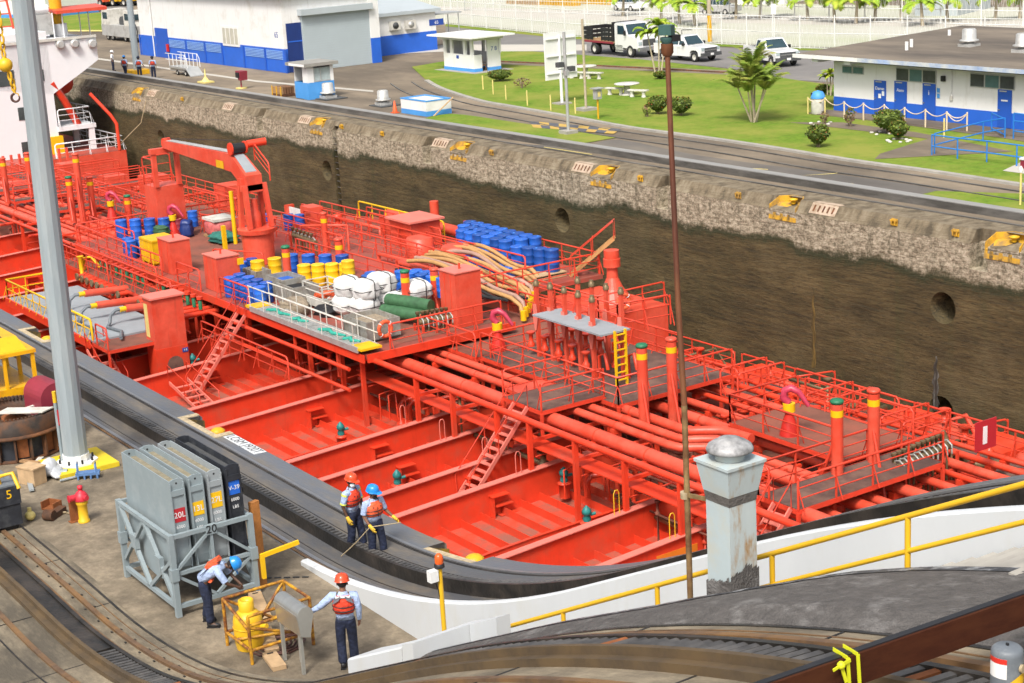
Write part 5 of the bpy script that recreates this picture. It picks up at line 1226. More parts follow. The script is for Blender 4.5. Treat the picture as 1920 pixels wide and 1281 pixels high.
# retaining wall between yard and ship-side slab
rw = MB(); ln = [(x, zr(x)) for x in [-31.2, -30.2] + [-29.6+0.5*i for i in range(50)] if x < -4.6]
rw.sweep(ln, [(14.78, -9), (14.78, 0.06), (14.82, 0.09), (14.95, 0.09), (14.98, 0.06), (14.98, -9)])
tag(rw.build('retaining_wall', 'wall_white'), 'long white retaining wall curving up beside the incline', 'wall')
st = empty('staircase', (-18, 13.7, 0), 'pale concrete steps climbing between the white wall and the dark tar roof', 'staircase')
sb_ = MB(); x = -24.4; z = 0.0
zrail = lambda X: 2.84 + 0.51*(X+20.46)
while x < -6:
    zt = zrail(x+0.31)-1.02; sb_.bx((x, 12.35, zt-0.6), (x+0.31, 14.71, zt)); x += 0.31
sub(sb_, 'step', 'kerb', st)
ya = [(-20.9, 12.66, zrail(-20.9))] + [(x, 12.66, zrail(x)) for x in (-18.26, -16.08, -13.87, -11.74, -10.2, -7.5)]
hr = empty('yellow_handrail', (-18, 12.66, 0), 'long yellow handrail with posts climbing beside the dark tar roof', 'handrail')
sub(MB().path(ya, 0.034, 10), 'top_rail', 'yellow_clean', hr); sub(MB().path([(x, y, z-0.4) for x, y, z in ya], 0.03, 10), 'mid_rail', 'yellow_clean', hr)
for x in (-20.6, -18.26, -16.08, -13.87, -11.74, -9.3): sub(MB().tube((x, 12.66, zrail(x)-1.05), (x, 12.66, zrail(x)), 0.034, 10), 'post', 'yellow_clean', hr)
# tar roof mound between the inner track and the stairs
tm = MB()
ze_ = lambda x: zr(x) - 0.1*min(1, max(0, (-12.5-x)/3))
def ye_(x):
    K = ((-25, 11.45), (-14.6, 11.45), (-13.15, 11.85), (-12.2, 12.3), (-11.3, 12.5), (-10, 12.6), (0, 12.6))
    for (a, p), (b, q) in zip(K, K[1:]):
        if a <= x <= b: return p + (q-p)*(x-a)/(b-a)
xs = [-19.8+0.4*i for i in range(38)]
vs = []
for x in xs:
    yu = ye_(x); z = ze_(x)
    vs += [(x, 10.84, z-1.0), (x, 10.84, zi(x)+0.015), (x, 11.12, z-0.02), (x, yu-0.2, z+0.012), (x, yu, z), (x, yu, z-1.6)]
fs = []
for i in range(len(xs)-1):
    for j in range(5): fs.append((i*6+j, i*6+j+1, (i+1)*6+j+1, (i+1)*6+j))
fs += [tuple(range(5, -1, -1))]
rt = empty('tar_roof', (-15, 11.5, 0), 'dark tar-covered sloping roof carrying the pale duct and rusty mast', 'roof')
tm.add(vs, fs); 
sub(tm, 'tar_sheet', 'tar', rt)
le = MB()
for a, b in zip(xs, xs[1:]):
    ya_, yb_ = ye_(a), ye_(b)
    le.add([(a, ya_-0.14, ze_(a)+0.018), (a, ya_+0.02, ze_(a)+0.012), (b, yb_+0.02, ze_(b)+0.012), (b, yb_-0.14, ze_(b)+0.018), (a, ya_+0.02, ze_(a)-0.1), (b, yb_+0.02, ze_(b)-0.1)], [(0, 1, 2, 3), (1, 4, 5, 2)])
sub(le, 'tar_lap', 'tar_edge', rt)
# white end kerbs of the roof and the low white parapet by the yard
kb = empty('white_end_kerb', (-20, 11.5, 0), 'thick white painted kerb folding round the lower end of the tar roof', 'kerb')
zs_ = lambda x, d=0: zr(x)+d
sub(MB().prism([(-20.06, 11.0, zs_(-20.06)-0.9), (-19.74, 11.0, zs_(-19.74)-0.9), (-19.74, 11.0, zs_(-19.74)+0.14), (-20.06, 11.0, zs_(-20.06)+0.16)], (0, 1.25, 0)), 'end_kerb', 'wall_white', kb)
sub(MB().prism([(-19.73, 11.98, zs_(-19.73)-0.5), (-19.73, 12.22, zs_(-19.73)-0.5), (-19.73, 12.22, zs_(-19.73)+0.14), (-19.73, 11.98, zs_(-19.73)+0.14)], (0.75, 0, 0.36)), 'side_kerb', 'wall_white', kb)
pw = MB(); pw.sweep([(x, zr(x)) for x in (-21.85, -21.3, -20.8, -20.4, -20.07)], [(10.99, -3.0), (10.99, 0.1), (11.02, 0.13), (11.6, 0.13), (11.62, 0.1), (11.62, -3.0)])
tag(pw.build('low_parapet', 'wall_white'), 'short low white parapet beside the worker seen from behind', 'wall')
# pale duct with domed hood
def duct():
    pc = Gp(1371, 1106); root = empty('roof_duct', pc, 'pale blue-grey square ventilation duct with domed hood and rust streaks', 'duct')
    a, b = 0.40, 0.40; h = up(pc, 948)
    # corner faces the camera: extends to -x and +y
    def ring(e, z): return [Vector((e, -e, z)), Vector((e, b+e, z)), Vector((-a-e, b+e, z)), Vector((-a-e, -e, z))]
    def frus(e0, z0, e1, z1, m, nm, par, cap=True):
        mb = MB(); A, B = ring(e0, z0), ring(e1, z1)
        for i in range(4): mb.add([A[i], A[(i+1) % 4], B[(i+1) % 4], B[i]], [(0, 1, 2, 3)], ('duct_rust' if i == 0 else 'duct_paint') if m == 'x' else m)
        if cap: mb.add(B, [(0, 1, 2, 3)], 'duct_paint' if m == 'x' else m)
        return mb.build(nm, None, par)
    sh = frus(0, -0.25, 0, h, 'x', 'shaft', root)
    h1 = up(pc, 880); hw = h1-h
    c = frus(0.004, h-0.03, 0.02, h+hw*0.28, 'tar_band', 'tar_band', root); d = frus(0.0201, h+hw*0.2, 0.075, h1, 'x', 'flared_head', root); frus(0.09, h1-0.005, 0.092, h1+0.03, 'x', 'rim', d)
    R = Matrix.Translation((-a/2, b/2, h1+0.03))
    hd = MB().lathe([(0.17, 0), (0.17, 0.1)], n=24, mx=R).build('neck', 'duct_paint', root)
    MB().lathe([(0.22, 0.1), (0.265, 0.1), (0.27, 0.125), (0.25, 0.165), (0.2, 0.2), (0.14, 0.222), (0.135, 0.236), (0.08, 0.25), (0.005, 0.255)], n=28, mx=R).build('dome', 'duct_hood', root)
    # tar collar at the foot, ragged
    mb = MB(); r = random.Random(4)
    for s in range(4):
        for k in range(12):
            t0, t1 = k/12, (k+1)/12; A = ring(0.015, 0); p0, p1 = A[s].lerp(A[(s+1) % 4], t0), A[s].lerp(A[(s+1) % 4], t1)
            base = lambda p: zr(pc.x+p.x)-zr(pc.x)
            hh = 0.1 + 0.07*r.random() + (0.1*(1-abs(t0-0.5)) if s == 0 else 0)
            mb.add([p0+Vector((0, 0, base(p0)-0.1)), p1+Vector((0, 0, base(p1)-0.1)), p1+Vector((0, 0, base(p1)+hh)), p0+Vector((0, 0, base(p0)+hh*0.9))], [(0, 1, 2, 3)])
    mb.build('tar_collar', 'tar', root)
    return root, pc, h
du, pcd, hd_ = duct()
# rusty mast
pm = Gp(1294, 1108); top = Yp(1251, 92, pm.y+0.25); ms = empty('rusty_mast', pm, 'tall thin rusty mast with green lantern head standing on the tar roof', 'mast')
mid = Yp(1271, 560, pm.y+0.12); m2 = Yp(1283, 760, pm.y+0.06)
MB().path([(0, 0, -0.2), m2-pm], 0.036, 12).build('lower_shaft', 'mast_foot', ms); MB().path([m2-pm, mid-pm, top-pm], [0.036, 0.034, 0.03], 12).build('upper_shaft', 'mast_rust', ms)
t_ = top-pm; MB().lathe([(0.045, -0.08), (0.07, -0.04), (0.07, 0.06)], t_, 14).build('collar', 'mast_rust', ms)
MB().lathe([(0.055, 0.06), (0.075, 0.1), (0.075, 0.13)], t_, 14).build('lantern_base', 'mast_green', ms); MB().box(t_+Vector((0, 0, 0.21)), (0.15, 0.12, 0.11), 0.5).build('lantern', 'mast_green', ms); MB().box(t_+Vector((0.06, 0.06, 0.12)), (0.1, 0.1, 0.07)).build('terminal_box', 'black', ms)
k_ = Yp(1285, 928, pm.y+0.03)-pm
MB().bar(k_, Vector((pcd.x-0.38, pcd.y+0.1, pcd.z+hd_*0.93))-pm, 0.025, 0.05).build('stay_bracket', 'mast_foot', ms); MB().lathe([(0.06, -0.04), (0.06, 0.04)], k_, 12).build('clamp', 'niche_cream', ms)
# brown beam lying across the inner rails, yellow tape, bollard
A = Gp(1480, 1330, 0.2); B = Gp(1990, 1148, 0.2)
u_ = (B-A).normalized(); zt = max(A.z, B.z)
A = A + u_*-1.5; B = B + u_*1.2
bm = empty('steel_beam', A, 'long brown steel beam laid across the inner track rails', 'beam'); D = B-A
sd_ = Vector((D.y, -D.x, 0)).normalized()
MB().bar((0, 0, 0.145), D+Vector((0, 0, 0.145)), 0.05, 0.27).build('web', 'beam_brown', bm)
MB().bar(Vector((0, 0, 0.285))-sd_*0.03, D+Vector((0, 0, 0.285))-sd_*0.03, 0.06, 0.014).build('top_flange', 'black', bm); MB().bar(Vector((0, 0, 0.006))-sd_*0.05, D+Vector((0, 0, 0.006))-sd_*0.05, 0.06, 0.012).build('bottom_flange', 'beam_brown', bm)
tq = Gp(1575, 1290, 0.2); tt = (tq-A).dot(u_); tp = A + D*(tt/D.length)
tb_ = MB(); s_ = sd_
for k, o_ in enumerate((0.0, 0.1)):
    pth = [tp+u_*o_+Vector((0, 0, 0.0))+s_*0.06, tp+u_*(o_-0.02)+Vector((0, 0, 0.3))+s_*0.06, tp+u_*(o_-0.02)+Vector((0, 0, 0.305))-s_*0.12]
    for a, b in zip(pth, pth[1:]): tb_.bar(a, b, 0.032, 0.006, upv=s_)
kn = tp - u_*0.1 + Vector((0, 0, 0.27)) + s_*0.08
tb_.bar(tp+Vector((0, 0, 0.28))+s_*0.07, kn, 0.03, 0.008, upv=s_); tb_.bar(kn, kn - u_*0.08+Vector((0, 0, -0.02)), 0.025, 0.008, upv=s_); tb_.bar(kn, kn+Vector((0.0, 0, -0.16))+u_*0.05, 0.03, 0.008, upv=s_); tb_.ball(kn, 0.035, 8, 6)
tag(tb_.build('yellow_tape', 'tape'), 'yellow warning tape knotted round the brown beam', 'tape')
pb = Gp(1884, 1420); hb = up(pb, 1212); bo = empty('striped_bollard', pb, 'grey steel bollard with yellow stripe and red-white sticker in the picture corner', 'bollard')
rb = 0.112
MB().lathe([(rb, -0.1), (rb, hb-0.05), (rb*0.97, hb-0.02), (rb*0.8, hb), (0.005, hb+0.008)], n=28).build('tube', 'bollard_grey', bo); MB().box((0, 0, hb+0.01), (0.02, 0.012, 0.03)).build('lifting_tab', 'black', bo)
sp = MB(); n = 40
cam_az = math.atan2(-pb.y, -pb.x)
for i in range(n):
    a0, a1 = 2*math.pi*i/n, 2*math.pi*(i+1)/n; f = lambda a: hb-0.27 + 0.1*math.cos(a-cam_az-1.3)
    g = lambda a, z: (math.cos(a)*(rb+0.002), math.sin(a)*(rb+0.002), z)
    sp.add([g(a0, f(a0)-0.16), g(a1, f(a1)-0.16), g(a1, f(a1)), g(a0, f(a0))], [(0, 1, 2, 3)], None, True)
sp.build('yellow_stripe', 'yellow_clean', bo)
def sticker(z0, z1, a0, a1, m, nm, par, e=0.003):
    mb = MB(); k = 8
    for i in range(k):
        p, q = cam_az+a0+(a1-a0)*i/k, cam_az+a0+(a1-a0)*(i+1)/k; g = lambda a, z: (math.cos(a)*(rb+e), math.sin(a)*(rb+e), z)
        mb.add([g(p, z0), g(q, z0), g(q, z1), g(p, z1)], [(0, 1, 2, 3)], None, True)
    return mb.build(nm, m, par)
stk = sticker(hb-0.2, hb-0.05, -1.3, 0.0, 'white_paint', 'sticker', bo); sticker(hb-0.09, hb-0.05, -1.3, 0.0, 'light_red', 'sticker_heading', stk, 0.004)
MB().lathe([(0.03, 0), (0.03, 0.02)], n=12, mx=Matrix.Translation((math.cos(cam_az+1.0)*rb, math.sin(cam_az+1.0)*rb, hb-0.13)) @ Vector((math.cos(cam_az+1.0), math.sin(cam_az+1.0), 0)).to_track_quat('Z', 'Y').to_matrix().to_4x4()).build('cap', 'niche_cream', bo)

# ================================================================ yard objects
def weights_rack():
    x1, x0, y0, y1 = -30.44, -33.2, 11.6, 13.36; h = 1.78
    root = empty('weight_rack', ((x0+x1)/2, (y0+y1)/2, 0), 'grey braced steel rack numbered 20 holding four tall ballast cases', 'rack')
    w = 0.11; zf = 0.22
    P = {(i, j): Vector((x, y, 0)) for i, x in enumerate((x0, x1)) for j, y in enumerate((y0, y1))}
    for k, p in P.items():
        sub(MB().bx((p.x-w/2, p.y-w/2, 0), (p.x+w/2, p.y+w/2, h)), 'corner_post', 'steel_grey', root)
    g = MB(); cx, cy = (x0+x1)/2, (y0+y1)/2
    def bm_(a, b, ww=0.085): g.bar(a, b, ww, ww)
    for z in (zf, h-0.06):
        for y in (y0, y1): bm_((x0+w/2, y, z), (x1-w/2, y, z))
        for x in (x0, x1): bm_((x, y0+w/2, z), (x, y1-w/2, z))
    for x in (x0, x1): bm_((x, y0+w/2, 0.92), (x, y1-w/2, 0.92), 0.075)
    for x in (x0, x1):
        bm_((x, cy, h-0.1), (x, cy, 0.92), 0.06); bm_((x, cy, h-0.1), (x, y0+0.05, 0.98), 0.06); bm_((x, cy, h-0.1), (x, y1-0.05, 0.98), 0.06)
        bm_((x, y0+0.05, 0.88), (x, cy, 0.26), 0.06); bm_((x, y1-0.05, 0.88), (x, cy, 0.26), 0.06); bm_((x, cy-0.3, 0.26), (x, cy, 0.9), 0.05)
    sub(g, 'frame', 'steel_grey', root); g = MB()
    for y in (y0, y1):
        bm_((x0+0.05, y, h-0.1), (cx, y, zf+0.03), 0.085); bm_((cx-0.1, y, h-0.1), (x0+0.1, y, 0.5), 0.085) if False else None
        bm_((cx, y, h-0.1), (x0+0.06, y, 0.45), 0.075); bm_((cx, y, h-0.1), (x1-0.06, y, zf+0.06), 0.085); bm_((x1-0.05, y, 1.2), (cx+0.05, y, zf+0.05), 0.075)
        for px, pz in ((x0+0.75, 1.05), (x1-0.72, 0.95)): g.box((px, y-0.002*(1 if y == y0 else -1)*3, pz), (0.24, 0.1, 0.3))
    for x in (x0, x1):
        for y in (y0, y1): g.box((x, y, 0.92), (0.16, 0.16, 0.26))
        g.box((x, cy, h-0.1), (0.1, 0.24, 0.2)); g.box((x, cy, 0.95), (0.1, 0.2, 0.14))
    sub(g, 'brace', 'steel_grey', root)
    text('20', 0.24, 'number', 'black', root, face_mx(Vector((x1+0.056, cy, h-0.09))-Vector(root.location), (0, 1, 0), (0, 0, 1)))
    # four ballast cases with rounded feet
    specs = ((11.75, 'steel_grey', 'sign_red', '20L', 'grey ballast case with red 20L label in the braced rack', 0.58), (12.16, 'steel_grey', 'label_yellow', '13L', 'grey ballast case with yellow 13L label in the braced rack', 0.4),
             (12.57, 'steel_grey_pale', 'label_yellow', '27L', 'grey ballast case with large yellow 27L label in the braced rack', 0.56), (12.98, 'box_dark', 'label_blue', 'V-39', 'black ballast case with blue V-39 label in the braced rack', 0.5))
    for i, (y, m, lm, tx, lab, th) in enumerate(specs):
        r = empty('ballast_case', (x1, y, 0), lab, 'ballast case', 'ballast cases in the braced rack'); yw = 0.31; zt = 2.84 if i < 3 else 2.86
        xa, xb = x0+0.12-x1, -0.12
        prof = [(xa, zt), (xa, 1.15)] + [(xa + (xb-xa)*(0.5-0.5*math.cos(math.pi*k/12)), 1.15-0.72*math.sin(math.pi*k/12)) for k in range(1, 12)] + [(xb, 1.15), (xb, zt)]
        b = MB(); t = 0.02
        for yy in (0, yw-t): b.prism([(px, yy, pz) for px, pz in prof], (0, t, 0))
        for a, c in zip(prof, prof[1:]): b.add([(a[0], t, a[1]), (c[0], t, c[1]), (c[0], yw-t, c[1]), (a[0], yw-t, a[1])], [(0, 1, 2, 3)])
        b.build('case', m, r)
        MB().bx((xa+0.02, t, zt-0.5), (xb-0.02, yw-t, zt-0.14)).build('fill', 'fill_concrete' if i < 3 else 'pad_dark', r)
        for xx in (xa+0.004, xb-0.034):
            e = MB().prism([(xx, t, zt-0.2), (xx, t, zt-0.004), (xx, yw*0.3, zt+0.025), (xx, yw*0.7, zt+0.025), (xx, yw-t, zt-0.004), (xx, yw-t, zt-0.2)], (0.03, 0, 0)); e.build('lifting_lug', m, r)
            MB().lathe([(0.022, 0), (0.022, 0.04)], n=10, mx=Matrix.Translation((xx-0.003, yw/2, zt-0.06)) @ Matrix.Rotation(R_(90), 4, 'Y')).build('shackle_hole', 'black', r)
        f = MB(); f.bx((xb, 0, 0.95), (xb+0.035, 0.025, zt-0.05)); f.bx((xb, yw-0.025, 0.95), (xb+0.035, yw, zt-0.05)); f.bx((xb, 0.025, zt-0.32), (xb+0.03, yw-0.025, zt-0.2)); f.bx((xb-0.3, yw, 1.0), (xb-0.05, yw+0.045, zt-0.25)); f.build('edge_frame', m, r)
        g2 = MB(); g2.bx((xb-0.2, yw+0.045, 1.6), (xb-0.1, yw+0.09, 1.7)); g2.bx((xb-0.2, yw+0.045, 2.2), (xb-0.1, yw+0.09, 2.3)); g2.build('spacer', 'black', r)
        zl = 2.1 if i == 0 else 2.14 if i == 1 else 2.22 if i == 2 else 2.38
        lh = 0.29 if i != 2 else 0.33
        l = MB().bx((xb+0.001, 0.03, zl-lh/2), (xb+0.008, yw-0.03, zl+lh/2)).build('label_plate', lm, r)
        text(tx, 0.17 if i < 3 else 0.13, 'lettering', 'stencil_white', l, face_mx((xb+0.01, yw/2, zl), (0, 1, 0), (0, 0, 1)), 0.003)
        text('6000', 0.095, 'stencil', 'stencil_white', r, face_mx((xb+0.004, yw/2, zl-lh/2-0.11), (0, 1, 0), (0, 0, 1)), 0.003); text('LBS', 0.095, 'stencil', 'stencil_white', r, face_mx((xb+0.004, yw/2, zl-lh/2-0.27), (0, 1, 0), (0, 0, 1)), 0.003)
weights_rack()
# grey mast on the yellow pad
def mast():
    p = Zp(145, 874, 0); top = Yp(43, 4, p.y); root = empty('lamp_mast', p, 'tall grey faceted lamp mast on a bolted yellow base in the yard', 'mast')
    v = top - p; v = v*1.4
    MB().path([(0, 0, 0.35), v], [0.32, 0.32-0.055*1.4], 12).build('shaft', 'grey_pole', root)
    for f in root.children: 
        for q in f.data.polygons: q.use_smooth = False
    MB().lathe([(0.35, 0.16), (0.35, 0.36)], n=12, sm=False).build('collar', 'white_paint', root)
    MB().prism([(0.55*math.cos(math.pi/4*k+.39), 0.55*math.sin(math.pi/4*k+.39), 0.12) for k in range(8)], (0, 0, 0.05)).build('base_plate', 'white_paint', root)
    MB().prism([(-0.85, -0.75, 0), (0.8, -0.75, 0), (0.8, 0.85, 0), (-0.85, 0.85, 0)], (0, 0, 0.12)).build('plinth', 'base_yellow', root)
    b = MB()
    for k in range(8): a = math.pi/4*k; b.tube((0.44*math.cos(a), 0.44*math.sin(a), 0.17), (0.44*math.cos(a), 0.44*math.sin(a), 0.27), 0.03, 6)
    b.build('anchor_bolt', 'black', root)
    return root
mast()
q = Zp(122, 880, 0)+Vector((-0.25, 0.05, 0)); s = empty('warning_sign', q, 'small red sign on a yellow-tipped post behind the grey mast', 'sign'); MB().tube((0, 0, 0), (0, 0, 1.75), 0.05, 8).build('post', 'steel_grey', s); MB().tube((0, 0, 1.75), (0, 0, 2.05), 0.055, 8).build('yellow_tip', 'yellow_clean', s)
sg_ = MB().box((0.12, 0.1, 1.35), (0.02, 0.24, 0.42), -0.5).build('panel', 'sign_red', s)
ll = MB()
for k in range(3): ll.box((0.135, 0.1, 1.25+k*0.1), (0.005, 0.16, 0.035), -0.5)
ll.build('lettering', 'stencil_white', sg_)
def phone_hood():
    p = Zp(100, 820, 0); r = empty('phone_hood', p, 'maroon arched hood behind the rusty drum and grey mast', 'call box', rz=0.1)
    pr = [(0.45*math.cos(math.pi*k/12), 1.25+0.42*math.sin(math.pi*k/12)) for k in range(13)]
    MB().prism([(-0.55, a, z) for a, z in pr] + [(-0.55, -0.45, 0.6), (-0.55, 0.45, 0.6)], (1.1, 0, 0)).build('hood', 'maroon', r); MB().bx((-0.2, -0.2, 0), (0.2, 0.2, 0.6)).build('pedestal', 'maroon', r)
phone_hood()
# rusty slewing drum
def drum():
    c = Zp(32, 842, 0)+Vector((0, 0, 0)); root = empty('rusty_drum', c, 'large rusty toothed ring drum lying open in the yard', 'gear drum')
    R1 = 1.3
    MB().lathe([(R1, 0.72), (R1, 1.12), (R1-0.05, 1.15), (R1-0.12, 1.15), (R1-0.12, 0.74)], n=64, cap=False).build('toothed_rim', 'drum_dark', root)
    t = MB()
    for k in range(72): a = 2*math.pi*k/72; t.box(((R1-0.14)*math.cos(a), (R1-0.14)*math.sin(a), 1.13), (0.08, 0.055, 0.09), a)
    t.build('tooth', 'drum_dark', root)
    MB().lathe([(R1-0.02, 0.62), (R1+0.12, 0.66), (R1+0.12, 0.72), (R1-0.1, 0.73)], n=64, cap=False).build('flange', 'rust', root)
    MB().lathe([(R1-0.1, 0.05), (R1-0.1, 0.66)], n=48, cap=False).build('shell', 'box_dark', root); MB().lathe([(R1, 0.0), (R1+0.02, 0.06), (R1-0.2, 0.07)], n=48, cap=False).build('foot_ring', 'rust', root)
    for k in range(20):
        a = 2*math.pi*k/20; MB().box(((R1-0.02)*math.cos(a), (R1-0.02)*math.sin(a), 0.35), (0.16, 0.05, 0.56), a).build('rib', 'rust' if k % 3 else 'drum_dark', root)
    for k in range(20):
        if k % 2: a = 2*math.pi*(k+.5)/20; MB().box(((R1-0.085)*math.cos(a), (R1-0.085)*math.sin(a), 0.36), (0.02, 0.28, 0.5), a).build('panel', 'rust_bright', root)
    for a in (0.3, 1.9, 3.6): MB().bar((0, 0, 1.0), ((R1-0.15)*math.cos(a), (R1-0.15)*math.sin(a), 1.0), 0.09, 0.09).build('spoke', 'stone_white' if a == 1.9 else 'rust', root)
    MB().lathe([(R1-0.13, 0.75), (0.3, 0.72), (0.01, 0.72)], n=40, cap=False).build('inner_plate', 'drum_dark', root)
    MB().lathe([(0.3, 0.72), (0.3, 0.95), (0.2, 1.0), (0.01, 1.0)], n=18).build('hub', 'rust_bright', root)
    b = MB().prism([(0.35, -0.62, 1.17), (1.25, 0.35, 1.2), (1.0, 0.75, 1.2), (0.05, -0.2, 1.17)], (0, 0, 0.03)); o = b.build('pale_board', 'stone_white', loc=c+Vector((-0.05, 0.1, 0.0))); tag(o, 'pale board lying across the rim of the rusty drum', 'board')
drum()
# yellow cab
def cab():
    p = Zp(83, 802, 0); root = empty('yellow_cab', p, 'yellow machine cab with open windows cut by the picture edge', 'machine cab', rz=0.0)
    W, D, Hh = 2.6, 1.7, 2.25; z0 = 0.35
    # corner at (0,0), extends -x and -y... front faces +x
    sh = MB(); t = 0.07
    sh.bx((-W, -D, z0), (0, 0, z0+0.95)); sh.build('lower_body', 'cab_yellow', root)
    pl = MB()
    for x, y in ((0, 0), (0, -D), (-W, 0), (-W, -D), (-W*0.5, -D), (-W*0.5, 0)): pl.box((x-0.05 if x > -W else x+0.05, y-0.05 if y > -D else y+0.05, z0+1.4), (0.1, 0.1, 0.95))
    pl.bx((-0.1, -D*0.5-0.04, z0+0.95), (0.0, -D*0.5+0.04, z0+1.85))
    pl.build('pillar', 'cab_yellow', root)
    MB().prism([(0.04, -D-0.04, z0+1.86), (0.04, 0.04, z0+1.86), (-W, 0.04, z0+1.86), (-W, -D-0.04, z0+1.86)], (0, 0, 0.1)).build('roof', 'cab_yellow', root)
    MB().prism([(-0.15, -D+0.1, z0+1.96), (-0.15, -0.15, z0+1.96), (-0.5, -0.3, z0+2.3), (-0.5, -D+0.3, z0+2.3)], (-1.9, 0, 0)).build('roof_box', 'cab_yellow', root)
    MB().bx((-W+0.05, -D+0.06, z0+0.97), (-0.06, -D+0.075, z0+1.4)).build('lower_pane', 'cab_pane', root)
    MB().path([(-0.3, -0.4, z0+2.0), (-0.7, -0.8, z0+2.4), (-1.2, -0.7, z0+2.38), (-1.6, -1.0, z0+2.35)], 0.03, 6).build('hose', 'black', root)
    MB().bx((-W, -D+0.2, 0), (-0.2, -0.2, z0)).build('undercarriage', 'black', root)
cab()
def dark_box():
    p = Zp(45, 990, 0); root = empty('dark_equipment_box', p, 'black equipment box marked 5 in the corner of the yard', 'box'); 
    x0, y0 = -1.3, -1.6
    MB().bx((x0, y0, 0.12), (0, 0, 0.62)).build('lower_box', 'box_dark', root); MB().bx((x0-0.02, y0, 0.64), (0.03, 0.02, 1.08)).build('upper_box', 'box_dark', root); MB().bx((x0, y0, 1.081), (0.0, 0.0, 1.12)).build('lid', 'bollard_grey', root)
    for x in (x0+0.2, -0.2): MB().bx((x-0.1, y0+0.1, 0), (x+0.1, -0.1, 0.119)).build('skid', 'black', root)
    text('5', 0.3, 'number', 'label_yellow', root, face_mx((0.034, -0.25, 0.9), (0, 1, 0), (0, 0, 1)))
    MB().path([(-0.25, -0.35, 1.12), (-0.25, -0.35, 1.3), (-0.15, -0.05, 1.35), (0.05, 0.0, 1.0)], 0.05, 8).build('lever', 'yellow_clean', root)
    o = MB().ball((0, 0, 0.12), 0.13, 10, 8, sc=(1, 1, 0.9)).lathe([(0.05, 0.2), (0.05, 0.32)], n=8).build('yellow_float', 'yellow_pale', loc=Zp(47, 975, 0)+Vector((0.12, 0.1, 0))); tag(o, 'small yellow float on the ground against the black box', 'float')
dark_box()
def hydrant():
    p = Zp(158, 978, 0); r = empty('fire_hydrant', p, 'yellow fire hydrant with red bonnet and side outlet', 'hydrant'); 
    MB().lathe([(0.14, 0), (0.14, 0.05), (0.115, 0.07), (0.115, 0.42), (0.14, 0.45), (0.15, 0.5), (0.13, 0.55)], n=18).build('barrel', 'yellow_clean', r)
    MB().lathe([(0.175, 0.55), (0.18, 0.6), (0.15, 0.68), (0.1, 0.75), (0.06, 0.77), (0.05, 0.82), (0.065, 0.83), (0.06, 0.9), (0.01, 0.91)], n=18).build('bonnet', 'hydrant_red', r)
    n = MB(); n.tube((0, -0.1, 0.64), (0, -0.28, 0.64), 0.075, 12); n.tube((0, -0.28, 0.64), (0, -0.31, 0.64), 0.09, 12); n.tube((0.05, 0, 0.64), (0.25, 0.05, 0.64), 0.06, 12); n.build('outlet', 'hydrant_red', r)
    o = MB().bx((-0.08, -0.14, 0), (0.1, 0.14, 0.02)); o.bx((-0.03, -0.1, 0.02), (0.02, 0.1, 0.52)); o = o.build('rusty_angle', 'rust_bright', loc=p+Vector((-0.18, -0.16, 0))); tag(o, 'rusty angle bracket standing against the hydrant', 'bracket')
hydrant()
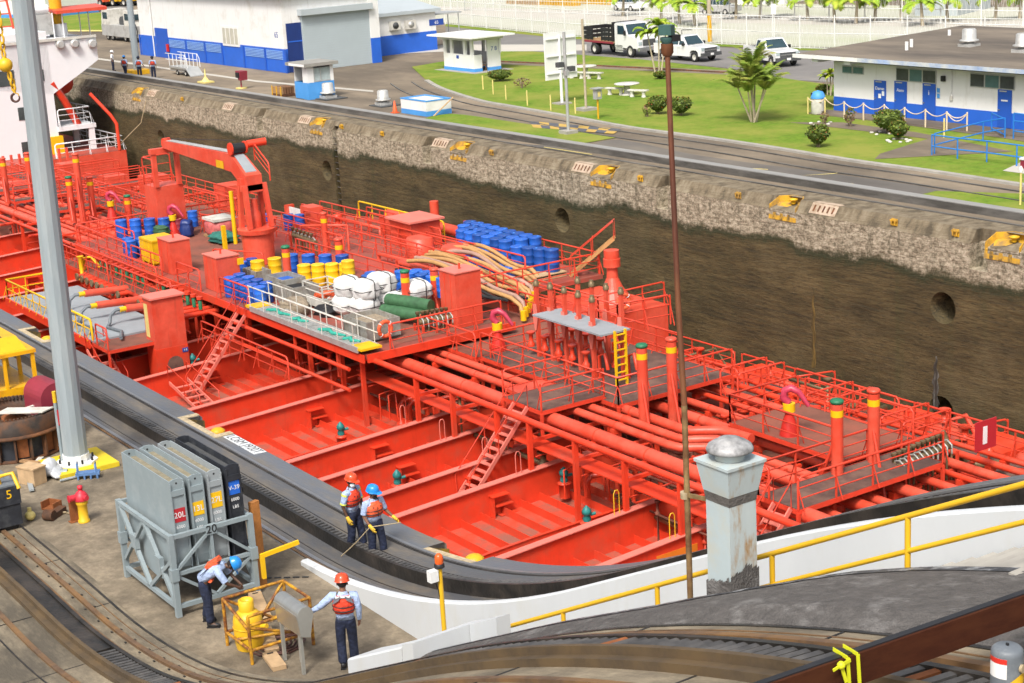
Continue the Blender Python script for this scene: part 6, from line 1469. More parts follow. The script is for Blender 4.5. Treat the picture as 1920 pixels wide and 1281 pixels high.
def debris():
    p = Zp(103, 962, 0); rr = random.Random(5)
    o = MB().bx((-0.2, -0.15, 0), (0.2, 0.15, 0.03)); o.bx((-0.2, -0.15, 0.03), (-0.17, 0.15, 0.2)); o.bx((-0.2, 0.12, 0.03), (0.2, 0.15, 0.2)); o.bx((0.17, -0.15, 0.03), (0.2, 0.12, 0.2)); tag(o.build('rusty_tray', 'rust_bright', loc=p+Vector((-0.35, 0.05, 0)), rz=0.5), 'small rusty square tray on the yard floor', 'tray')
    o = MB().prism([(-0.3, -0.1, 0), (0.3, -0.14, 0), (0.32, 0.12, 0), (-0.28, 0.1, 0)], (0, 0, 0.14)); o.tube((0.3, -0.13, 0.12), (0.3, 0.12, 0.12), 0.13, 10); tag(o.build('rusty_shackle', 'rust', loc=p+Vector((0.2, -0.02, 0)), rz=-0.9), 'rusty shackle block lying before the hydrant', 'shackle')
    o = MB().path([(0.15*math.cos(k*0.9)+0.02*k, 0.13*math.sin(k*1.1), 0.03+0.02*math.sin(k)) for k in range(14)], 0.018, 5); tag(o.build('tangled_rope', 'rope', loc=p+Vector((0, 0.1, 0))), 'tangle of yellowish cord beside the rusty shackle', 'cord')
    q = Zp(68, 905, 0)
    o = MB().bx((-0.3, -0.2, 0), (0.3, 0.2, 0.42)); o.bx((-0.32, -0.22, 0.42), (0.32, 0.22, 0.46)); tag(o.build('wooden_box', 'wood_pale', loc=Zp(62, 905, 0), rz=0.4), 'small wooden box at the foot of the rusty drum', 'box')
    o = MB().ball((0, 0, 0.2), 0.38, 12, 8, sc=(1, 0.75, 0.55)); o.ball((0.3, 0.15, 0.14), 0.25, 10, 7, sc=(1, 0.8, 0.55))
    for i, v in enumerate(o.v): o.v[i] = (v[0]*(1+0.2*math.sin(9*v[2]+7*v[1])), v[1]*(1+0.2*math.sin(11*v[0])), max(0, v[2]*(1+0.3*math.sin(8*v[0]+5*v[1]))))
    tag(o.build('plastic_sheet', 'plastic_sheet', loc=Zp(88, 892, 0)), 'crumpled pale plastic sheet by the mast plinth', 'sheet')
    o = MB().tube((-0.25, 0, 0.09), (0.2, 0.05, 0.09), 0.085, 12); tag(o.build('paint_can', 'steel_grey', loc=Zp(112, 893, 0), rz=0.9), 'grey can lying beside the mast plinth', 'can')
    o = MB().bar((-0.5, 0, 0.05), (0.5, 0, 0.06), 0.12, 0.04); tag(o.build('grey_offcut', 'steel_grey_pale', loc=Zp(58, 906, 0)+Vector((0.25, -0.1, 0)), rz=-0.25), 'grey metal offcut on the ground by the wooden box', 'offcut')
    for k, (a, b, m, lab) in enumerate((((40, 868), (75, 875), 'wood', 'brown plank under the rusty drum edge'), ((78, 862), (60, 885), 'stone_white', 'pale bar propped below the rusty drum'), ((70, 880), (98, 872), 'wood_pale', 'wooden batten beside the plastic sheet'))):
        A, B = Zp(*a, 0), Zp(*b, 0); o = MB().bar(Vector((0, 0, 0.06)), B-A+Vector((0, 0, 0.1)), 0.14, 0.05); tag(o.build('batten', m, loc=A), lab, 'batten')
    A = Zp(113, 905, 0); B = Zp(162, 893, 0); o = MB().tube((0, 0, 0.05), B-A+Vector((0, 0, 0.05)), 0.035, 8); tag(o.build('lance_pipe', 'steel_grey_pale', loc=A), 'grey lance pipe lying in front of the yellow plinth', 'pipe')
    o = MB().bx((-0.3, -0.12, 0.1), (0.3, 0.12, 0.17)); o.path([(-0.25, -0.1, 0.17), (-0.25, -0.1, 0.42), (-0.25, 0.1, 0.42), (-0.25, 0.1, 0.17)], 0.018, 5); o.path([(0.2, -0.1, 0.17), (0.2, -0.1, 0.38), (0.2, 0.1, 0.38), (0.2, 0.1, 0.17)], 0.018, 5)
    for k in range(4): o.tube((-0.24+0.16*k, -0.1, 0), (-0.24+0.16*k, -0.1, 0.1), 0.03, 6); o.tube((-0.24+0.16*k, 0.1, 0), (-0.24+0.16*k, 0.1, 0.1), 0.03, 6)
    tag(o.build('blue_jig', 'jig_blue', loc=Zp(166, 896, 0), rz=1.1), 'small blue wire-handled jig beside the yellow plinth', 'jig')
    for k, (px, py, lab) in enumerate((((462, 950), (470, 985), 'orange'), ((492, 1022), (514, 1017), 'x'))): pass
    o = MB().bx((-0.06, -0.1, 0), (0.06, 0.1, 1.9)); tag(o.build('orange_timber', 'orange_timber', loc=(-30.75, 13.62, 0), rz=0.3), 'orange-brown timber standing behind the black ballast case', 'timber')
    A = Zp(478, 1052, 0); o = MB().bar((0, 0, 0.5), (0.1, 0.85, 0.62), 0.06, 0.09).bx((-0.04, 0.0, 0), (0.04, 0.08, 0.5)); tag(o.build('yellow_bar', 'label_yellow', loc=(-30.3, 13.45, 0.35)), 'yellow bar sticking out from the rack towards the track', 'bar')
    o = MB()
    for k in range(5): o.bx((k*0.2, 0, 0), (k*0.2+0.14, 0.05, 0.01))
    tag(o.build('floor_grate', 'black', loc=Zp(497, 1085, 0)+Vector((0, 0, 0.002)), rz=0.9), 'row of dark floor slots behind the yellow cage', 'grate')
debris()
def cage():
    x0, x1, y0, y1, h = -28.53, -27.43, 11.79, 13.1, 0.98
    root = empty('yellow_cage', ((x0+x1)/2, (y0+y1)/2, 0), 'rusty yellow open pipe cage around the yellow gas cylinder', 'cage'); r = 0.032
    for x in (x0, x1):
        for y in (y0, y1): sub(MB().tube((x, y, 0), (x, y, h), 0.036, 8), 'upright', 'cage_yellow', root)
    for nm, P in (('top_rail', [((x0, y0, h), (x0, y1, h)), ((x1, y0, h), (x1, y1, h)), ((x0, y1, h), (x1, y1, h))]), ('low_rail', [((x0, y0, 0.28), (x0, y1, 0.28)), ((x1, y0, 0.28), (x1, y1, 0.28)), ((x0, y0, 0.28), (x1, y0, 0.28))]),
                  ('brace', [((x0, y0, h), (x0+0.1, y1-0.3, 0.3)), ((x0, y0+0.7, 0.28), (x0, y1, h)), ((x1, y0, 0.75), (x1, y1-0.2, 0.3)), ((x0, y0, h), (x1, y0, 0.7)), ((x1, y0, h*0.8), (x1, y0+0.9, h*0.8)), ((x0+0.5, y0, 0.3), (x1, y1, 0.35))])):
        for a, b in P: sub(MB().tube(a, b, r, 7), nm, 'cage_yellow', root)
    c = empty('gas_cylinder', (x0+0.35, y0+0.32, 0), 'squat yellow gas cylinder standing inside the rusty cage', 'gas cylinder')
    MB().lathe([(0.26, 0.0), (0.27, 0.06), (0.28, 0.12), (0.29, 0.2), (0.29, 0.55), (0.27, 0.66), (0.2, 0.74), (0.15, 0.77)], n=24).build('body', 'yellow_clean', c)
    MB().lathe([(0.15, 0.77), (0.15, 0.98), (0.12, 1.0), (0.11, 0.8)], n=20, cap=False).build('collar', 'yellow_clean', c); MB().lathe([(0.04, 0.77), (0.04, 0.9)], n=10).build('valve', 'hook_brown', c)
    MB().torus((0, 0, 0.45), 0.292, 0.012, 24, 6).build('seam', 'yellow', c); MB().tube((0.2, 0.15, 0.45), (0.38, 0.22, 0.5), 0.05, 8).build('nozzle', 'yellow_clean', c)
    o = MB()
    for k in range(5): o.path([((0.25+0.09*k)*math.cos(a*0.52)*0.9, (0.2+0.09*k)*math.sin(a*0.52), 0.03+0.02*math.sin(a*2+k)) for a in range(13)], 0.022, 5)
    tag(o.build('coiled_hose', 'hook_brown', loc=((x0+x1)/2+0.05, (y0+y1)/2+0.1, 0)), 'dark coiled hose on the floor inside the yellow cage', 'hose')
cage()
for a, b, lab in (((478, 1117), (500, 1168), 'wooden chock plank nearest the grey rack'), ((497, 1183), (512, 1226), 'slotted wooden chock plank in the middle of the row of three'), ((505, 1230), (525, 1257), 'wooden chock plank at the track end of the row of three')):
    A, B = Zp(*a, 0), Zp(*b, 0); d = B-A; r = empty('timber_chock', A, lab, 'timber', 'wooden chock planks in the yard', rz=math.atan2(d.y, d.x)); L = d.length
    MB().prism([(0, -0.13, 0), (L, -0.13, 0), (L, 0.13, 0), (0, 0.13, 0)], (0, 0, 0.09)).build('plank', 'wood_pale', r); MB().bx((0.06, -0.06, 0.091), (0.11, 0.06, 0.094)).build('hand_slot', 'black', r); MB().bx((0.03, -0.145, 0.02), (L-0.03, -0.131, 0.085)).build('cleat', 'wood_pale', r)
def hood_box():
    p = Zp(535, 1240, 0); root = empty('steel_hood', p, 'stainless round-topped hood on thin legs in front of the worker', 'hood'); L = 0.95; yw = 0.17; zc = 1.18; 
    pr = [(yw*math.cos(math.pi*k/14), zc+yw*math.sin(math.pi*k/14)) for k in range(15)]
    body = [(0.0+a*1.0+0.12, z) for a, z in pr] + [(0.12-yw*0.75, 0.78), (0.12+yw*0.4, 0.72)]
    MB().prism([(-0.15, y, z) for y, z in body], (L, 0, 0)).build('hood', 'stainless', root); MB().prism([(L-0.149, y, z) for y, z in [(0.12+(a-0.12)*0.97, zc+(z-zc)*0.98) for a, z in body]], (0.012, 0, 0)).build('end_cap', 'stainless_dull', root)
    MB().bx((-0.15, 0.12-yw-0.008, zc-0.03), (L-0.15, 0.12-yw+0.004, zc+0.03)).build('lip', 'stainless', root)
    for x, y in ((-0.05, 0.02), (L-0.22, 0.02)): MB().bx((x-0.03, y-0.03, 0), (x+0.03, y+0.03, 0.8)).build('leg', 'stainless_dull', root)
    MB().bx((0.22, 0.2, 0), (0.25, 0.23, 0.8)).build('conduit', 'stainless_dull', root)
hood_box()
def beacon():
    p = Yp(834, 1186, 13.4); p.z = max(0, zrail(p.x)-1.0) if p.x > -24.4 else 0.0
    top = Yp(821, 1027, 13.4); r = empty('beacon_post', p, 'yellow post with amber beacon lamp and white box by the stairs', 'beacon post'); v = top-p
    MB().path([(0, 0, 0), v*0.87], 0.042, 10).build('post', 'yellow_clean', r); b = v*0.87
    MB().lathe([(0.09, 0), (0.09, 0.05), (0.075, 0.07)], b, 14).build('lamp_base', 'black', r); MB().lathe([(0.07, 0.07), (0.075, 0.1), (0.07, 0.2), (0.04, 0.24), (0.005, 0.25)], b, 14).build('beacon', 'beacon', r)
    MB().box(b+Vector((0.0, -0.14, -0.12)), (0.12, 0.16, 0.2)).build('junction_box', 'white_paint', r); MB().path([b+Vector((0, -0.12, -0.2)), b+Vector((0.0, -0.05, -0.4)), b*0.6], 0.01, 5).build('cable', 'black', r)
beacon()
# crane hook hanging at the picture's edge
def hook():
    C0 = CAM + ray(10, 122)*22.0; r = empty('crane_hook', C0, 'yellow overhaul ball with chain and dark hook hanging at the edge', 'crane hook'); s = 22/F
    MB().ball((0, 0, 0), 0.094, 20, 14).build('ball', 'yellow_clean', r)
    def link(c, R, r_, a, l=1.5):
        mx = Matrix.Translation(c) @ Matrix.Rotation(a, 4, 'Z') @ Matrix.Rotation(R_(90), 4, 'X') @ Matrix.Diagonal((1, l, 1, 1)); return MB().torus((0, 0, 0), R, r_, 16, 7, mx=mx)
    for k, (dz, R, l) in enumerate(((0.14, 0.025, 2.2), (0.235, 0.035, 1.4), (0.33, 0.035, 1.7), (0.44, 0.035, 1.7), (0.55, 0.035, 1.7), (0.66, 0.035, 1.7), (0.77, 0.035, 1.7), (0.88, 0.035, 1.7))): link((-0.012, 0.0, dz), R, 0.014, k*1.57+0.5, l).build('chain_link', 'yellow', r)
    link((0.03, 0.03, -0.145), 0.027, 0.016, 0.5, 2.2).build('chain_link', 'yellow', r); link((0.04, 0.05, -0.235), 0.032, 0.015, 2.1, 1.5).build('chain_link', 'yellow', r); link((0.045, 0.055, -0.3), 0.026, 0.016, 0.5, 1.6).build('chain_link', 'yellow', r)
    cx = Vector((0.05, 0.06, -0.40)); d = Vector((0.56, 0.83, 0))
    MB().path([Vector((0.047, 0.058, -0.33)), cx + d*-0.0 + Vector((0, 0, 0.035))], 0.02, 8).build('shank', 'yellow', r)
    pts = [cx + d*(0.052*math.cos(t)) + Vector((0, 0, -0.03 + 0.052*math.sin(t))) for t in [R_(a) for a in range(100, 390, 18)]]
    MB().path(pts, [0.017 - 0.009*i/(len(pts)-1) + 0.004*math.sin(math.pi*i/(len(pts)-1)) for i in range(len(pts))], 10).build('hook', 'hook_brown', r); MB().path([cx+Vector((0, 0, 0.03)), cx+d*0.04+Vector((0, 0, 0.02)), cx+d*0.05+Vector((0, 0, -0.02))], 0.008, 6).build('latch', 'yellow', r)
hook()

# ================================================================ people : one skinned body each, clothes as children
def skin_mesh(verts, edges, radii, root=0, sub_=1):
    me = bpy.data.meshes.new('s'); me.from_pydata([tuple(v) for v in verts], edges, []); o = bpy.data.objects.new('s', me); COL.objects.link(o)
    md = o.modifiers.new('skin', 'SKIN'); md.use_smooth_shade = True
    if not me.skin_vertices:
        bpy.context.view_layer.objects.active = o
    lay = me.skin_vertices[0].data
    for i, r in enumerate(radii):
        lay[i].radius = (r, r) if not isinstance(r, tuple) else r
        lay[i].use_root = (i == root)
    if sub_: s = o.modifiers.new('sub', 'SUBSURF'); s.levels = sub_; s.render_levels = sub_
    bpy.context.view_layer.update()
    dg = bpy.context.evaluated_depsgraph_get(); m2 = bpy.data.meshes.new_from_object(o.evaluated_get(dg)); bpy.data.objects.remove(o)
    return m2
class Sk:
    def __init__(s): s.v = []; s.e = []; s.r = []; s.n = {}
    def a(s, name, p, r, prev=None):
        s.v.append(Vector(p)); s.r.append(r); i = len(s.v)-1; s.n[name] = i
        if prev is not None: s.e.append((s.n[prev], i))
        return i
    def mesh(s, root=0, sub_=1): return skin_mesh(s.v, s.e, s.r, root, sub_)
def mesh_obj(me, name, m, parent):
    me.name = name; me.materials.clear(); me.materials.append(MATS[m]); o = bpy.data.objects.new(name, me); COL.objects.link(o); o.parent = parent
    for p in me.polygons: p.use_smooth = True
    return o
def loft(rings, m=None, n=18):
    mb = MB(); vs = []
    for c, u, v, a, b in rings:
        for j in range(n):
            t = 2*math.pi*j/n; k = 0.85
            ct, st_ = math.cos(t), math.sin(t); ct = math.copysign(abs(ct)**k, ct); st_ = math.copysign(abs(st_)**k, st_)
            vs.append(c + u*a*ct + v*b*st_)
    fs = [(i*n+j, i*n+(j+1) % n, (i+1)*n+(j+1) % n, (i+1)*n+j) for i in range(len(rings)-1) for j in range(n)]
    fs += [tuple(range(n-1, -1, -1)), tuple((len(rings)-1)*n+j for j in range(n))]
    return mb.add(vs, fs, m, True)
def person(loc, yaw, label, J=None, skin='skin_tan', shirt='shirt_blue', trousers='navy', vest='vest_orange', helmet='helmet_blue', glove=None, mask=False, beard=False, sleeve=1, fine=True, group=None, h=1.0, headyaw=0.0, headpitch=0.0, vest_back=False, neon=False):
    """local frame: forward +x, left +y"""
    d = dict(ank=(0.0, 0.11, 0.09), kne=(0.02, 0.11, 0.49), hip=(0, 0.095, 0.92), ank2=(0.0, -0.11, 0.09), kne2=(0.02, -0.11, 0.49), hip2=(0, -0.095, 0.92),
             pel=(0, 0, 0.97), wai=(0, 0, 1.1), che=(0.0, 0, 1.32), nec=(-0.01, 0, 1.47), hea=(0.02, 0, 1.63), sho=(0, 0.2, 1.41), elb=(-0.02, 0.25, 1.13), wri=(0.06, 0.25, 0.88), sho2=(0, -0.2, 1.41), elb2=(-0.02, -0.25, 1.13), wri2=(0.06, -0.25, 0.88))
    d.update(J or {}); P = {k: Vector(v)*h for k, v in d.items()}
    root = empty('person', loc, label, 'person', group, rz=yaw)
    up_ = (P['nec']-P['pel']).normalized(); lat = (P['sho']-P['sho2']).normalized(); fwd = lat.cross(up_).normalized()
    s = Sk(); s.a('pel', P['pel'], 0.115); s.a('wai', P['wai'], 0.115, 'pel'); s.a('che', P['che'], 0.13, 'wai'); s.a('nb', P['nec'], 0.062, 'che')
    hv = (P['hea']-P['nec']).normalized(); hl = Matrix.Rotation(headyaw, 3, hv) @ lat; hf = hl.cross(hv).normalized()
    if headpitch:
        q = Matrix.Rotation(headpitch, 3, hl); hf = q @ hf; hv = q @ hv
    s.a('nt', P['hea']-hv*0.085, 0.055, 'nb'); s.a('jaw', P['hea']-hv*0.05+hf*0.02, 0.078, 'nt'); s.a('hea', P['hea']+hv*0.02, 0.098, 'jaw'); s.a('cro', P['hea']+hv*0.075, 0.075, 'hea')
    for sf in ('', '2'):
        sg = 1 if sf == '' else -1
        s.a('sho'+sf, P['sho'+sf], 0.066, 'che'); s.a('elb'+sf, P['elb'+sf], 0.046, 'sho'+sf); s.a('wri'+sf, P['wri'+sf], 0.03, 'elb'+sf)
        hd = (P['wri'+sf]-P['elb'+sf]).normalized(); pa = P['wri'+sf]+hd*0.075
        s.a('palm'+sf, pa, 0.036, 'wri'+sf)
        if fine:
            side = (fwd - hd*fwd.dot(hd)).normalized(); nrm = hd.cross(side)
            inn = -lat*sg
            for k, (o, L) in enumerate(((0.03, 0.075), (0.011, 0.085), (-0.009, 0.08), (-0.028, 0.062))):
                b = pa + hd*0.02 + side*o; s.a('f%d' % k+sf, b+hd*L*0.5+inn*0.008, 0.0095, 'palm'+sf); s.a('g%d' % k+sf, b+hd*L*0.85+inn*0.035, 0.008, 'f%d' % k+sf)
            s.a('t1'+sf, pa+side*0.045+inn*0.015, 0.011, 'palm'+sf); s.a('t2'+sf, pa+side*0.058+hd*0.045+inn*0.025, 0.009, 't1'+sf)
        s.a('hip'+sf, P['hip'+sf], 0.085, 'pel'); s.a('kne'+sf, P['kne'+sf], 0.057, 'hip'+sf); s.a('ank'+sf, P['ank'+sf], 0.04, 'kne'+sf)
        s.a('toe'+sf, P['ank'+sf]+Vector((0.15, 0.02*sg, -0.05)), 0.035, 'ank'+sf)
    me = s.mesh(0, 1)
    body = mesh_obj(me, 'body', skin, root)
    f = MB(); hc = P['hea']
    f.ball(hc+hf*0.108-hv*0.025, 0.02, 8, 6, sc=(1, 0.8, 1.2), m=skin)
    for sg in (-1, 1):
        f.ball(hc+hl*0.098*sg-hv*0.01, 0.03, 8, 6, sc=(0.7, 0.4, 1), m=skin); f.ball(hc+hf*0.093+hl*0.035*sg+hv*0.012, 0.013, 8, 6, m='shirt_white'); f.ball(hc+hf*0.103+hl*0.036*sg+hv*0.012, 0.007, 6, 5, m='black')
    f.ball(hc+hf*0.092-hv*0.072, 0.02, 8, 5, sc=(0.6, 1.4, 0.5), m='light_red'); f.build('face', None, root)
    hb = MB().ball(hc-hf*0.012+hv*0.022, 0.105, 14, 10, sc=(1, 0.96, 0.9)); hb.build('hair', 'beard', root)
    if beard: MB().ball(hc+hf*0.055-hv*0.085, 0.062, 12, 8, sc=(0.95, 1.0, 0.8)).build('beard', 'beard', root)
    if mask: MB().ball(hc+hf*0.06-hv*0.065, 0.068, 12, 8, sc=(1, 1.05, 0.9)).build('face_mask', 'mask_white', root)
    # helmet : dome, ridge, peak
    mx = Matrix(((hf.x, hl.x, hv.x, hc.x+hv.x*0.045), (hf.y, hl.y, hv.y, hc.y+hv.y*0.045), (hf.z, hl.z, hv.z, hc.z+hv.z*0.045), (0, 0, 0, 1)))
    hm = MB().lathe([(0.152, 0.0), (0.138, 0.02), (0.135, 0.06), (0.115, 0.115), (0.075, 0.145), (0.005, 0.155)], n=22, mx=mx @ Matrix.Diagonal((1.08, 0.95, 1, 1)))
    hm.add([mx @ Vector(p) for p in ((0.1, -0.11, 0.012), (0.215, -0.07, -0.005), (0.23, 0, 0.0), (0.215, 0.07, -0.005), (0.1, 0.11, 0.012), (0.1, 0, 0.03))], [(0, 1, 2, 5), (5, 2, 3, 4), (4, 3, 2, 1, 0)])
    hm.path([mx @ Vector((0.14*math.cos(t), 0, 0.02+0.138*math.sin(t))) for t in [math.pi*k/10 for k in range(1, 10)]], 0.012, 6); hm.build('helmet', helmet, root)
    # trousers
    t = Sk(); t.a('pel', P['pel'], 0.15); t.a('w', P['pel'].lerp(P['wai'], 0.6), 0.145, 'pel')
    for sf in ('', '2'):
        a, k, hh = P['ank'+sf], P['kne'+sf], P['hip'+sf]; t.a('h'+sf, hh.lerp(k, 0.12), 0.118, 'pel'); t.a('k'+sf, k, 0.097, 'h'+sf); t.a('m'+sf, k.lerp(a, 0.55), 0.094, 'k'+sf); t.a('a'+sf, a+Vector((0, 0, -0.01)), 0.097, 'm'+sf)
    mesh_obj(t.mesh(0, 1), 'trousers', trousers, root)
    bt = MB()
    for sf in ('', '2'):
        a = P['ank'+sf]; bt.ball(a+Vector((0.075, 0, -0.042)), 0.06, 12, 8, sc=(2.2, 0.85, 0.8)); bt.ball(a+Vector((-0.02, 0, -0.02)), 0.06, 10, 8, sc=(1, 0.85, 1.1)); bt.box(a+Vector((0.06, 0, -0.08)), (0.27, 0.1, 0.02))
    bt.build('boot', 'black', root)
    # shirt : torso loft and sleeves
    ax = [P['pel'], P['wai'], P['che'], P['che'].lerp(P['nec'], 0.55), P['nec']]
    tor = [(P['pel']+up_*0.0, lat, fwd, 0.168, 0.122), (P['wai'], lat, fwd, 0.165, 0.12), (P['wai'].lerp(P['che'], 0.6), lat, fwd, 0.185, 0.128), (P['che']+up_*0.03, lat, fwd, 0.2, 0.13), (P['che'].lerp(P['nec'], 0.62), lat, fwd, 0.195, 0.105), (P['nec']-up_*0.02, lat, fwd, 0.1, 0.082), (P['nec']+up_*0.03, lat, fwd, 0.066, 0.07)]
    sh = loft(tor)
    for sf in ('', '2'):
        S0, E0, W0 = P['sho'+sf], P['elb'+sf], P['wri'+sf]
        pts = [S0.lerp(P['che'], 0.35)+up_*0.02, S0, S0.lerp(E0, 0.5), E0.lerp(S0, 0.12)] + ([E0, E0.lerp(W0, 0.5), W0.lerp(E0, 0.05)] if sleeve == 2 else [])
        rr = [0.085, 0.084, 0.074, 0.07] + ([0.062, 0.052, 0.044] if sleeve == 2 else [])
        sh.path(pts, rr, 12)
    sh.build('shirt', shirt, root)
    if neon:
        nb_ = MB()
        for sf in ('', '2'): S0, E0 = P['sho'+sf], P['elb'+sf]; nb_.path([S0.lerp(E0, 0.75), S0.lerp(E0, 0.86)], 0.078, 12); nb_.path([S0.lerp(E0, 0.1)+up_*0.02, S0.lerp(E0, 0.25)+up_*0.02], 0.083, 12)
        nb_.build('reflective_band', 'reflect', root)
    if vest:
        if vest_back is None:
            bp = P['wai'].lerp(P['che'], 1.05) - fwd*0.13; v = MB(); mx2 = face_mx(bp, lat, up_); v.box((0, 0, 0), (0.26, 0.3, 0.09), mx=Matrix(mx2)); v.build('vest', vest, root)
            b2 = MB()
            for a, c in (((0.13, -0.1), (0.19, -0.3)), ((-0.13, -0.1), (-0.19, -0.3)), ((0.0, -0.12), (0.1, -0.32)), ((0.12, 0.12), (0.17, 0.2)), ((-0.12, 0.12), (-0.17, 0.2))): b2.bar(bp+lat*a[0]+up_*a[1]+fwd*0.015, bp+lat*c[0]+up_*c[1]+fwd*(0.02 if c[1] > -0.25 else 0.04), 0.03, 0.01, upv=fwd)
            for z in (-0.06, 0.06): b2.box((0, 0, 0), (0.2, 0.02, 0.02), mx=mx2 @ Matrix.Translation((0.0, z, 0.05)))
            b2.build('harness', 'black', root); MB().path([P['wai']+fwd*0.12-lat*0.1, P['wai']+fwd*0.14, P['wai']+fwd*0.12+lat*0.1], 0.05, 8).build('front_panel', vest, root)
        else:
            rg = [(P['wai']-up_*0.0, lat, fwd, 0.186, 0.15), (P['wai']+up_*0.05, lat, fwd, 0.2, 0.168), (P['wai'].lerp(P['che'], 0.6), lat, fwd, 0.212, 0.175), (P['che']+up_*0.02, lat, fwd, 0.205, 0.165), (P['che'].lerp(P['nec'], 0.5), lat, fwd, 0.15, 0.14), (P['che'].lerp(P['nec'], 0.78), lat, fwd, 0.135, 0.115)]
            v = loft(rg).build('vest', vest, root)
            st_ = MB()
            for t in (0.25, 0.62):
                c = P['wai'].lerp(P['che'], t); k = 0.185+0.02*t
                st_.path([c + lat*(0.206+0.012*t)*math.cos(a) + fwd*(0.171+0.012*t)*math.sin(a) for a in [2*math.pi*j/20 for j in range(20)]], 0.012, 6, closed=True)
            for sg in (-1, 1): st_.bar(P['che']+fwd*0.16+lat*0.09*sg, P['nec']+lat*0.1*sg-up_*0.0, 0.035, 0.012, upv=fwd); st_.bar(P['che']-fwd*0.15+lat*0.09*sg, P['nec']+lat*0.1*sg, 0.035, 0.012, upv=fwd)
            if not vest_back: st_.bar(P['wai']+fwd*0.175, P['che']+fwd*0.172, 0.012, 0.01, upv=fwd)
            st_.build('strap', 'black', root)
            if vest_back:
                yk = MB(); c = P['che']+up_*0.05
                for sg in (-1, 1): yk.prism([c-fwd*0.158+lat*sg*0.2-up_*0.06, c-fwd*0.175+lat*sg*0.07+up_*0.02, c-fwd*0.15+lat*sg*0.04+up_*0.085, c-fwd*0.13+lat*sg*0.15+up_*0.07], -fwd*0.02)
                yk.build('grey_yoke', 'vest_grey', root); MB().box((0, 0, 0), (0.27, 0.025, 0.03), mx=face_mx(P['che']-fwd*0.15+up_*0.12, lat, up_)).build('reflective_tape', 'shirt_white', root)
    if glove:
        g = Sk()
        for sf, on in (('', glove in ('both', 'l')), ('2', glove in ('both', 'r'))):
            if not on: continue
            hd = (P['wri'+sf]-P['elb'+sf]).normalized(); sg = 1 if sf == '' else -1; side = (fwd - hd*fwd.dot(hd)).normalized(); inn = -lat*sg; pa = P['wri'+sf]+hd*0.075
            g = Sk(); g.a('c', P['wri'+sf]-hd*0.06, 0.05); g.a('w', P['wri'+sf], 0.042, 'c'); g.a('p', pa, 0.05, 'w')
            for k, (o, L) in enumerate(((0.036, 0.08), (0.013, 0.09), (-0.011, 0.086), (-0.034, 0.068))): b = pa+hd*0.03+side*o; g.a('f%d' % k, b+hd*L*0.5+inn*0.01, 0.015, 'p'); g.a('g%d' % k, b+hd*L*0.85+inn*0.04, 0.013, 'f%d' % k)
            g.a('t', pa+side*0.055+inn*0.015, 0.016, 'p'); g.a('t2', pa+side*0.07+hd*0.045+inn*0.03, 0.013, 't'); mesh_obj(g.mesh(0, 1), 'glove', 'glove', root)
    return root
# the two men by the ship-side rail
p1 = Zp(668, 1036, -0.2); p2 = Zp(708, 1050, -0.2)
person(p1, R_(25), 'standing worker in red helmet and white face mask beside the tow rail', dict(elb2=(-0.06, -0.25, 1.13), wri2=(0.04, -0.24, 0.87), elb=(0.03, 0.27, 1.14), wri=(0.1, 0.26, 0.9), ank=(0.12, 0.12, 0.09), kne=(0.1, 0.12, 0.49), ank2=(-0.08, -0.12, 0.09)), skin='skin_dark', vest='vest_red', helmet='helmet_red', mask=True, glove='r', h=1.04, neon=True, headyaw=R_(-8))
person(p2, R_(5), 'bearded worker in blue helmet and yellow gloves holding a thin line', dict(elb=(0.02, 0.3, 1.15), wri=(0.2, 0.4, 0.98), elb2=(-0.04, -0.26, 1.13), wri2=(0.12, -0.2, 0.9), ank=(0.1, 0.13, 0.09), kne=(0.09, 0.12, 0.49), ank2=(-0.03, -0.12, 0.09)), vest='vest_orange', helmet='helmet_blue', beard=True, glove='both', h=0.97, headyaw=R_(20))
a = Zp(640, 1043, -0.17); b = p2 + Vector((0.15, -0.2, 0.87)); c = p2 + Vector((0.55, 0.35, 0.95))
tag(MB().path([a-a, (b-a)*0.5-Vector((0, 0, 0.03)), b-a, c-a], 0.012, 5).build('hand_line', 'rope', loc=a), 'thin line held in the yellow glove and running to the ground', 'rope')
# worker bending over the gas cylinder
pb_ = Zp(390, 1170, 0)
person(pb_, R_(52), 'worker in blue helmet bending over the yellow gas cylinder', dict(hip=(0, 0.1, 0.93), hip2=(0, -0.1, 0.93), pel=(-0.03, 0, 0.98), wai=(0.1, 0, 1.08), che=(0.3, 0, 1.2), nec=(0.45, 0, 1.27), hea=(0.61, 0, 1.27), sho=(0.37, 0.2, 1.2), elb=(0.5, 0.22, 0.98), wri=(0.68, 0.1, 0.86), sho2=(0.37, -0.2, 1.2), elb2=(0.52, -0.21, 0.95), wri2=(0.68, -0.1, 0.84), ank=(-0.06, 0.15, 0.09), ank2=(0.1, -0.16, 0.09), kne=(0.02, 0.14, 0.5), kne2=(0.1, -0.14, 0.5)), skin='skin_dark', shirt='shirt_blue', vest='vest_orange', helmet='helmet_blue', vest_back=None, h=1.0, headpitch=R_(-20))
# worker seen from behind with a hand on the steel hood
pk = Zp(655, 1250, 0.0)
person(pk, R_(148), 'worker in red helmet seen from behind, resting a hand on the steel hood', dict(sho=(0, 0.2, 1.41), elb=(0.02, 0.42, 1.22), wri=(0.02, 0.64, 1.1), elb2=(-0.02, -0.26, 1.14), wri2=(0.06, -0.25, 0.9), ank=(-0.05, 0.1, 0.09), ank2=(0.12, -0.1, 0.09), kne2=(0.1, -0.1, 0.49)), vest='vest_red', helmet='helmet_red', sleeve=2, vest_back=True, h=1.03)
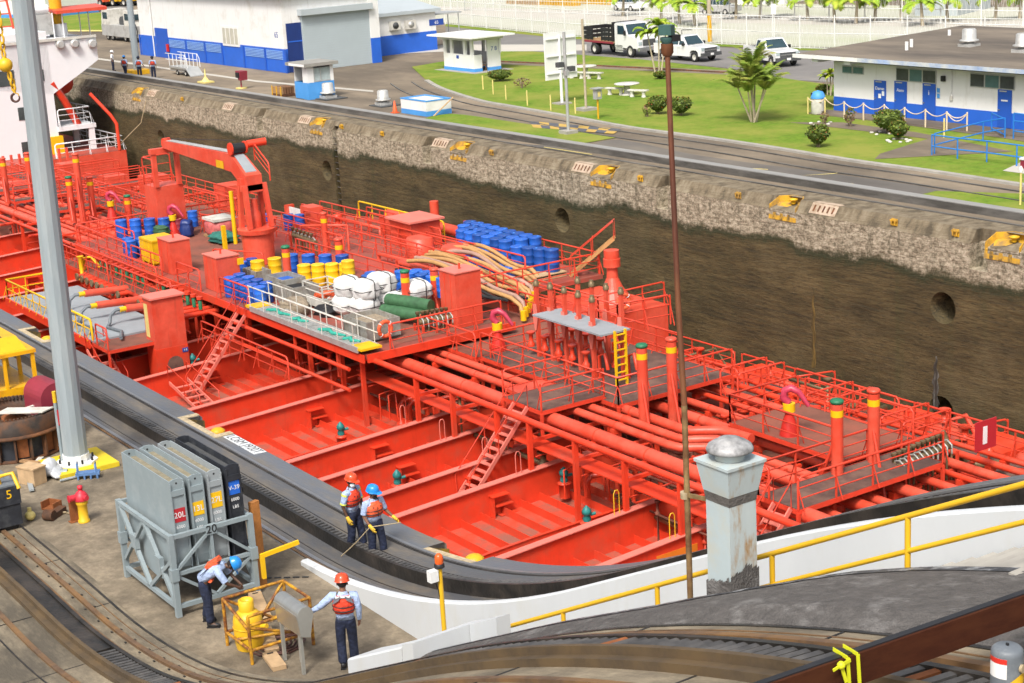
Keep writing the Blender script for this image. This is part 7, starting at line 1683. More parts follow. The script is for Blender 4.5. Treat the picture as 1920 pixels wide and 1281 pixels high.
# four people on the far bank
for px, py, yaw, kw, lab in ((213, 134, 60, dict(shirt='shirt_white', vest=None, helmet='helmet_white'), 'far worker in white shirt and helmet without a life vest'),
                             (236, 145, 130, dict(vest='vest_red', helmet='helmet_blue', J=dict(ank=(0.2, 0.1, 0.09), kne=(0.16, 0.1, 0.5), ank2=(-0.25, -0.1, 0.11), kne2=(-0.03, -0.1, 0.48))), 'far worker in pale blue helmet walking away beside the rack'),
                             (263, 147, 150, dict(vest='vest_red', helmet='navy', J=dict(elb2=(0, -0.3, 1.15), wri2=(0.1, -0.4, 0.95))), 'far worker with dark cap standing in front of the grey mast'),
                             (289, 147, 150, dict(vest='vest_red', helmet='navy'), 'far worker with dark cap beside the white boarding platform')):
    person(Zp(px, py, 0), R_(yaw), lab, sleeve=1, fine=False, group='workers on the far bank', skin='skin_tan', h=1.02, vest_back=True, **{k: v for k, v in kw.items() if k != 'J'}, J=kw.get('J'))

# ================================================================ the red tanker
ship = empty('tanker_ship', (-80, 34, -8.1), 'red chemical tanker lying in the lock, deck crowded with pipes, girders and walkways', 'ship')
def S(mb, name, m, par=None): return sub(mb, name, m, ship) if par is None else mb.build(name, m, par)
Y0, Y1 = 18.7, 49.75
def dz(Y): return -7.75 - 0.045*abs(34.2-Y) if Y < 34.2 else -7.75 - 0.03*(Y-34.2)
def camber(z_up, x0, x1, ya=Y0, yb=Y1, th=0.02):
    ys = sorted(set([ya, yb] + [y for y in (22, 26, 30, 34.2, 38, 42, 46) if ya < y < yb]))
    return MB().add([(x, y, dz(y)+z_up) for x in (x0, x1) for y in ys], [(i, i+1, len(ys)+i+1, len(ys)+i) for i in range(len(ys)-1)])
hb = MB(); hb.sweep([(-160, 0), (10, 0)], [(Y0, -12.6), (Y0, dz(Y0)-0.03), (34.2, dz(34.2)-0.03), (Y1, dz(Y1)-0.03), (Y1, -12.6)]); S(hb, 'hull', 'ship_red')
S(camber(0, -160, 10), 'deck', 'deck_bay'); S(camber(0.012, -150, 8, 34.8, 48.2), 'deck_centre_dark', 'deck_brown')  # brown sheet below the pipes: grime, with their shade painted in as well
GX = [-110, -104, -98.6, -93.2, -88.4, -84.0, -79.4, -75.2, -71.4, -65.3, -62.3, -56.1, -53.4, -50.4, -48.2, -42.6, -39.7, -34.0, -31.0, -25.5, -22.5]
gt = lambda y: -6.55 - 0.05*max(0, 33.5-y)
for i, x in enumerate(GX):
    g = MB(); ys = (Y0+0.6, 26, 30, 33.5, 36.4); t = 0.03
    vs = []
    for xx in (x-t, x+t): vs += [(xx, y, dz(y)-0.01) for y in ys] + [(xx, y, gt(y)) for y in ys]
    n = len(ys); f = []
    for k in range(n-1): f += [(k, k+1, n+k+1, n+k), (2*n+k, 3*n+k, 3*n+k+1, 2*n+k+1)]
    f += [(0, n, 3*n, 2*n), (n-1, 2*n+n-1, 3*n+n-1, 2*n-1)]
    g.add(vs, f); gr = S(g, 'girder', 'ship_red')
    fl = MB()
    for a, b in zip(ys, ys[1:]): fl.bar((x, a, gt(a)+0.02), (x, b+0.02, gt(b)+0.02), 0.32, 0.035)
    fl.build('flange', 'ship_edge', gr)
    if i % 2 == 0 or x in (-50.4, -56.1, -39.7):
        st = MB(); ys_ = 29.6 + 0.4*((i*3) % 4)
        for k in range(3): st.bx((x+t, ys_+0.16*k, gt(ys_)-0.42-0.38*k), (x+t+0.28, ys_+0.75+0.16*k, gt(ys_)-0.38-0.38*k))
        st.bx((x+t, ys_+0.05, gt(ys_)-1.2), (x+t+0.25, ys_+0.1, gt(ys_)-0.43)); st.build('step', 'ship_red', gr)
    if i+1 < len(GX) and GX[i+1]-x > 2.7:
        d = GX[i+1]-x; xm = x + d*0.62; b = MB(); y = 26.6
        while y < 36: b.bx((x+t, y, dz(y)-0.02), (xm-0.02, y+0.025, dz(y)+0.3)); b.bx((xm+0.02, y+0.02, dz(y)-0.02), (GX[i+1]-t, y+0.04, dz(y)+0.24)); y += 0.86
        for a, c in zip((Y0+0.6, 26, 30), (26, 30, 36.4)): b.bar((xm, a, dz(a)+0.2), (xm, c, dz(c)+0.2), 0.035, 0.45); b.bar((xm, a, dz(a)+0.43), (xm, c, dz(c)+0.43), 0.13, 0.02); b.bar((xm+0.6, a, dz(a)+0.36), (xm+0.6, c, dz(c)+0.36), 0.1, 0.03)
        S(b, 'deck_stiffener', 'ship_red')
# support rows, long pipe-beam and pipe bundle
for i, x in enumerate((-104, -98.6, -93.2, -88.4, -84, -79.4, -75.2, -71.4, -65.3, -62.3, -60.5, -56.1, -53.4, -50.3, -48.2, -45.4, -42.6, -39.7, -36.5, -34)):
    zb = gt(32.4) if x not in (-60.5, -45.4) else dz(32)
    S(MB().bx((x-0.07, 32.25, zb), (x+0.07, 32.43, -4.72)), 'support_post', 'ship_red'); S(MB().bx((x-0.06, 35.9, gt(36)), (x+0.06, 36.05, -5.3)), 'support_post', 'ship_red')
    S(MB().bx((x-0.06, 32.44, -5.0), (x+0.06, 37.6, -4.88 if x < -60 else -5.35)) if x < -60 else MB().bx((x-0.06, 32.44, -5.55), (x+0.06, 37.6, -5.43)), 'cross_beam', 'ship_red')
    S(MB().tube((x+0.08, 32.5, -6.1), (x+0.08, 35.8, -6.0), 0.03, 6), 'hand_pipe', 'ship_rail')
def pipe(pts, r, m='ship_faded', rings=2.9, nm='deck_pipe', n=12):
    o = S(MB().path(pts, r, n), nm, m)
    if rings:
        cl = MB(); a, b = Vector(pts[0]), Vector(pts[1]); L = (b-a).length; k = int(L/rings)
        for i in range(1, k): p = a.lerp(b, i/k); cl.path([p, p+(b-a).normalized()*0.05], r+0.012, n); cl.bx((p.x-0.1, p.y-r-0.05, p.z-r-0.15), (p.x+0.12, p.y+r+0.05, p.z-r*0.7))
        cl.build('clamp', 'ship_red', o)
    return o
pipe([(-60.8, 33.95, -5.2), (-20, 33.95, -5.12)], 0.25); pipe([(-125, 33.95, -5.2), (-92, 33.95, -5.2)], 0.24)
pipe([(-64, 32.35, -4.72), (-22, 32.35, -4.72)], 0.12, 'ship_red', 0); pipe([(-125, 32.3, -4.85), (-92, 32.3, -4.85)], 0.1, 'ship_red', 0)
for y, x1, r in ((35.05, -42.9, 0.15), (35.75, -43.4, 0.15), (36.5, -44.0, 0.18)):
    pipe([(-62, y, -5.15), (x1-0.6, y, -5.12), (x1-0.15, y+0.1, -5.12), (x1+0.15, y+0.5, -5.12), (x1+0.5, y+0.9, -5.12), (x1+1.0, y+1.0, -5.12), (x1+1.9, y+1.05, -5.12)], r)
for y, r in ((34.7, 0.12), (35.3, 0.16), (35.9, 0.2), (36.6, 0.16), (37.3, 0.2)): pipe([(-125, y, -5.2), (-89, y, -5.2)], r)
for y, r, x0, x1 in ((38.4, 0.2, -49, -20), (39.6, 0.14, -50, -20), (36.4, 0.2, -41.6, -20), (37.1, 0.16, -41.5, -20), (40.6, 0.1, -52, -22), (41.4, 0.16, -53, -24), (42.3, 0.12, -56, -22), (43.0, 0.09, -56, -22), (37.0, 0.08, -50, -42), (35.2, 0.14, -40, -22)):
    pipe([(x0, y, -5.5), (x1, y, -5.5)], r, 'ship_faded' if r > 0.13 else 'ship_red', 3.1)
for y, z in ((39.2, -6.1), (40.2, -6.2), (41.0, -6.4), (41.9, -6.0), (36.8, -6.2), (37.7, -6.4)): pipe([(-70, y, z), (-20, y, z)], 0.07, 'ship_red', 0, n=6)
for k, x in enumerate((-57.5, -54.5, -51.5, -46, -41, -37, -33.5)): pipe([(x, 34.8, -5.9), (x+0.3, 42.8, -5.85)], 0.06, 'ship_red', 0, n=6); pipe([(x+0.8, 36, -6.6), (x+0.8, 44.5, -6.7)], 0.09, 'ship_red', 0, n=6)
S(MB().bx((-52.6, 34.3, -5.0), (-51.6, 36.0, -4.86)), 'pipe_bridge', 'ship_faded'); S(MB().bx((-62.6, 34.3, -4.95), (-61.4, 35.6, -4.84)), 'pipe_bridge', 'ship_faded')
S(MB().bx((-61.5, 32.6, -5.85), (-22, 33.4, -5.8)), 'pipe_shelf', 'ship_red')
# the tangle of small lines under and between the big pipes
tg = random.Random(23)
def tangle(n, xa, xb, ya, yb, nm):
    for i in range(n):
        x = tg.uniform(xa, xb); y = tg.uniform(ya, yb); z = tg.uniform(-7.2, -5.7); L = tg.uniform(1.5, 6); r = tg.choice((0.04, 0.05, 0.07, 0.1)); s = tg.choice((-1, 1))
        P = [(x, y, dz(y)), (x, y, z), (x+L*s, y, z), (x+L*s, y+0.5, z-0.1), (x+L*s, y+0.6, dz(y))] if i % 3 else [(x, y, dz(y)), (x, y, z), (x, min(yb+1, y+L*0.6), z), (x+0.4*s, min(yb+1.2, y+L*0.6+0.3), z-0.8)]
        mb = MB().path(P, r, 6); mb.lathe([(r*2.2, z), (r*2.2, z+0.08), (r*1.2, z+0.12), (r*1.2, z+0.4), (r*2.4, z+0.42), (r*2.4, z+0.5)], (x, y, 0), 8); S(mb, nm, tg.choice(('ship_red', 'ship_faded', 'deck_brown', 'ship_red', 'bronze')))
tangle(60, -58, -26, 34.6, 46, 'branch_pipe'); tangle(22, -124, -95, 34, 46, 'drain_pipe'); tangle(16, -72, -30, 33.0, 34.5, 'bay_pipe')
# loops of piping and valves down in the bays
vb = random.Random(11)
for i, x in enumerate((-69, -59.2, -51.8, -45.6, -37.4, -33, -82, -77.4)):
    p = MB()
    for k in range(3):
        y = 33.3 + vb.uniform(0, 2.2); xx = x + vb.uniform(-1, 1); z = dz(y)
        p.path([(xx, y, z), (xx, y, z+0.8), (xx, y+0.15, z+1.0), (xx+0.2, y+0.9, z+1.05), (xx+0.25, y+1.1, z+0.9), (xx+0.25, y+1.15, z+0.2)], 0.11, 8)
        p.lathe([(0.2, 0), (0.2, 0.06), (0.12, 0.1), (0.12, 0.3)], (xx, y, z), 12); p.path([(xx-0.3, y-0.8, z+0.3), (xx-0.3, y-0.8, z+1.4), (xx-0.2, y-0.3, z+1.5), (xx+0.2, y-0.3, z+1.5), (xx+0.25, y-0.3, z+0.4)], 0.035, 6)
    S(p, 'pipe_loop', 'ship_red')
def rail(pts, h=1.05, r=0.033, n=2, m='ship_rail', par=None, step=1.5, nm='railing', ends=True):
    mb = MB(); P = [Vector(p) for p in pts]; Z = Vector((0, 0, 1))
    top = []
    for i, p in enumerate(P): top.append(p+Z*h)
    if ends:
        a, b = (P[1]-P[0]).normalized(), (P[-2]-P[-1]).normalized(); top[0] = P[0]+Z*h+a*0.12; top[-1] = P[-1]+Z*h+b*0.12
        top = [P[0], P[0]+Z*(h-0.12)] + top + [P[-1]+Z*(h-0.12), P[-1]]
    mb.path(top, r*1.25, 6)
    for k in range(1, n+1): mb.path([p+Z*h*k/(n+1) for p in P], r*0.7, 5)
    for a, b in zip(P, P[1:]):
        k = max(1, round((b-a).length/step)); s_ = Vector(((b-a).y, -(b-a).x, 0)).normalized()*0.28
        for i in range(k+1): q = a.lerp(b, i/k); (mb.bar(q, q+Z*h, 0.07, 0.03), mb.bar(q+Z*h*0.7, q+s_, 0.035, 0.02) if h > 0.9 else 0)
    return sub(mb, nm, m, ship) if par is None else mb.build(nm, m, par)
def walk(pts, z, rails, m='grating', th=0.1, legs=True, nm='walkway'):
    P = [Vector((p[0], p[1], z-th)) for p in pts]; o = S(MB().prism(P, (0, 0, th)), nm, m); e = MB()
    for a, b in zip(P, P[1:]+P[:1]): e.bar(a+Vector((0, 0, 0.02)), b+Vector((0, 0, 0.02)), 0.05, 0.16)
    if legs:
        for p in P: e.bx((p.x-0.05, p.y-0.05, dz(p.y)), (p.x+0.05, p.y+0.05, z-th))
    e.build('edge_beam', 'ship_rail', o)
    for r_ in rails: rail([Vector((q[0], q[1], z)) for q in r_], par=o)
    return o
def stair(a, b, w=0.75, n=12, m='ship_edge', side=None, rl=True):
    a, b = Vector(a), Vector(b); d = b-a; s = Vector((-d.y, d.x, 0)).normalized()*w/2; mb = MB()
    for k in (-1, 1): mb.bar(a+s*k, b+s*k, 0.05, 0.16)
    for i in range(1, n): p = a+d*i/n; mb.bar(p-s, p+s, 0.2, 0.03)
    o = S(mb, 'stairway', m)
    if rl:
        r_ = MB()
        for k in (-1, 1):
            u = Vector((0, 0, 0.95)); r_.path([a+s*k*1.05, a+s*k*1.05+u*0.9, b+s*k*1.05+u*0.95, b+s*k*1.05+d*-0.02], 0.024, 6); r_.bar(a.lerp(b, .5)+s*k*1.05, a.lerp(b, .5)+s*k*1.05+u, 0.03, 0.03)
        r_.build('handrail', 'ship_rail', o)
    return o
# near-side catwalk pieces over the pipes, manifold deck and fire-monitor decks
walk([(-51.4, 33.4), (-48.9, 33.4), (-48.9, 36.3), (-51.4, 36.3)], -4.75, [[(-51.4, 33.4), (-51.4, 36.3)], [(-48.9, 36.3), (-48.9, 33.4)]])
stair((-50.1, 33.3, -4.75), (-49.9, 30.4, -7.75), 0.8, 13)
walk([(-57.2, 36.2), (-47.9, 36.2), (-47.9, 41.8), (-57.2, 41.8)], -4.9, [[(-57.2, 36.2), (-47.9, 36.2), (-47.9, 41.8)], [(-57.2, 41.8), (-51, 41.8)]])
walk([(-63.6, 36.0), (-57.3, 36.0), (-57.3, 41.5), (-63.6, 41.5)], -4.92, [[(-63.3, 36.0), (-57.3, 36.0)], [(-58.6, 41.5), (-63, 41.5)]], 'deck_brown')
walk([(-37.4, 33.6), (-35.6, 33.6), (-35.6, 40.0), (-37.4, 40.0)], -4.9, [[(-35.6, 33.6), (-35.6, 40.0)], [(-37.4, 40.0), (-37.4, 33.6), (-36.9, 33.6)]])
stair((-36.2, 33.5, -4.9), (-36.0, 30.6, -7.8), 0.7, 13)
walk([(-43.6, 37.9), (-38.0, 37.9), (-38.0, 41.2), (-43.6, 41.2)], -4.95, [[(-38.4, 37.9), (-43.6, 37.9), (-43.6, 41.2)], [(-43.2, 41.2), (-38.0, 41.2)]], 'deck_brown')
walk([(-55.5, 43.6), (-33, 43.6), (-33, 45.4), (-55.5, 45.4)], -6.5, [[(-55.5, 43.6), (-49.6, 43.6)], [(-49.0, 43.6), (-43.6, 43.6)], [(-43, 43.6), (-37.2, 43.6)], [(-48.2, 45.4), (-42.6, 45.4)], [(-41.8, 45.4), (-34, 45.4)]], 'grating')
for x in (-47.9, -43.2, -39.5): walk([(x, 41.2), (x+1.0, 41.2), (x+1.0, 43.6), (x, 43.6)], -5.6, [[(x, 41.2), (x, 43.6)], [(x+1.0, 43.6), (x+1.0, 41.2)]])
for x in (-53.5, -45, -40.8, -36): S(MB().prism([(x, 46.2, -7.9), (x+2.2, 46.2, -7.9), (x+2.2, 48.4, -7.9), (x, 48.4, -7.9)], (0, 0, 0.95)), 'deck_house', 'ship_red'); S(MB().lathe([(0.8, 0), (0.8, 0.9), (0.6, 1.1), (0.01, 1.15)], (x+3.2, 47.2, -7.95), 14), 'hatch', 'ship_faded')
# side railings on the deck edge, in lengths with curved ends
rs = [(-128, -118), (-117.5, -108), (-107.5, -98), (-97.5, -88), (-87.5, -78), (-63.8, -56.3), (-55.8, -53.6), (-53.0, -48.4), (-47.9, -43.6), (-43.2, -41.2), (-40.8, -36), (-35.4, -28)]
for a, b in rs: rail([(a, 49.3, dz(49)), (b, 49.3, dz(49))], 1.05 if b > -60 else 1.0, r=0.03)
for a, b in ((-52.6, -50.2), (-43.8, -41)): rail([(a, 47.2, dz(47)), (b, 47.2, dz(47)), (b+0.4, 49.2, dz(49))], 1.5)
S(MB().bx((-118, 49.5, dz(49)), (-28, 49.6, dz(49)+0.28)), 'gunwale_bar', 'ship_red')
# thick posts with yellow bands
def band_post(x, y, zt, r=0.2, cap='cap_green', zb=None, brace=1):
    zb = zb if zb is not None else dz(y); o = S(MB().tube((x, y, zb), (x, y, zt), r, 14), 'vent_post', 'ship_faded')
    MB().tube((x, y, zt-0.42), (x, y, zt-0.2), r+0.006, 14).build('yellow_band', 'label_yellow', o); MB().lathe([(r*0.8, 0), (r*1.1, 0.03), (r*1.15, 0.1), (r*0.9, 0.15), (0.01, 0.17)], (x, y, zt), 14).build('cap', cap, o)
    if brace: MB().tube((x+0.05, y-0.1, zt-1.1), (x+0.9*brace, y-0.35, zb+0.3), 0.06, 7).build('brace', 'ship_rail', o)
    return o
for px, py, pt, cap, br in ((1208, 790, 652, 'cap_green', 1), (1262, 762, 640, 'ship_faded', 1), (1570, 905, 757, 'cap_green', -1), (1638, 882, 737, 'ship_faded', 1)):
    p = Zp(px, py, -5.2); band_post(p.x, p.y, -5.2+up(p, pt), 0.2, cap, brace=br, zb=-6.4)
for px, py, pt, cap in ((155, 405, 292, 'ship_faded'), (137, 406, 335, 'cap_green'), (175, 398, 335, 'ship_faded'), (243, 412, 370, 'cap_green'), (292, 402, 366, 'ship_faded'), (640, 520, 452, 'ship_faded'), (542, 540, 466, 'cap_green'), (765, 597, 512, 'cap_green'), (819, 583, 508, 'ship_faded'), (14, 372, 300, 'ship_faded'), (60, 366, 290, 'ship_faded')):
    p = Zp(px, py, -4.6); band_post(p.x, p.y, -4.6+up(p, pt), 0.2, cap, zb=-5.0)
p = Zp(612, 470, -4.4); band_post(p.x, p.y, -4.4+up(p, 403), 0.17, 'ship_faded', zb=-4.6, brace=0)
S(MB().path([(p.x-1.0, p.y-0.9, -4.4), (p.x-1.0, p.y-0.9, -4.4+up(p, 423)), (p.x+0.9, p.y+0.9, -4.4+up(p, 423)), (p.x+0.9, p.y+0.9, -4.4)], 0.07, 6), 'post_frame', 'ship_faded')
# cargo deck platform
plat = S(MB().prism([(-93, 31.9, -4.62), (-59.4, 32.0, -4.62), (-59.4, 39.4, -4.62), (-63.8, 39.4, -4.62), (-63.8, 47.6, -4.62), (-86, 47.6, -4.62), (-93, 42.5, -4.62)], (0, 0, 0.2)), 'cargo_deck', 'deck_red')
MB().bx((-93, 31.82, -4.75), (-59.4, 31.9, -4.4)).build('edge_beam', 'ship_red', plat); MB().bx((-59.4, 32, -4.75), (-59.32, 39.4, -4.4)).build('edge_beam', 'ship_red', plat)
MB().bx((-92, 34, -4.415), (-60, 39, -4.412)).build('worn_patch', 'deck_brown', plat)
for a, b in (((-92.5, 32, -4.4), (-85.4, 32, -4.4)), ((-84.6, 31.95, -4.4), (-80.6, 31.95, -4.4)), ((-78.6, 31.95, -4.4), (-75.8, 31.95, -4.4)), ((-73.6, 32, -4.4), (-70.4, 32, -4.4)), ((-59.5, 33.2, -4.4), (-59.5, 38.8, -4.4)), ((-63.9, 40, -4.4), (-63.9, 47.5, -4.4)), ((-64, 47.5, -4.4), (-76, 47.5, -4.4)), ((-79, 38.9, -4.4), (-66, 39.3, -4.4)), ((-92.6, 37.6, -4.4), (-84, 40, -4.4)), ((-93, 32, -4.4), (-93, 42, -4.4)), ((-76, 42.6, -4.4), (-68, 42.6, -4.4)), ((-68, 42.4, -4.4), (-62, 41.4, -4.4))): rail([a, b])
o = rail([(-86, 46.6, -4.4), (-76.6, 46.6, -4.4)], 1.05, 0.04, 1, 'label_yellow', nm='yellow_railing')
pipe([(-84, 47.4, -4.0), (-73.5, 47.4, -4.0)], 0.3, 'ship_faded', 0); S(MB().tube((-78.8, 47.4, -4), (-78.8, 47.4, -2.6), 0.25, 12), 'vent_stub', 'ship_faded')
for x in (-91, -86, -81, -76, -71, -66, -62): S(MB().bx((x-0.06, 31.95, -5.9), (x+0.06, 32.05, -4.62)), 'bracket', 'ship_red')
pipe([(-75, 31.7, -5.2), (-60.5, 31.7, -5.2)], 0.09, 'ship_red', 0); pipe([(-72.5, 31.5, -6.0), (-60.2, 31.5, -6.0)], 0.08, 'ship_red', 0)
stair((-70.6, 31.6, -4.6), (-70.3, 28.6, -7.9), 0.7, 12); stair((-70.9, 28.3, -7.2), (-67.7, 28.4, -8.0), 0.9, 6); stair((-75.5, 26.2, -6.1), (-73.4, 26.4, -7.9), 0.9, 6)
stair((-63.3, 48.0, -2.6), (-64.8, 46.4, -4.4), 0.6, 6, 'hose_tan')
# red deck boxes and the tall arched pillar
def rbox(x0, x1, y0, y1, zb, h, nm='deck_box'):
    o = S(MB().bx((x0, y0, zb), (x1, y1, zb+h)), nm, 'ship_faded'); MB().bx((x0-0.04, y0-0.04, zb+h), (x1+0.04, y1+0.04, zb+h+0.05)).build('lid', 'ship_edge', o); MB().tube(((x0+x1)/2, (y0+y1)/2, zb+h+0.05), ((x0+x1)/2, (y0+y1)/2, zb+h+0.3), 0.05, 7).build('stub', 'ship_red', o)
    e = MB(); [e.bx((x-0.01, y0-0.012, zb), (x+0.01, y0, zb+h)) for x in (x0+0.4, x1-0.4)]; e.build('seam', 'ship_red', o); return o
rbox(-81.9, -80.3, 32.4, 33.5, -4.4, 1.72); b2 = rbox(-76.2, -74.65, 32.4, 33.6, -4.4, 1.7); MB().box((-74.5, 33.6, -3.0), (0.12, 0.3, 0.3)).build('lamp', 'label_yellow', b2); rbox(-61.5, -60.2, 37.0, 38.3, -4.4, 2.4)
pil = S(MB().bx((-74.0, 28.2, -7.75), (-72.9, 29.75, -3.7)), 'pillar', 'ship_faded'); MB().bx((-74.1, 28.1, -3.7), (-72.8, 29.85, -3.62)).build('cover', 'ship_edge', pil); MB().bx((-74.02, 28.18, -8.2), (-72.88, 29.77, -6.1)).build('skirt', 'ship_red', pil)
ar = [(28.65+0.4*(1-math.cos(math.pi*k/10)), -6.95+0.4*math.sin(math.pi*k/10)) for k in range(11)]; MB().prism([(-72.879, 28.65, -7.9)] + [(-72.879, y, z) for y, z in ar] + [(-72.879, 29.45, -7.9)], (0.004, 0, 0)).build('arch_opening', 'grating', pil)
MB().box((-72.865, 29.6, -6.35), (0.02, 0.28, 0.2)).build('number_plate', 'sign_blue', pil); text('4 8', 0.14, 'number', 'stencil_white', pil, face_mx((-72.852, 29.6, -6.35), (0, 1, 0), (0, 0, 1)))
MB().bx((-73.9, 28.185, -5.6), (-73.5, 28.199, -4.0)).build('notice', 'yellow_pale', pil)
# spill tray with yellow rail and the green-valved manifold row
tr_ = S(MB().prism([(-87.5, 25.9, -5.75), (-75.2, 26.0, -5.75), (-75.2, 29.8, -5.75), (-87.5, 29.8, -5.75)], (0, 0, 0.1)), 'spill_tray', 'plate_grey')
MB().bx((-87.5, 25.8, -6.0), (-75.2, 25.899, -5.6)).build('edge_beam', 'ship_red', tr_); rail([(-87.4, 29.0, -5.65), (-87.4, 25.95, -5.65), (-75.3, 26.05, -5.65)], 1.0, 0.045, 1, 'label_yellow', tr_, 1.0)
walk([(-75.15, 26.0), (-73.2, 26.0), (-73.2, 29), (-75.15, 29)], -5.75, [[(-74.6, 26.0), (-73.2, 26.0)]], 'deck_brown')
for x in (-86, -82, -78): S(MB().prism([(x, 26, -5.8), (x, 29.8, -5.8), (x, 29.8, -7.9), (x, 29.2, -7.9), (x, 28, -6.4), (x, 26, -6.1)], (0.06, 0, 0)), 'bracket', 'ship_red')
mf = MB(); vg = MB(); fl = MB()
for k in range(17):
    x = -87.6 + 0.74*k + (1.2 if k > 8 else 0); 
    mf.tube((x, 29.9, -5.2), (x, 32.2, -5.2), 0.13, 8); mf.bx((x-0.05, 30.4, -5.9), (x+0.05, 30.6, -5.3)); vg.lathe([(0.1, -5.0), (0.1, -4.55), (0.05, -4.5)], (x, 31.3, 0), 8); mf.lathe([(0.16, -4.5), (0.16, -4.36)], (x, 31.3, 0), 8)
    fl.lathe([(0.2, 0), (0.2, 0.09)], n=12, mx=Matrix.Translation((x, 29.9, -5.2)) @ Matrix.Rotation(R_(90), 4, 'X'))
    mf.bar((x, 30.2, -5.35), (x+0.6, 30.2, -5.75), 0.05, 0.05); mf.bar((x+0.6, 30.2, -5.35), (x, 30.2, -5.75), 0.05, 0.05)
mr = S(mf, 'manifold_row', 'ship_red'); vg.build('valve', 'cap_green', mr); fl.build('flange', 'bronze', mr); MB().bx((-88, 30.15, -5.8), (-73.5, 30.25, -5.72)).build('edge_beam', 'ship_rail', mr)
S(MB().path([(-88.3, 30.6, -5.4), (-88.3, 30.6, -4.4), (-87.9, 30.9, -4.3), (-87.6, 31.2, -4.9)], 0.09, 8), 'yellow_valve', 'label_yellow'); S(MB().lathe([(0.2, -5.5), (0.2, -5.3), (0.1, -5.2), (0.12, -4.3), (0.2, -4.2)], (-88.0, 30.3, 0), 12), 'yellow_valve', 'label_yellow')
for x, y0 in ((-82.2, 28.3), (-79.2, 27.8), (-77.4, 28.6)):
    S(MB().tube((x, y0, -4.95), (x, 30.6, -5.1), 0.19, 12), 'crossover_pipe', 'ship_faded')
    h = S(MB().path([(x, y0-0.1, -4.95), (x-0.05, y0-0.5, -4.95), (x, y0-0.8, -5.15), (x+0.05, y0-0.9, -5.5), (x+0.5, y0-1.2, -5.58), (x+1.8, y0-1.0, -5.58), (x+3.0, y0-1.5, -5.58)], 0.085, 8), 'cargo_hose', 'bollard_grey'); MB().tube((x, y0+0.0, -4.95), (x, y0-0.3, -4.95), 0.13, 10).build('yellow_coupling', 'label_yellow', h)
rail([(-88, 31.4, -4.4), (-80, 31.4, -4.4)], 0.6)
# deck crane
cp = Vector((-79.6, 37.0, -4.4)); cr = S(MB().lathe([(0.82, 0), (0.82, 1.55), (0.98, 1.62), (1.02, 1.85), (0.9, 1.9)], cp, 28, sm=False), 'deck_crane', 'ship_faded')
tw = MB(); T = lambda x, y, z: cp + Vector((x, y, z))
for s in (-1, 1):
    for x in (-0.45, 0.55): tw.bar(T(x, 0.62*s, 1.9), T(x*0.55-0.1, 0.55*s, 4.2), 0.26, 0.22)
tw.bar(T(-0.3, -0.6, 4.25), T(-0.3, 0.6, 4.25), 0.5, 0.45); tw.bar(T(0.1, -0.7, 4.0), T(0.1, 0.7, 4.0), 0.3, 0.3); tw.lathe([(0.3, 1.9), (0.3, 2.6), (0.2, 2.8), (0.18, 3.4)], cp, 12); tw.build('king_post', 'ship_faded', cr)
jb = MB(); A, B = T(0.3, 0, 5.1), T(-10.9, 0, 5.25)
K = T(-1.2, 0, 5.55)
def boxbeam(mb, a, b, wa, ha, wb, hb_):
    a, b = Vector(a), Vector(b); vs = []
    for p, w, h in ((a, wa, ha), (b, wb, hb_)): vs += [p+Vector((0, s*w/2, t*h/2)) for s, t in ((-1, -1), (1, -1), (1, 1), (-1, 1))]
    mb.add(vs, [(0, 1, 2, 3), (7, 6, 5, 4), (0, 4, 5, 1), (1, 5, 6, 2), (2, 6, 7, 3), (3, 7, 4, 0)])
boxbeam(jb, T(0.25, 0, 4.2), T(-1.6, 0, 5.15), 0.9, 0.9, 0.8, 0.95); boxbeam(jb, T(-1.6, 0, 5.15), B, 0.8, 0.95, 0.5, 0.42); jb.build('jib', 'ship_faded', cr)
lt = MB(); boxbeam(lt, T(-1.8, 0, 5.66), T(-10.4, 0, 5.5), 0.5, 0.03, 0.4, 0.03); lt.build('jib_walkway', 'vent_metal', cr); lt = MB(); boxbeam(lt, T(0.0, 0, 4.8), T(-1.3, 0, 5.56), 0.62, 0.04, 0.55, 0.04); lt.build('winch_plate', 'plate_grey', cr)
MB().lathe([(0.26, -0.35), (0.26, 0.35)], n=18, mx=Matrix.Translation(T(-1.4, 0.0, 5.9)) @ Matrix.Rotation(R_(90), 4, 'X')).build('winch_drum', 'black', cr); w2 = MB(); [w2.lathe([(0.33, y), (0.33, y+0.08)], n=16, mx=Matrix.Translation(T(-1.4, 0, 5.9)) @ Matrix.Rotation(R_(90), 4, 'X')) for y in (-0.45, 0.37)]; w2.tube(T(-1.3, 0.5, 6.05), T(-1.1, 1.5, 6.1), 0.2, 10); w2.build('winch_flange', 'ship_red', cr)
MB().tube(T(-1.5, 0, 6.3), T(-10.8, 0, 5.55), 0.02, 5).build('hoist_wire', 'black', cr); MB().lathe([(0.3, -0.2), (0.3, 0.2)], n=14, mx=Matrix.Translation(T(-10.9, 0, 5.3)) @ Matrix.Rotation(R_(90), 4, 'X')).build('sheave', 'ship_red', cr)
rail([T(0.6, 0.75, 4.3), T(-1.0, 0.75, 5.2)], 0.9, par=cr); MB().box(T(-2.9, -0.42, 4.95), (0.9, 0.02, 0.4)).build('plate', 'yellow', cr)
for y in (-0.85,): MB().path([T(-0.9, y, 1.0), T(-0.9, y, 3.8)], 0.12, 6).build('yellow_ladder', 'label_yellow', cr); S(MB().bx((-81.9, 36.0, -4.4), (-81.7, 36.2, -2.6)), 'yellow_column', 'label_yellow')
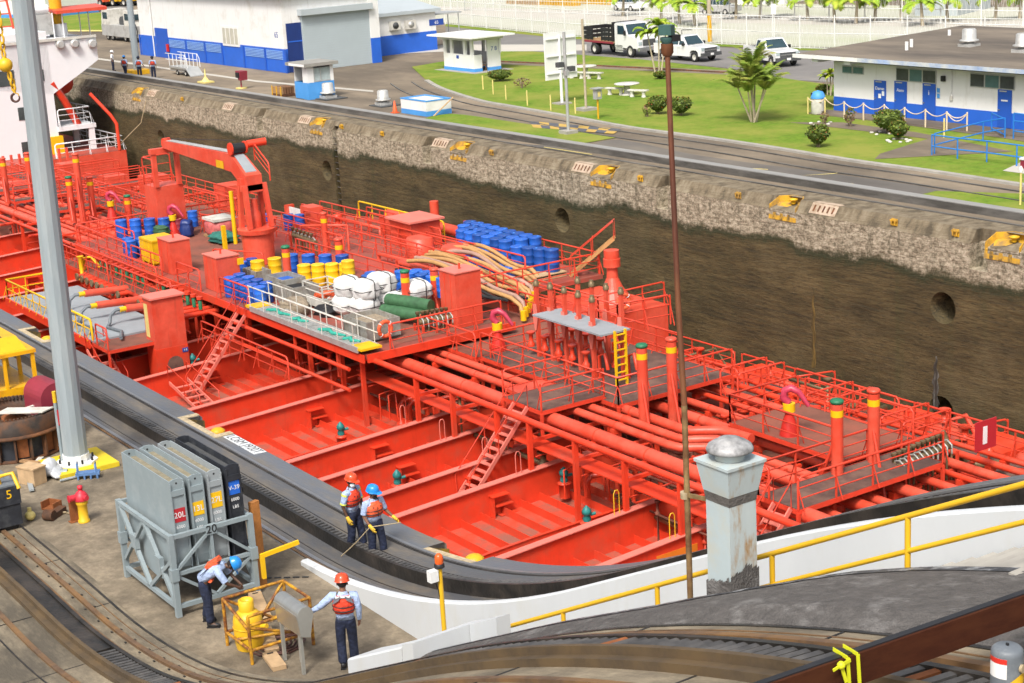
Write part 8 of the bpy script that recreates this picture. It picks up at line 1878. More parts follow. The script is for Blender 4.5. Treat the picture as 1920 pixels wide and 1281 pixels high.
# jib rest, tank house beneath
jr = S(MB().bx((-92.6, 36.2, -4.6), (-90.9, 37.9, -1.6)), 'jib_rest', 'ship_faded'); f = MB()
for y in (36.3, 37.7): f.bx((-91.1, y-0.12, -1.6), (-90.8, y+0.12, 0.4))
f.bx((-91.15, 36.1, 0.3), (-90.75, 37.9, 0.6)); f.build('frame', 'ship_faded', jr); rail([(-92.5, 36.2, -1.6), (-92.5, 37.9, -1.6)], 1.6, par=jr); rail([(-92.5, 36.2, -1.6), (-91, 36.2, -1.6)], 1.6, par=jr)
for k in range(3): o = S(MB().bx((-100+4*k, 48.6, -7.9), (-99.7+4*k, 49.2, -5.6)), 'screen_post', 'ship_faded'); MB().bx((-99.7+4*k, 48.8, -6.9), (-96.1+4*k, 48.86, -5.7)).build('canvas_screen', 'bag_white', o)
# vent mast group over the manifold deck
for k, (px, py) in enumerate(((1012, 660), (1038, 668), (1064, 677), (1090, 686), (1116, 700), (1089, 655), (1115, 664), (1142, 674), (1170, 700))):
    p = Zp(px, py+8, -4.9); zt = -4.9 + up(p, (536, 542, 549, 557, 566, 531, 537, 543, 551)[k]); o = S(MB().bx((p.x-0.075, p.y-0.075, -4.9), (p.x+0.075, p.y+0.075, zt)), 'vent_column', 'ship_faded')
    MB().lathe([(0.13, 0), (0.13, 0.14), (0.09, 0.18), (0.09, 0.26)], (p.x, p.y, zt), 10).build('valve_head', 'bronze', o)
    zm = -4.9 + (zt+4.9)*0.55; g = MB().prism([(p.x-0.1, p.y-0.1, zm+0.6), (p.x-0.15, p.y-0.1, zm+0.15), (p.x-0.15, p.y-0.1, zm-0.05), (p.x-0.05, p.y-0.1, zm-0.5), (p.x+0.05, p.y-0.1, zm-0.5), (p.x+0.15, p.y-0.1, zm-0.05), (p.x+0.15, p.y-0.1, zm+0.15), (p.x+0.1, p.y-0.1, zm+0.6)], (0, -0.03, 0)); g.build('gusset', 'ship_edge', o)
    q = MB(); q.path([(p.x+0.2, p.y+0.1, -4.9), (p.x+0.2, p.y+0.1, -4.0), (p.x+0.5, p.y+0.15, -3.85), (p.x+0.6, p.y+0.2, -4.5)], 0.075, 8); q.lathe([(0.16, -4.5), (0.16, -4.38), (0.09, -4.3), (0.09, -4.0), (0.18, -3.95), (0.18, -3.88)], (p.x-0.35, p.y-0.15, 0), 10); q.build('valve', 'ship_red', o)
rail([(-56.2, 38.4, -3.2), (-50.9, 38.6, -3.2), (-50.6, 41, -3.2)], 1.2); o = S(MB().bx((-54.6, 37.1, -2.85), (-50.0, 38.5, -2.78)), 'top_plate', 'plate_grey'); MB().bx((-49.9, 37.6, -4.9), (-49.8, 37.67, -2.7)).build('yellow_ladder', 'label_yellow', o); MB().bx((-49.9, 38.1, -4.9), (-49.8, 38.17, -2.7)).build('yellow_ladder', 'label_yellow', o)
m_ = MB()
for k in range(7): m_.bx((-49.89, 37.67, -4.7+0.3*k), (-49.81, 38.1, -4.66+0.3*k))
m_.build('yellow_rung', 'label_yellow', o)
# red mushroom vent house on the far side
vh = S(MB().prism([(-64, 43.5, -7.9), (-58.8, 43.5, -7.9), (-58.8, 47.5, -7.9), (-64, 47.5, -7.9)], (0, 0, 2.9)), 'vent_house', 'ship_faded'); MB().lathe([(0.95, -5.0), (0.5, -4.4), (0.27, -3.9), (0.25, -3.4), (0.4, -3.38), (0.4, -3.0), (0.36, -2.98), (0.36, -2.6), (0.01, -2.56)], (-61.2, 46.2, 0), 22, sm=False).build('cowl', 'ship_faded', vh); rail([(-63.9, 43.6, -5.0), (-58.9, 43.6, -5.0), (-58.9, 47.4, -5.0)], 1.05, par=vh)
# fire monitors
for px, py, zb in ((1480, 815, -4.95), (935, 655, -4.92), (211, 412, -4.4), (327, 440, -4.4)):
    p = Zp(px, py, zb); o = S(MB().lathe([(0.36, 0), (0.22, 0.55), (0.14, 0.75), (0.14, 0.85)], p, 12), 'fire_monitor', 'light_red'); MB().lathe([(0.22, 0.85), (0.22, 1.15)], p, 12).build('turntable', 'label_yellow', o)
    MB().path([p+Vector((0, 0, 1.15)), p+Vector((-0.14, -0.12, 1.35)), p+Vector((-0.1, -0.08, 1.6)), p+Vector((0.06, 0.06, 1.68)), p+Vector((0.25, 0.22, 1.55)), p+Vector((0.5, 0.45, 1.05))], [0.14, 0.15, 0.14, 0.14, 0.11, 0.07], 9).build('nozzle', 'magenta', o)
# bronze valve banks
def bank(a, b, z, n=10):
    a, b = Vector(a), Vector(b); o = S(MB().tube(a, b, 0.13, 10), 'valve_bank', 'bronze'); v = MB(); g = MB()
    for k in range(n):
        p = a.lerp(b, (k+.5)/n); v.lathe([(0.06, -0.5), (0.06, 0.3), (0.1, 0.32), (0.1, 0.42)], p+Vector((-0.25, 0, 0)), 7); v.tube(p, p+Vector((-0.25, 0, 0.1)), 0.05, 6); v.tube(p+Vector((0.2, 0, 0)), p+Vector((0.2, 0, -1.5)), 0.04, 6)
        g.path([p+Vector((-0.2, 0, 0.15)), p+Vector((0, 0, 0.22)), p+Vector((0.2, 0, 0.1)), p+Vector((0.22, 0, -0.2))], 0.035, 6)
    v.build('valve', 'bronze', o); g.build('strap', 'stainless_dull', o); f = MB(); f.bar(a+Vector((0.35, -0.2, -0.7)), b+Vector((0.35, 0.2, -0.7)), 0.09, 0.09); f.bar(a+Vector((-0.35, -0.2, -0.7)), b+Vector((-0.35, 0.2, -0.7)), 0.09, 0.09)
    for p in (a, b): f.bar(p+Vector((0.35, 0, -0.1)), p+Vector((0.35, 0, -2.4)), 0.09, 0.09); f.bar(p+Vector((-0.35, 0, -0.1)), p+Vector((-0.35, 0, -2.4)), 0.09, 0.09)
    f.build('frame', 'ship_rail', o)
p, q = Zp(1682, 878, -5.0), Zp(1780, 835, -5.0); bank(p, q, 0, 11); p, q = Zp(785, 605, -4.0), Zp(875, 590, -4.0); bank(p, q, 0, 10); p, q = Zp(550, 440, -3.6), Zp(592, 455, -3.6); bank(p, q, 0, 6)
p = Zp(1805, 870, -6.0); S(MB().path([p+Vector((-0.8, -0.2, 1)), p+Vector((-0.6, 0, 0.3)), p, p+Vector((0.8, 1.2, -0.1))], 0.16, 10), 'bronze_elbow', 'bronze'); S(MB().lathe([(0.3, -0.3), (0.3, 0.3)], n=14, mx=Matrix.Translation(p) @ Matrix.Rotation(R_(70), 4, 'X')), 'bronze_flange', 'bronze')
for x, y0, y1, z in ((-56.8, 36.4, 41.5, -3.9), (-52, 41.9, 43.5, -5.0)): rail([(x, y0, z-1), (x, y1, z-1)])
for a, b, z in (((-95, 33.5), (-88, 33.5), -4.4), ((-91, 30.9), (-77, 30.9), -5.0), ((-80, 34.6), (-77, 36), -4.4), ((-86, 43), (-80, 43.4), -4.4), ((-84, 46), (-78, 46), -4.4), ((-75, 44.5), (-66, 44.6), -4.4), ((-110, 45.5), (-96, 45.5), -5.2), ((-106, 42), (-96, 42.2), -4.6), ((-73, 30.6), (-64, 30.6), -6.2)): rail([(a[0], a[1], z), (b[0], b[1], z)])
walk([(-92, 30.4), (-76, 30.4), (-76, 31.6), (-92, 31.6)], -5.05, [[(-92, 30.45), (-84.4, 30.45)], [(-83.8, 30.45), (-76.2, 30.45), (-76.1, 31.5)]], 'deck_brown')
# fittings on the bare part of the cargo deck behind the crane
fr = random.Random(31)
for i in range(16):
    x = fr.uniform(-90, -66.5); y = fr.uniform(40.4, 45.6)
    if i % 4 == 0: S(MB().bx((x, y, -4.4), (x+fr.uniform(0.8, 1.7), y+fr.uniform(0.6, 1.2), -4.4+fr.uniform(0.5, 1.2))), 'deck_locker', 'ship_faded')
    elif i % 4 == 1: S(MB().lathe([(0.3, 0), (0.3, 0.1), (0.15, 0.16), (0.15, 0.5), (0.32, 0.56), (0.3, 0.7), (0.01, 0.78)], (x, y, -4.4), 12), 'vent_head', 'ship_red')
    else: S(MB().path([(x, y, -4.4), (x, y, -4.0), (x+4.5, y+0.2, -4.0), (x+4.5, y+0.2, -4.4)], 0.1, 7), 'deck_line', 'ship_faded')
for y in (40.6, 41.8, 43.9, 45.1): rail([(-88, y, -4.4), (-80.5 + (y % 2)*5, y+0.3, -4.4)])
rf = S(MB().bx((-78.2, 44.2, -4.4), (-76, 46.0, -3.0)), 'deck_locker', 'ship_faded'); MB().bx((-78.4, 44.0, -3.0), (-75.8, 46.2, -2.9)).build('lid', 'ship_edge', rf)
# small green valves and yellow hand loops on the girders
def teal(px, py, zb, s=1.0):
    p = Zp(px, py, zb); o = S(MB().lathe([(0.2, -0.5), (0.2, 0.0), (0.26, 0.02), (0.26, 0.07), (0.12, 0.1)], p, 12), 'standpipe', 'ship_red'); MB().lathe([(0.13*s, 0.08), (0.15*s, 0.2), (0.1*s, 0.32), (0.16*s, 0.36), (0.17*s, 0.48), (0.1*s, 0.58), (0.03, 0.66)], p, 12).build('valve', 'valve_teal', o); MB().tube(p+Vector((0, 0, 0.3)), p+Vector((0.1, 0.3, 0.34)), 0.06*s, 8).build('outlet', 'valve_teal', o)
for px, py, zb in ((746, 912, -7.4), (1058, 908, -7.1), (1101, 982, -7.3), (363, 688, -7.3), (978, 800, -7.0), (640, 820, -7.4)): teal(px, py, zb)
for k, (px, py, m) in enumerate(((1152, 965, 'yellow_clean'), (1256, 1008, 'yellow_clean'), (906, 862, 'ship_edge'), (968, 888, 'ship_edge'), (752, 797, 'ship_edge'), (826, 827, 'ship_edge'))):
    gx = (-42.6, -39.7, -50.4, -48.2, -56.1, -53.4)[k]; p = Xp(px, py, gx); p.z = gt(p.y)+0.03
    S(MB().path([p, p+Vector((0, 0, 0.75)), p+Vector((0, 0.06, 0.86)), p+Vector((0, 0.16, 0.86)), p+Vector((0, 0.22, 0.75)), p+Vector((0, 0.22, 0))], 0.018, 6), 'hand_loop', m)
p = Xp(1352, 1020, -36.9); S(MB().box((-39.66, 32.1, -7.25), (0.02, 1.7, 0.45)), 'notice', 'sign_orange')
p = Xp(1848, 815, -35); o = S(MB().box((p.x, p.y, p.z), (0.04, 1.0, 1.0)), 'danger_board', 'sign_red'); MB().box((p.x+0.025, p.y-0.05, p.z), (0.01, 0.2, 0.6)).build('mark', 'stencil_white', o)
# raised poop, deckhouse and bridge wing
XP = -128.8
po = S(MB().bx((-160, 19.5, -8.3), (XP, 49.2, -4.75)), 'poop', 'ship_faded'); MB().bx((-159, 20, -4.749), (XP-0.05, 49.1, -4.72)).build('poop_deck', 'deck_red', po)
rail([(XP-0.1, 43.5, -4.7), (XP-0.1, 49.0, -4.7), (-140, 49.0, -4.7)], 1.1, 0.045, 2, 'house_white', po)
ho = S(MB().bx((-160, 22, -4.7), (-131.8, 44.9, 4.9)), 'deckhouse', 'house_white')
for (px, py, w, h_) in ((65, 158, 1, 1), (74, 142, 0.7, 0.9), (46, 213, 1.0, 1.0), (8, 148, 1.6, 1.2), (52, 280, 0.9, 1.2), (91, 280, 0.5, 1.2)):
    p = Xp(px, py, -131.8); o = MB().box((-131.79, p.y, p.z), (0.05, w, h_)).build('window', 'glass_dark', ho)
p = Xp(103, 275, -131.7); MB().box((-131.7, p.y, p.z), (0.4, 1.4, 1.6)).build('yellow_cabinet', 'label_yellow', ho)
wg = MB(); ZB = Xp(105, 182, -131.8).z; YW = 48.9
wg.prism([(-131.8, 30, 2.4), (-131.8, 44.9, 0.0), (-131.8, 47.9, 1.7), (-131.8, YW, 2.3), (-131.8, YW, 4.1), (-131.8, 30, 5.0)], (-7, 0, 0)); wgo = S(wg, 'bridge_wing', 'house_white')
MB().bx((-131.75, 40, 4.1), (-131.65, YW, 4.3)).build('wing_rim', 'stone_white', wgo)
for px, py in ((112, 84), (139, 82), (172, 82)):
    p = Xp(px, py, -131.7); MB().lathe([(0.35, 0), (0.35, 0.3), (0.25, 0.34)], n=12, mx=Matrix.Translation(p) @ Matrix.Rotation(R_(90), 4, 'Y')).build('searchlight', 'vent_metal', wgo)
cn = MB()
for px in (103, 121, 153, 170): p = Xp(px, 70, -133 if px < 140 else -136); cn.tube((p.x, p.y, 3.9), (p.x, p.y, 6.2), 0.05, 6)
co = S(cn, 'awning_frame', 'house_white'); a, b = Xp(103, 37, -133), Xp(168, 34, -136); MB().prism([(-132.5, a.y, 6.1), (-132.5, a.y+4.2, 6.1), (-136.5, a.y+4.8, 6.2), (-136.5, a.y+0.5, 6.2)], (0, 0, 0.25)).build('awning', 'ship_faded', co)
p = Xp(110, 62, -135); S(MB().tube((-135, p.y, 2), (-135, p.y, 5.2), 0.75, 10), 'mast_foot', 'house_white'); S(MB().tube((-135, p.y, 5.2), (-135, p.y, 16), 0.5, 12), 'yellow_mast', 'yellow')
p = Xp(70, 55, -134); S(MB().bx((-135.5, p.y-1.2, 4.5), (-133.5, p.y+1.2, 6.1)), 'bridge_console', 'vent_metal'); S(MB().bx((-133.49, p.y-1.0, 4.7), (-133.4, p.y-0.2, 5.8)), 'console_screen', 'pad_dark'); S(MB().tube((-134, p.y-0.5, 6.5), (-134, p.y+1.0, 6.5), 0.35, 10), 'liferaft', 'house_white')
p = Xp(5, 40, -134); lm = MB()
for s in (-0.5, 0.5): lm.bar((-134, p.y+s*1.6, 5), (-134, p.y+s*0.4, 10), 0.15, 0.15)
for k in range(5): lm.bar((-134, p.y-0.7+0.1*k, 5.4+k), (-134, p.y+0.7-0.1*k, 5.4+k), 0.1, 0.1)
S(lm, 'lattice_mast', 'ship_faded'); S(MB().bx((-136, p.y-3, 4.2), (-133.2, p.y+1.6, 5.2)), 'upper_house', 'house_white')
S(MB().lathe([(0.05, -3.2), (0.9, -2.6), (1.15, -1.2), (1.15, 1.2), (0.9, 2.6), (0.05, 3.2)], n=14, mx=Matrix.Translation((-138, 47.0, 0.4)) @ Matrix.Rotation(R_(90), 4, 'Y') @ Matrix.Rotation(R_(90), 4, 'X') @ Matrix.Rotation(R_(90), 4, 'X')), 'lifeboat', 'ship_red')
S(MB().path([(-132, 44.9, 0.9), (-132.2, 45.8, -0.6), (-132.5, 46.9, -2.9)], 0.3, 6), 'davit', 'ship_red'); S(MB().bx((-136, 44.9, -3.0), (-131.6, 48.0, -2.65)), 'boat_deck', 'house_white'); rail([(-131.7, 45, -2.6), (-131.7, 47.6, -2.6), (-136, 47.6, -2.6)], 1.3, 0.04, 2, 'house_white')
for x, y in ((-131.8, 47.7), (-135.5, 47.7)): S(MB().bx((x-0.15, y-0.3, -4.7), (x+0.15, y+0.15, -3.0)), 'pillar', 'house_white')
S(MB().path([(-128.9, 48.7, -4.7), (-128.9, 48.7, -2.6), (-129.2, 48.4, -1.9), (-130.0, 47.2, -0.1)], 0.14, 8), 'provision_davit', 'ship_red')
for k in range(9): x = -127.5+0.2*k; y = 38.6+0.62*k; S(MB().bx((-126.5-0.1, y-0.08, -5.5), (-126.4, y+0.08, -3.6)), 'fairlead_post', 'ship_faded')
S(MB().bx((-127, 36, -5.8), (-124, 44.5, -5.5)), 'aft_walkway', 'ship_faded')
for x in (-118, -113, -107): walk([(x, 34.5), (x+1.2, 34.5), (x+1.2, 44), (x, 44)], -4.7, [[(x, 34.5), (x, 44)], [(x+1.2, 44), (x+1.2, 34.5)]])
walk([(-125, 38.2), (-97, 38.2), (-97, 39.4), (-125, 39.4)], -4.75, [[(-125, 38.2), (-97, 38.2)], [(-97, 39.4), (-125, 39.4)]]); walk([(-104, 40), (-97, 40), (-97, 44), (-104, 44)], -5.2, [[(-104, 40), (-97, 40), (-97, 44), (-104, 44)]], 'deck_brown')
for x, y, h in ((-122, 41, 1.8), (-116, 42, 1.4), (-111, 43, 1.8), (-104, 45.5, 1.6), (-120, 36.5, 1.2)): S(MB().bx((x, y, -5.8), (x+1.8, y+1.6, -5.8+h)), 'deck_locker', 'ship_faded')
for y in (40, 41, 42.5, 44, 45.5): pipe([(-126, y, -6.0), (-94, y, -6.0)], 0.16 if y > 41 else 0.1, 'ship_faded', 3.5)
for x in (-119, -114.5, -109, -103.5): pipe([(x, 32.5, -5.6), (x, 47, -5.6)], 0.1, 'ship_red', 0, n=6)

# ================================================================ loose things carried on the ship's deck
ORD = 'first second third fourth fifth sixth seventh eighth ninth tenth eleventh twelfth'.split()
ZD = -4.4
def drum(m, lm):
    r = empty('drum', (0, 0, 0), 'x', 'drum'); MB().lathe([(0.285, 0.0), (0.29, 0.02), (0.29, 0.28), (0.3, 0.3), (0.29, 0.32), (0.29, 0.58), (0.3, 0.6), (0.29, 0.62), (0.29, 0.86), (0.3, 0.88), (0.28, 0.9)], n=20).build('shell', m, r)
    l = MB().lathe([(0.275, 0.88), (0.01, 0.885)], n=20); l.lathe([(0.05, 0.88), (0.05, 0.91)], (0.15, 0.05, 0), 8); l.build('lid', lm, r); return r
PR = {}
def drums(kind, pts, lab, grp, z=ZD, sc=1.0):
    for i, p in enumerate(pts):
        if kind not in PR: PR[kind] = o = drum(*(('drum_blue', 'drum_lid') if kind == 'b' else ('drum_yellow', 'drum_yellow') if kind == 'y' else ('maroon', 'yellow_pale')))
        else: o = copy_tree(PR[kind])
        o.location = (p[0], p[1], z if len(p) < 3 else p[2]); o.rotation_euler = (0, 0, i*1.7); o.scale = (sc, sc, sc)
        o['label'] = lab % ORD[i] if '%' in lab else lab; o['group'] = grp
line = lambda a, b, n: [(a[0]+(b[0]-a[0])*i/max(1, n-1), a[1]+(b[1]-a[1])*i/max(1, n-1)) for i in range(n)]
drums('b', line((-92.2, 34.4), (-90.7, 36.4), 4), 'blue drum, %s of four in the row behind the yellow bin', 'blue drums in the row of four', sc=1.15)
drums('m', [(-90.5, 37.2)], 'maroon drum at the end of the row of four blue drums', 'maroon drum', sc=1.0)
drums('b', [(-90.0, 37.9, -4.0)], 'blue drum propped higher beside the maroon drum', 'single blue drum')
drums('b', [(-86.9, 32.7), (-86.3, 33.2), (-86.1, 32.5)], 'blue drum, %s of three lashed beside the yellow bin', 'blue drums beside the yellow bin', sc=1.1)
drums('b', line((-73.6, 32.55), (-70.6, 32.65), 5), 'blue drum, %s of five in the row at the platform edge from the red box', 'blue drums at the platform edge', sc=1.05)
drums('b', line((-73.9, 33.2), (-71.2, 33.3), 4), 'blue drum, %s of four behind the platform-edge row', 'blue drums behind the edge row', sc=1.05)
drums('b', [(-76.6, 34.6), (-76.2, 35.2), (-76.9, 35.3)], 'blue drum, %s of three behind the red box with the yellow lamp', 'blue drums behind the red box')
drums('y', [(-75.4, 34.9), (-75.3, 35.8)], 'yellow drum, %s of the pair in front of the crane pedestal', 'yellow drum pair', sc=1.2)
drums('b', line((-75.6, 36.9), (-73.4, 38.6), 4), 'blue drum, %s of four behind the yellow drum row', 'blue drums behind the yellow row', sc=1.15)
drums('y', line((-72.9, 36.2), (-71.6, 37.8), 4), 'yellow drum, %s of the row of four beyond the grey bins', 'yellow drums in the row of four', sc=1.15)
drums('y', [(-68.6, 36.3), (-68.5, 36.3, -3.45)], 'yellow drum, %s of the two stacked beside the wire basket', 'stacked yellow drums', sc=1.05)
drums('b', [(-67.8, 36.9, -4.1), (-68.2, 37.3, -4.1)], 'blue drum, %s of two beside the stacked yellow drums', 'blue drums by the stacked yellow')
drums('b', line((-66.6, 38.0), (-63.9, 38.6), 5) + line((-66.2, 38.6), (-64.4, 39.0), 4), 'blue drum, %s of the group behind the white sacks', 'blue drums behind the white sacks', z=-3.9)
drums('b', line((-74.6, 47.0), (-68.6, 47.0), 9), 'blue drum, %s in the back row by the far rail, counted from the crane', 'blue drums in the far back row', z=-4.2, sc=1.2)
drums('b', line((-74.0, 46.25), (-68.7, 46.25), 8), 'blue drum, %s in the middle row by the far rail, counted from the crane', 'blue drums in the far middle row', z=-4.2, sc=1.2)
drums('b', line((-73.0, 45.5), (-69.0, 45.5), 6), 'blue drum, %s in the front row by the far rail, counted from the crane', 'blue drums in the far front row', z=-4.2, sc=1.2)
drums('b', line((-67.2, 45.0), (-65.3, 45.7), 4), 'blue drum, %s of four on the end pallet beside the tan ladder', 'blue drums on the end pallet', z=-4.15, sc=1.2)
drums('b', line((-71.6, 43.7), (-66.4, 43.9), 8), 'blue drum, %s in the low row beside the tan hoses', 'blue drums beside the tan hoses', z=-4.7)
drums('b', [(-88.2, 40.8), (-87.6, 41.3), (-86.4, 42.2), (-85.8, 42.6)], 'blue drum, %s of the group behind the pink wrapped tote', 'blue drums behind the pink tote')
o = MB().bx((-67.8, 44.4, -4.4), (-64.8, 46.2, -4.28)); o.bx((-67.8, 44.4, -4.2), (-64.8, 46.2, -4.16)); tag(o.build('pallet', 'wood_pale'), 'pale wooden pallet under the four end drums', 'pallet')
for px, py, lab in ((790, 468, 'round red steel tank at the head of the tan hoses'), (857, 485, 'round red steel tank beside the far blue drums')):
    p = Zp(px, py+12, ZD); o = MB().lathe([(0.72, 0), (0.72, 1.0), (0.6, 1.02), (0.3, 0.98), (0.1, 0.99)], n=24).build('round_tank', 'ship_faded', loc=p); tag(o, lab, 'tank')
def bin_(x0, x1, y0, y1, h, m, label, lid=None, fill=None, name='grey_bin'):
    r = empty(name, ((x0+x1)/2, (y0+y1)/2, ZD), label, 'bin'); w, d = (x1-x0)/2, (y1-y0)/2; b = MB(); t = 0.05
    b.bx((-w, -d, 0.1), (w, -d+t, h)); b.bx((-w, d-t, 0.1), (w, d, h)); b.bx((-w, -d+t, 0.1), (-w+t, d-t, h)); b.bx((w-t, -d+t, 0.1), (w, d-t, h)); b.bx((-w+t, -d+t, 0.1), (w-t, d-t, 0.15)); b.build('body', m, r)
    e = MB()
    for k in range(4): e.bx((-w+(2*w)*k/3-0.03, -d-0.025, 0.1), (-w+(2*w)*k/3+0.03, -d, h)); e.bx((w, -d+(2*d)*k/3-0.03, 0.1), (w+0.025, -d+(2*d)*k/3+0.03, h))
    e.build('stave', m, r); f = MB(); [f.bx((s*w*0.8-0.06, -d, 0), (s*w*0.8+0.06, d, 0.1)) for s in (-1, 0, 1)]; f.build('skid', m, r)
    if fill: MB().bx((-w+t, -d+t, h*0.6), (w-t, d-t, h*0.75)).build('content', fill, r)
    if lid: MB().prism([(-w-0.04, -d-0.04, h), (w+0.04, -d-0.04, h), (w+0.04, d+0.04, h), (-w-0.04, d+0.04, h)], (0, 0, 0.1)).build('lid', lid, r)
    return r
bin_(-84.9, -83.2, 32.6, 34.0, 1.25, 'drum_yellow', 'bright yellow lidded bin beside the first red deck box', 'drum_yellow', name='yellow_bin')
bin_(-75.6, -74.2, 34.2, 35.0, 0.8, 'bin_grey', 'small grey bin between the red box and the yellow pair', None, 'drum_blue')
bin_(-72.6, -70.9, 34.0, 35.2, 0.95, 'bin_grey', 'open grey bin with blue and black contents by the gangway', None, 'drum_blue'); bin_(-70.8, -69.0, 33.6, 34.9, 0.95, 'bin_grey', 'open grey bin with a blue sheet beside the coiled rope', None, 'black')
bin_(-62.9, -60.9, 32.9, 34.5, 0.9, 'bin_grey', 'open grey bin of tangled netting at the gangway foot', None, 'rope_net')
def basket():
    r = empty('wire_basket', (-68.3, 34.9, ZD), 'white wire-sided basket of orange gear on the cargo deck', 'basket'); f = MB(); w, d, h = 0.95, 0.65, 1.15
    for x in (-w, w):
        for y in (-d, d): f.bar((x, y, 0), (x, y, h), 0.06)
    for z in (0.55, 0.85, h):
        for y in (-d, d): f.bar((-w, y, z), (w, y, z), 0.04)
        for x in (-w, w): f.bar((x, -d, z), (x, d, z), 0.04)
    f.build('frame', 'stone_white', r); MB().bx((-w, -d-0.01, 0.12), (w, -d+0.02, 0.5)).bx((w-0.02, -d, 0.12), (w+0.01, d, 0.5)).bx((-w, -d, 0.1), (w, d, 0.14)).build('panel', 'stone_white', r)
    g = MB(); [g.lathe([(0.14, -0.3), (0.14, 0.3)], n=10, mx=Matrix.Translation((-0.5+0.4*k, 0.1*(k % 2), 0.4+0.12*(k % 3))) @ Matrix.Rotation(k*0.9, 4, 'Z') @ Matrix.Rotation(R_(80), 4, 'X')) for k in range(4)]; g.build('gear', 'vest_orange', r)
basket()
def lumpy(c, r, sc, seed, amp=0.12):
    mb = MB().ball((0, 0, 0), 1, 20, 14); q = random.Random(seed); a, b, e = q.uniform(0, 6), q.uniform(0, 6), q.uniform(0, 6)
    w_ = lambda t: math.copysign(abs(t)**0.62, t); mb.v = [(w_(x), w_(y), w_(z)) for x, y, z in mb.v]
    mb.v = [(c[0]+x*r*sc[0]*(1+amp*math.sin(5*y+a)+amp*0.6*math.sin(9*z+b)), c[1]+y*r*sc[1]*(1+amp*math.sin(5*x+e)+amp*0.6*math.sin(8*z+a)), c[2]+z*r*sc[2]*(1+amp*0.5*math.sin(7*x+b))) for x, y, z in mb.v]
    return mb
sk = [(-66.3, 34.9, 0.45), (-65.3, 35.3, 0.45), (-65.6, 36.4, 0.5), (-66.3, 35.0, 1.25), (-65.3, 35.4, 1.2), (-64.6, 36.6, 0.5), (-64.2, 37.4, 1.0), (-65.6, 36.4, 1.3)]
for i, (x, y, z) in enumerate(sk):
    o = lumpy((0, 0, 0), 0.62, (1, 0.95, 0.75), i, 0.1).build('bulk_sack', 'bag_white', loc=(x, y, ZD+z)); tag(o, 'lashed white bulk sack, %s counted through the heap beside the green rolls' % ORD[i], 'sack', 'white bulk sacks on the cargo deck')
    b = MB(); [b.path([(0.66*x_, 0.63*y_, 0.02) for x_, y_ in ((-.8, -1), (.8, -1), (1, -.8), (1, .8), (.8, 1), (-.8, 1), (-1, .8), (-1, -.8))], 0.02, 5, closed=True), b.path([(0.66*x_, 0.1, 0.48*y_) for x_, y_ in ((-.8, -1), (.8, -1), (1, -.8), (1, .8), (.8, 1), (-.8, 1), (-1, .8), (-1, -.8))], 0.02, 5, closed=True)]; b.build('lashing', 'black', o)
for k, (y, z, lab) in enumerate(((36.2, 0.85, 'upper dark green roll lying beside the white sacks'), (35.9, 0.42, 'lower dark green roll lying beside the white sacks'))):
    o = MB().path([(0, 0, 0), (1.2, 0.3, 0.03), (2.4, 0.75, 0)], [0.3, 0.31, 0.28], 14).build('green_roll', 'roll_green', loc=(-64.0, y-0.4, ZD+z)); tag(o, lab, 'roll')
def heap(nm, p, m, label, cat, s=(1, 1, 0.4), seed=1): tag(lumpy((0, 0, 0), 0.6, s, seed, 0.22).build(nm, m, loc=p), label, cat)
heap('rope_heap', (-68.4, 33.3, ZD+0.2), 'rope_net', 'heap of tangled grey rope beside the gangway', 'rope', (1.6, 1.0, 0.7), 3); heap('black_sheet', (-66.9, 34.2, ZD+0.1), 'black', 'crumpled black sheet at the foot of the white sacks', 'sheet', (1, 0.8, 0.5), 5)
heap('green_net', (-86.2, 38.0, ZD+0.25), 'net_green', 'heap of dark green netting in front of the pink tote', 'net', (1.4, 1.1, 0.5), 6); heap('green_tarp', (-90.2, 36.0, ZD+0.4), 'roll_green', 'green tarpaulin slumped over the blue drum row end', 'tarpaulin', (0.9, 0.6, 0.5), 7); heap('dark_cover', (-89.4, 37.2, ZD+0.4), 'blue_dark', 'dark blue cover heaped beside the green tarpaulin', 'cover', (0.7, 0.6, 0.9), 8)
heap('clear_sheet', (-85.6, 33.3, ZD+0.6), 'plastic_sheet', 'pale plastic sheet draped behind the yellow bin', 'sheet', (0.8, 0.7, 0.9), 9)
t = empty('wrapped_tote', (-87.9, 38.6, ZD), 'pink plastic-wrapped tote with white top near the crane', 'tote'); lumpy((0, 0, 0.55), 0.75, (1.15, 1.0, 0.72), 2, 0.04).build('wrapping', 'cushion_pink', t); MB().bx((-0.8, -0.7, 0.98), (0.8, 0.7, 1.12)).build('top', 'stone_white', t); MB().bx((-0.8, -0.7, 0), (0.8, 0.7, 0.12)).build('pallet', 'wood', t)
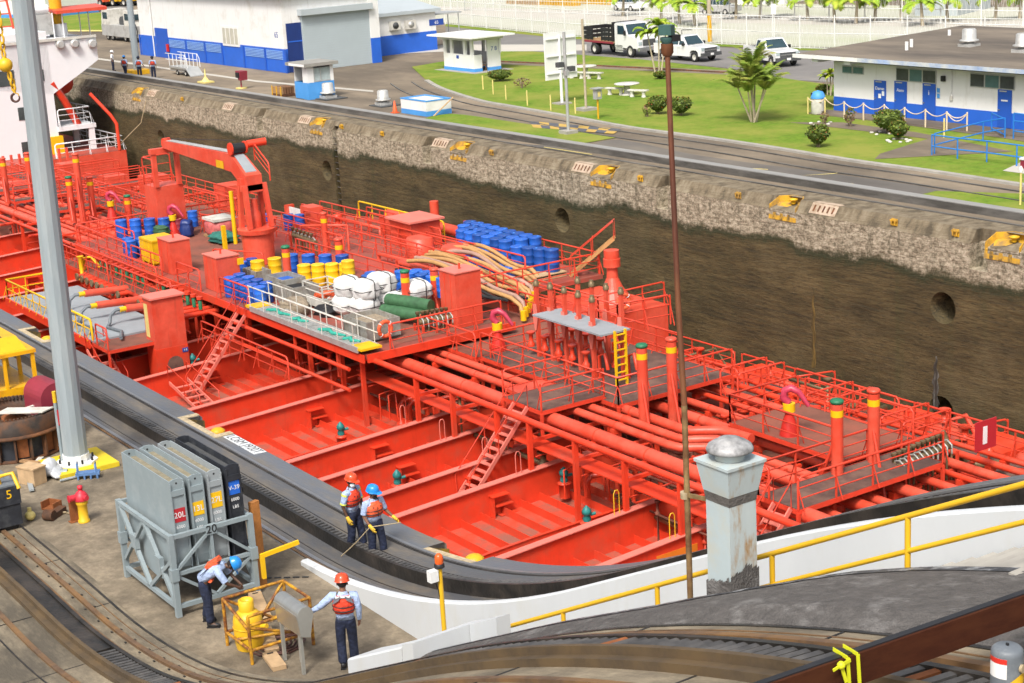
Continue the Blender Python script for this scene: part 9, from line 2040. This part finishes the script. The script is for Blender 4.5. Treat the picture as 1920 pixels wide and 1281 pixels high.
# grey gangway lying along the platform edge
gw = empty('gangway', (-69.9, 32.25, ZD+0.05), 'grey aluminium gangway with white rails and yellow ends lying along the platform edge', 'gangway'); L = 10.2
MB().bx((0, -0.45, 0.1), (L, 0.45, 0.18)).build('treads', 'gang_alu', gw); b = MB(); [b.bx((k*0.33, -0.45, 0.18), (k*0.33+0.04, 0.45, 0.21)) for k in range(31)]; b.build('tread_bar', 'vent_metal', gw); MB().bx((0, -0.52, 0), (L, -0.45, 0.24)).bx((0, 0.45, 0), (L, 0.52, 0.24)).build('stringer', 'gang_alu', gw)
MB().bx((-0.5, -0.5, 0.12), (0.4, 0.5, 0.215)).build('yellow_end', 'label_yellow', gw); MB().bx((L-0.7, -0.5, 0.12), (L+0.3, 0.5, 0.215)).build('yellow_end', 'label_yellow', gw)
for y in (-0.5, 0.5):
    m = MB(); [m.tube((x, y, 0.2), (x, y, 1.2), 0.025, 6) for x in [0.1+k*1.4 for k in range(8)]]; m.tube((0, y, 1.2), (L, y, 1.2), 0.03, 6); m.tube((0, y, 0.7), (L, y, 0.7), 0.025, 6); m.build('railing', 'stone_white', gw)
for k, (x, ln) in enumerate(((1.2, 1.8), (3.6, 1.0), (6.2, 1.8), (8.4, 0.9))):
    o = MB().path([(0, -0.15, 0), (ln*0.3, 0.12, 0.03), (ln*0.6, -0.05, 0.02), (ln, 0.2, 0.0)], [0.07, 0.1, 0.09, 0.05], 7).build('green_net_strip', 'net_strip', loc=(-69.9+x, 32.2, ZD+0.27)); tag(o, 'sea-green net strip on the gangway, %s from the drum end' % ORD[k], 'net', 'green net strips on the gangway')
# cargo hoses sweeping over the far walkway
hs = random.Random(2)
for i in range(9):
    a = Zp(765+i*11, 490-i*4, -3.7); e = Zp(960+i*4, 560-i*7, -3.9); pts = []
    for k in range(13):
        t = k/12; p = a.lerp(e, t); pts.append(p + Vector((0, 0.12*math.sin(6*t+i), 0.38*math.sin(math.pi*min(1, t*1.25)) + 0.06*math.sin(9*t+i*2))) - a)
    pts += [e - a + Vector((0.5, 0.1, -0.25)), e - a + Vector((0.7, 0.1, -0.9))]
    o = MB().path(pts, 0.105, 8).build('cargo_hose', ('hose_tan', 'hose_pink', 'hose_tan', 'hose_tan')[i % 4], loc=a); tag(o, '%s cargo hose sweeping past the far drums, %s from the red box' % ('brownish' if i % 4 == 1 else 'tan', ORD[i]), 'hose', 'cargo hoses on the far walkway')
    MB().tube(pts[-1], pts[-1]+Vector((0, 0, 0.45)), 0.14, 8).build('coupling', 'label_yellow', o)
for i in range(6):
    a = Zp(742+i*5, 505+i*2, -4.1); e = Zp(985-i*10, 560+i*3, -4.1)
    o = MB().path([(a.lerp(e, k/8) - a) + Vector((0, 0.1*math.sin(k+i), 0.06*math.sin(2*k+i)+0.05*i)) for k in range(9)], 0.07, 7).build('black_hose', 'tyre', loc=a); tag(o, 'black hose lying under the tan cargo hoses, %s from below' % ORD[i], 'hose', 'black hoses on the far walkway')
def buoy(p, rz, lab):
    mx = Matrix.Rotation(rz, 4, 'Z') @ Matrix.Rotation(R_(90), 4, 'Y'); o = MB().torus((0, 0, 0), 0.32, 0.085, 24, 10, mx=mx).build('lifebuoy', 'vest_orange', loc=p); tag(o, lab, 'lifebuoy')
    b = MB(); [b.torus((0, 0, 0), 0.088, 0.02, 10, 5, mx=mx @ Matrix.Rotation(a, 4, 'Z') @ Matrix.Translation((0.32, 0, 0)) @ Matrix.Rotation(R_(90), 4, 'X')) for a in (0.78, 2.35, 3.93, 5.5)]; b.build('white_band', 'stencil_white', o)
buoy(Zp(722, 642, ZD)+Vector((0.1, 0, 0.6)), 0.1, 'orange lifebuoy on the rail at the gangway end'); buoy(Vector((-58.7, 44.9, -4.4)), 0.0, 'orange lifebuoy hung on the far vent house rail')
a = Zp(220, 262, -1); b_ = Yp(268, 168, 50.4)
o = MB().path([Vector((-129, 48.9, -4.2))-Vector((-129, 48.9, -4.2)), Vector((-126, 49.6, -2.4))-Vector((-129, 48.9, -4.2)), b_+Vector((0, 0.5, 0.1))-Vector((-129, 48.9, -4.2))], 0.035, 5).build('mooring_line', 'rope', loc=(-129, 48.9, -4.2)); tag(o, 'pale mooring line from the ship stern to the far bollard niche', 'rope')
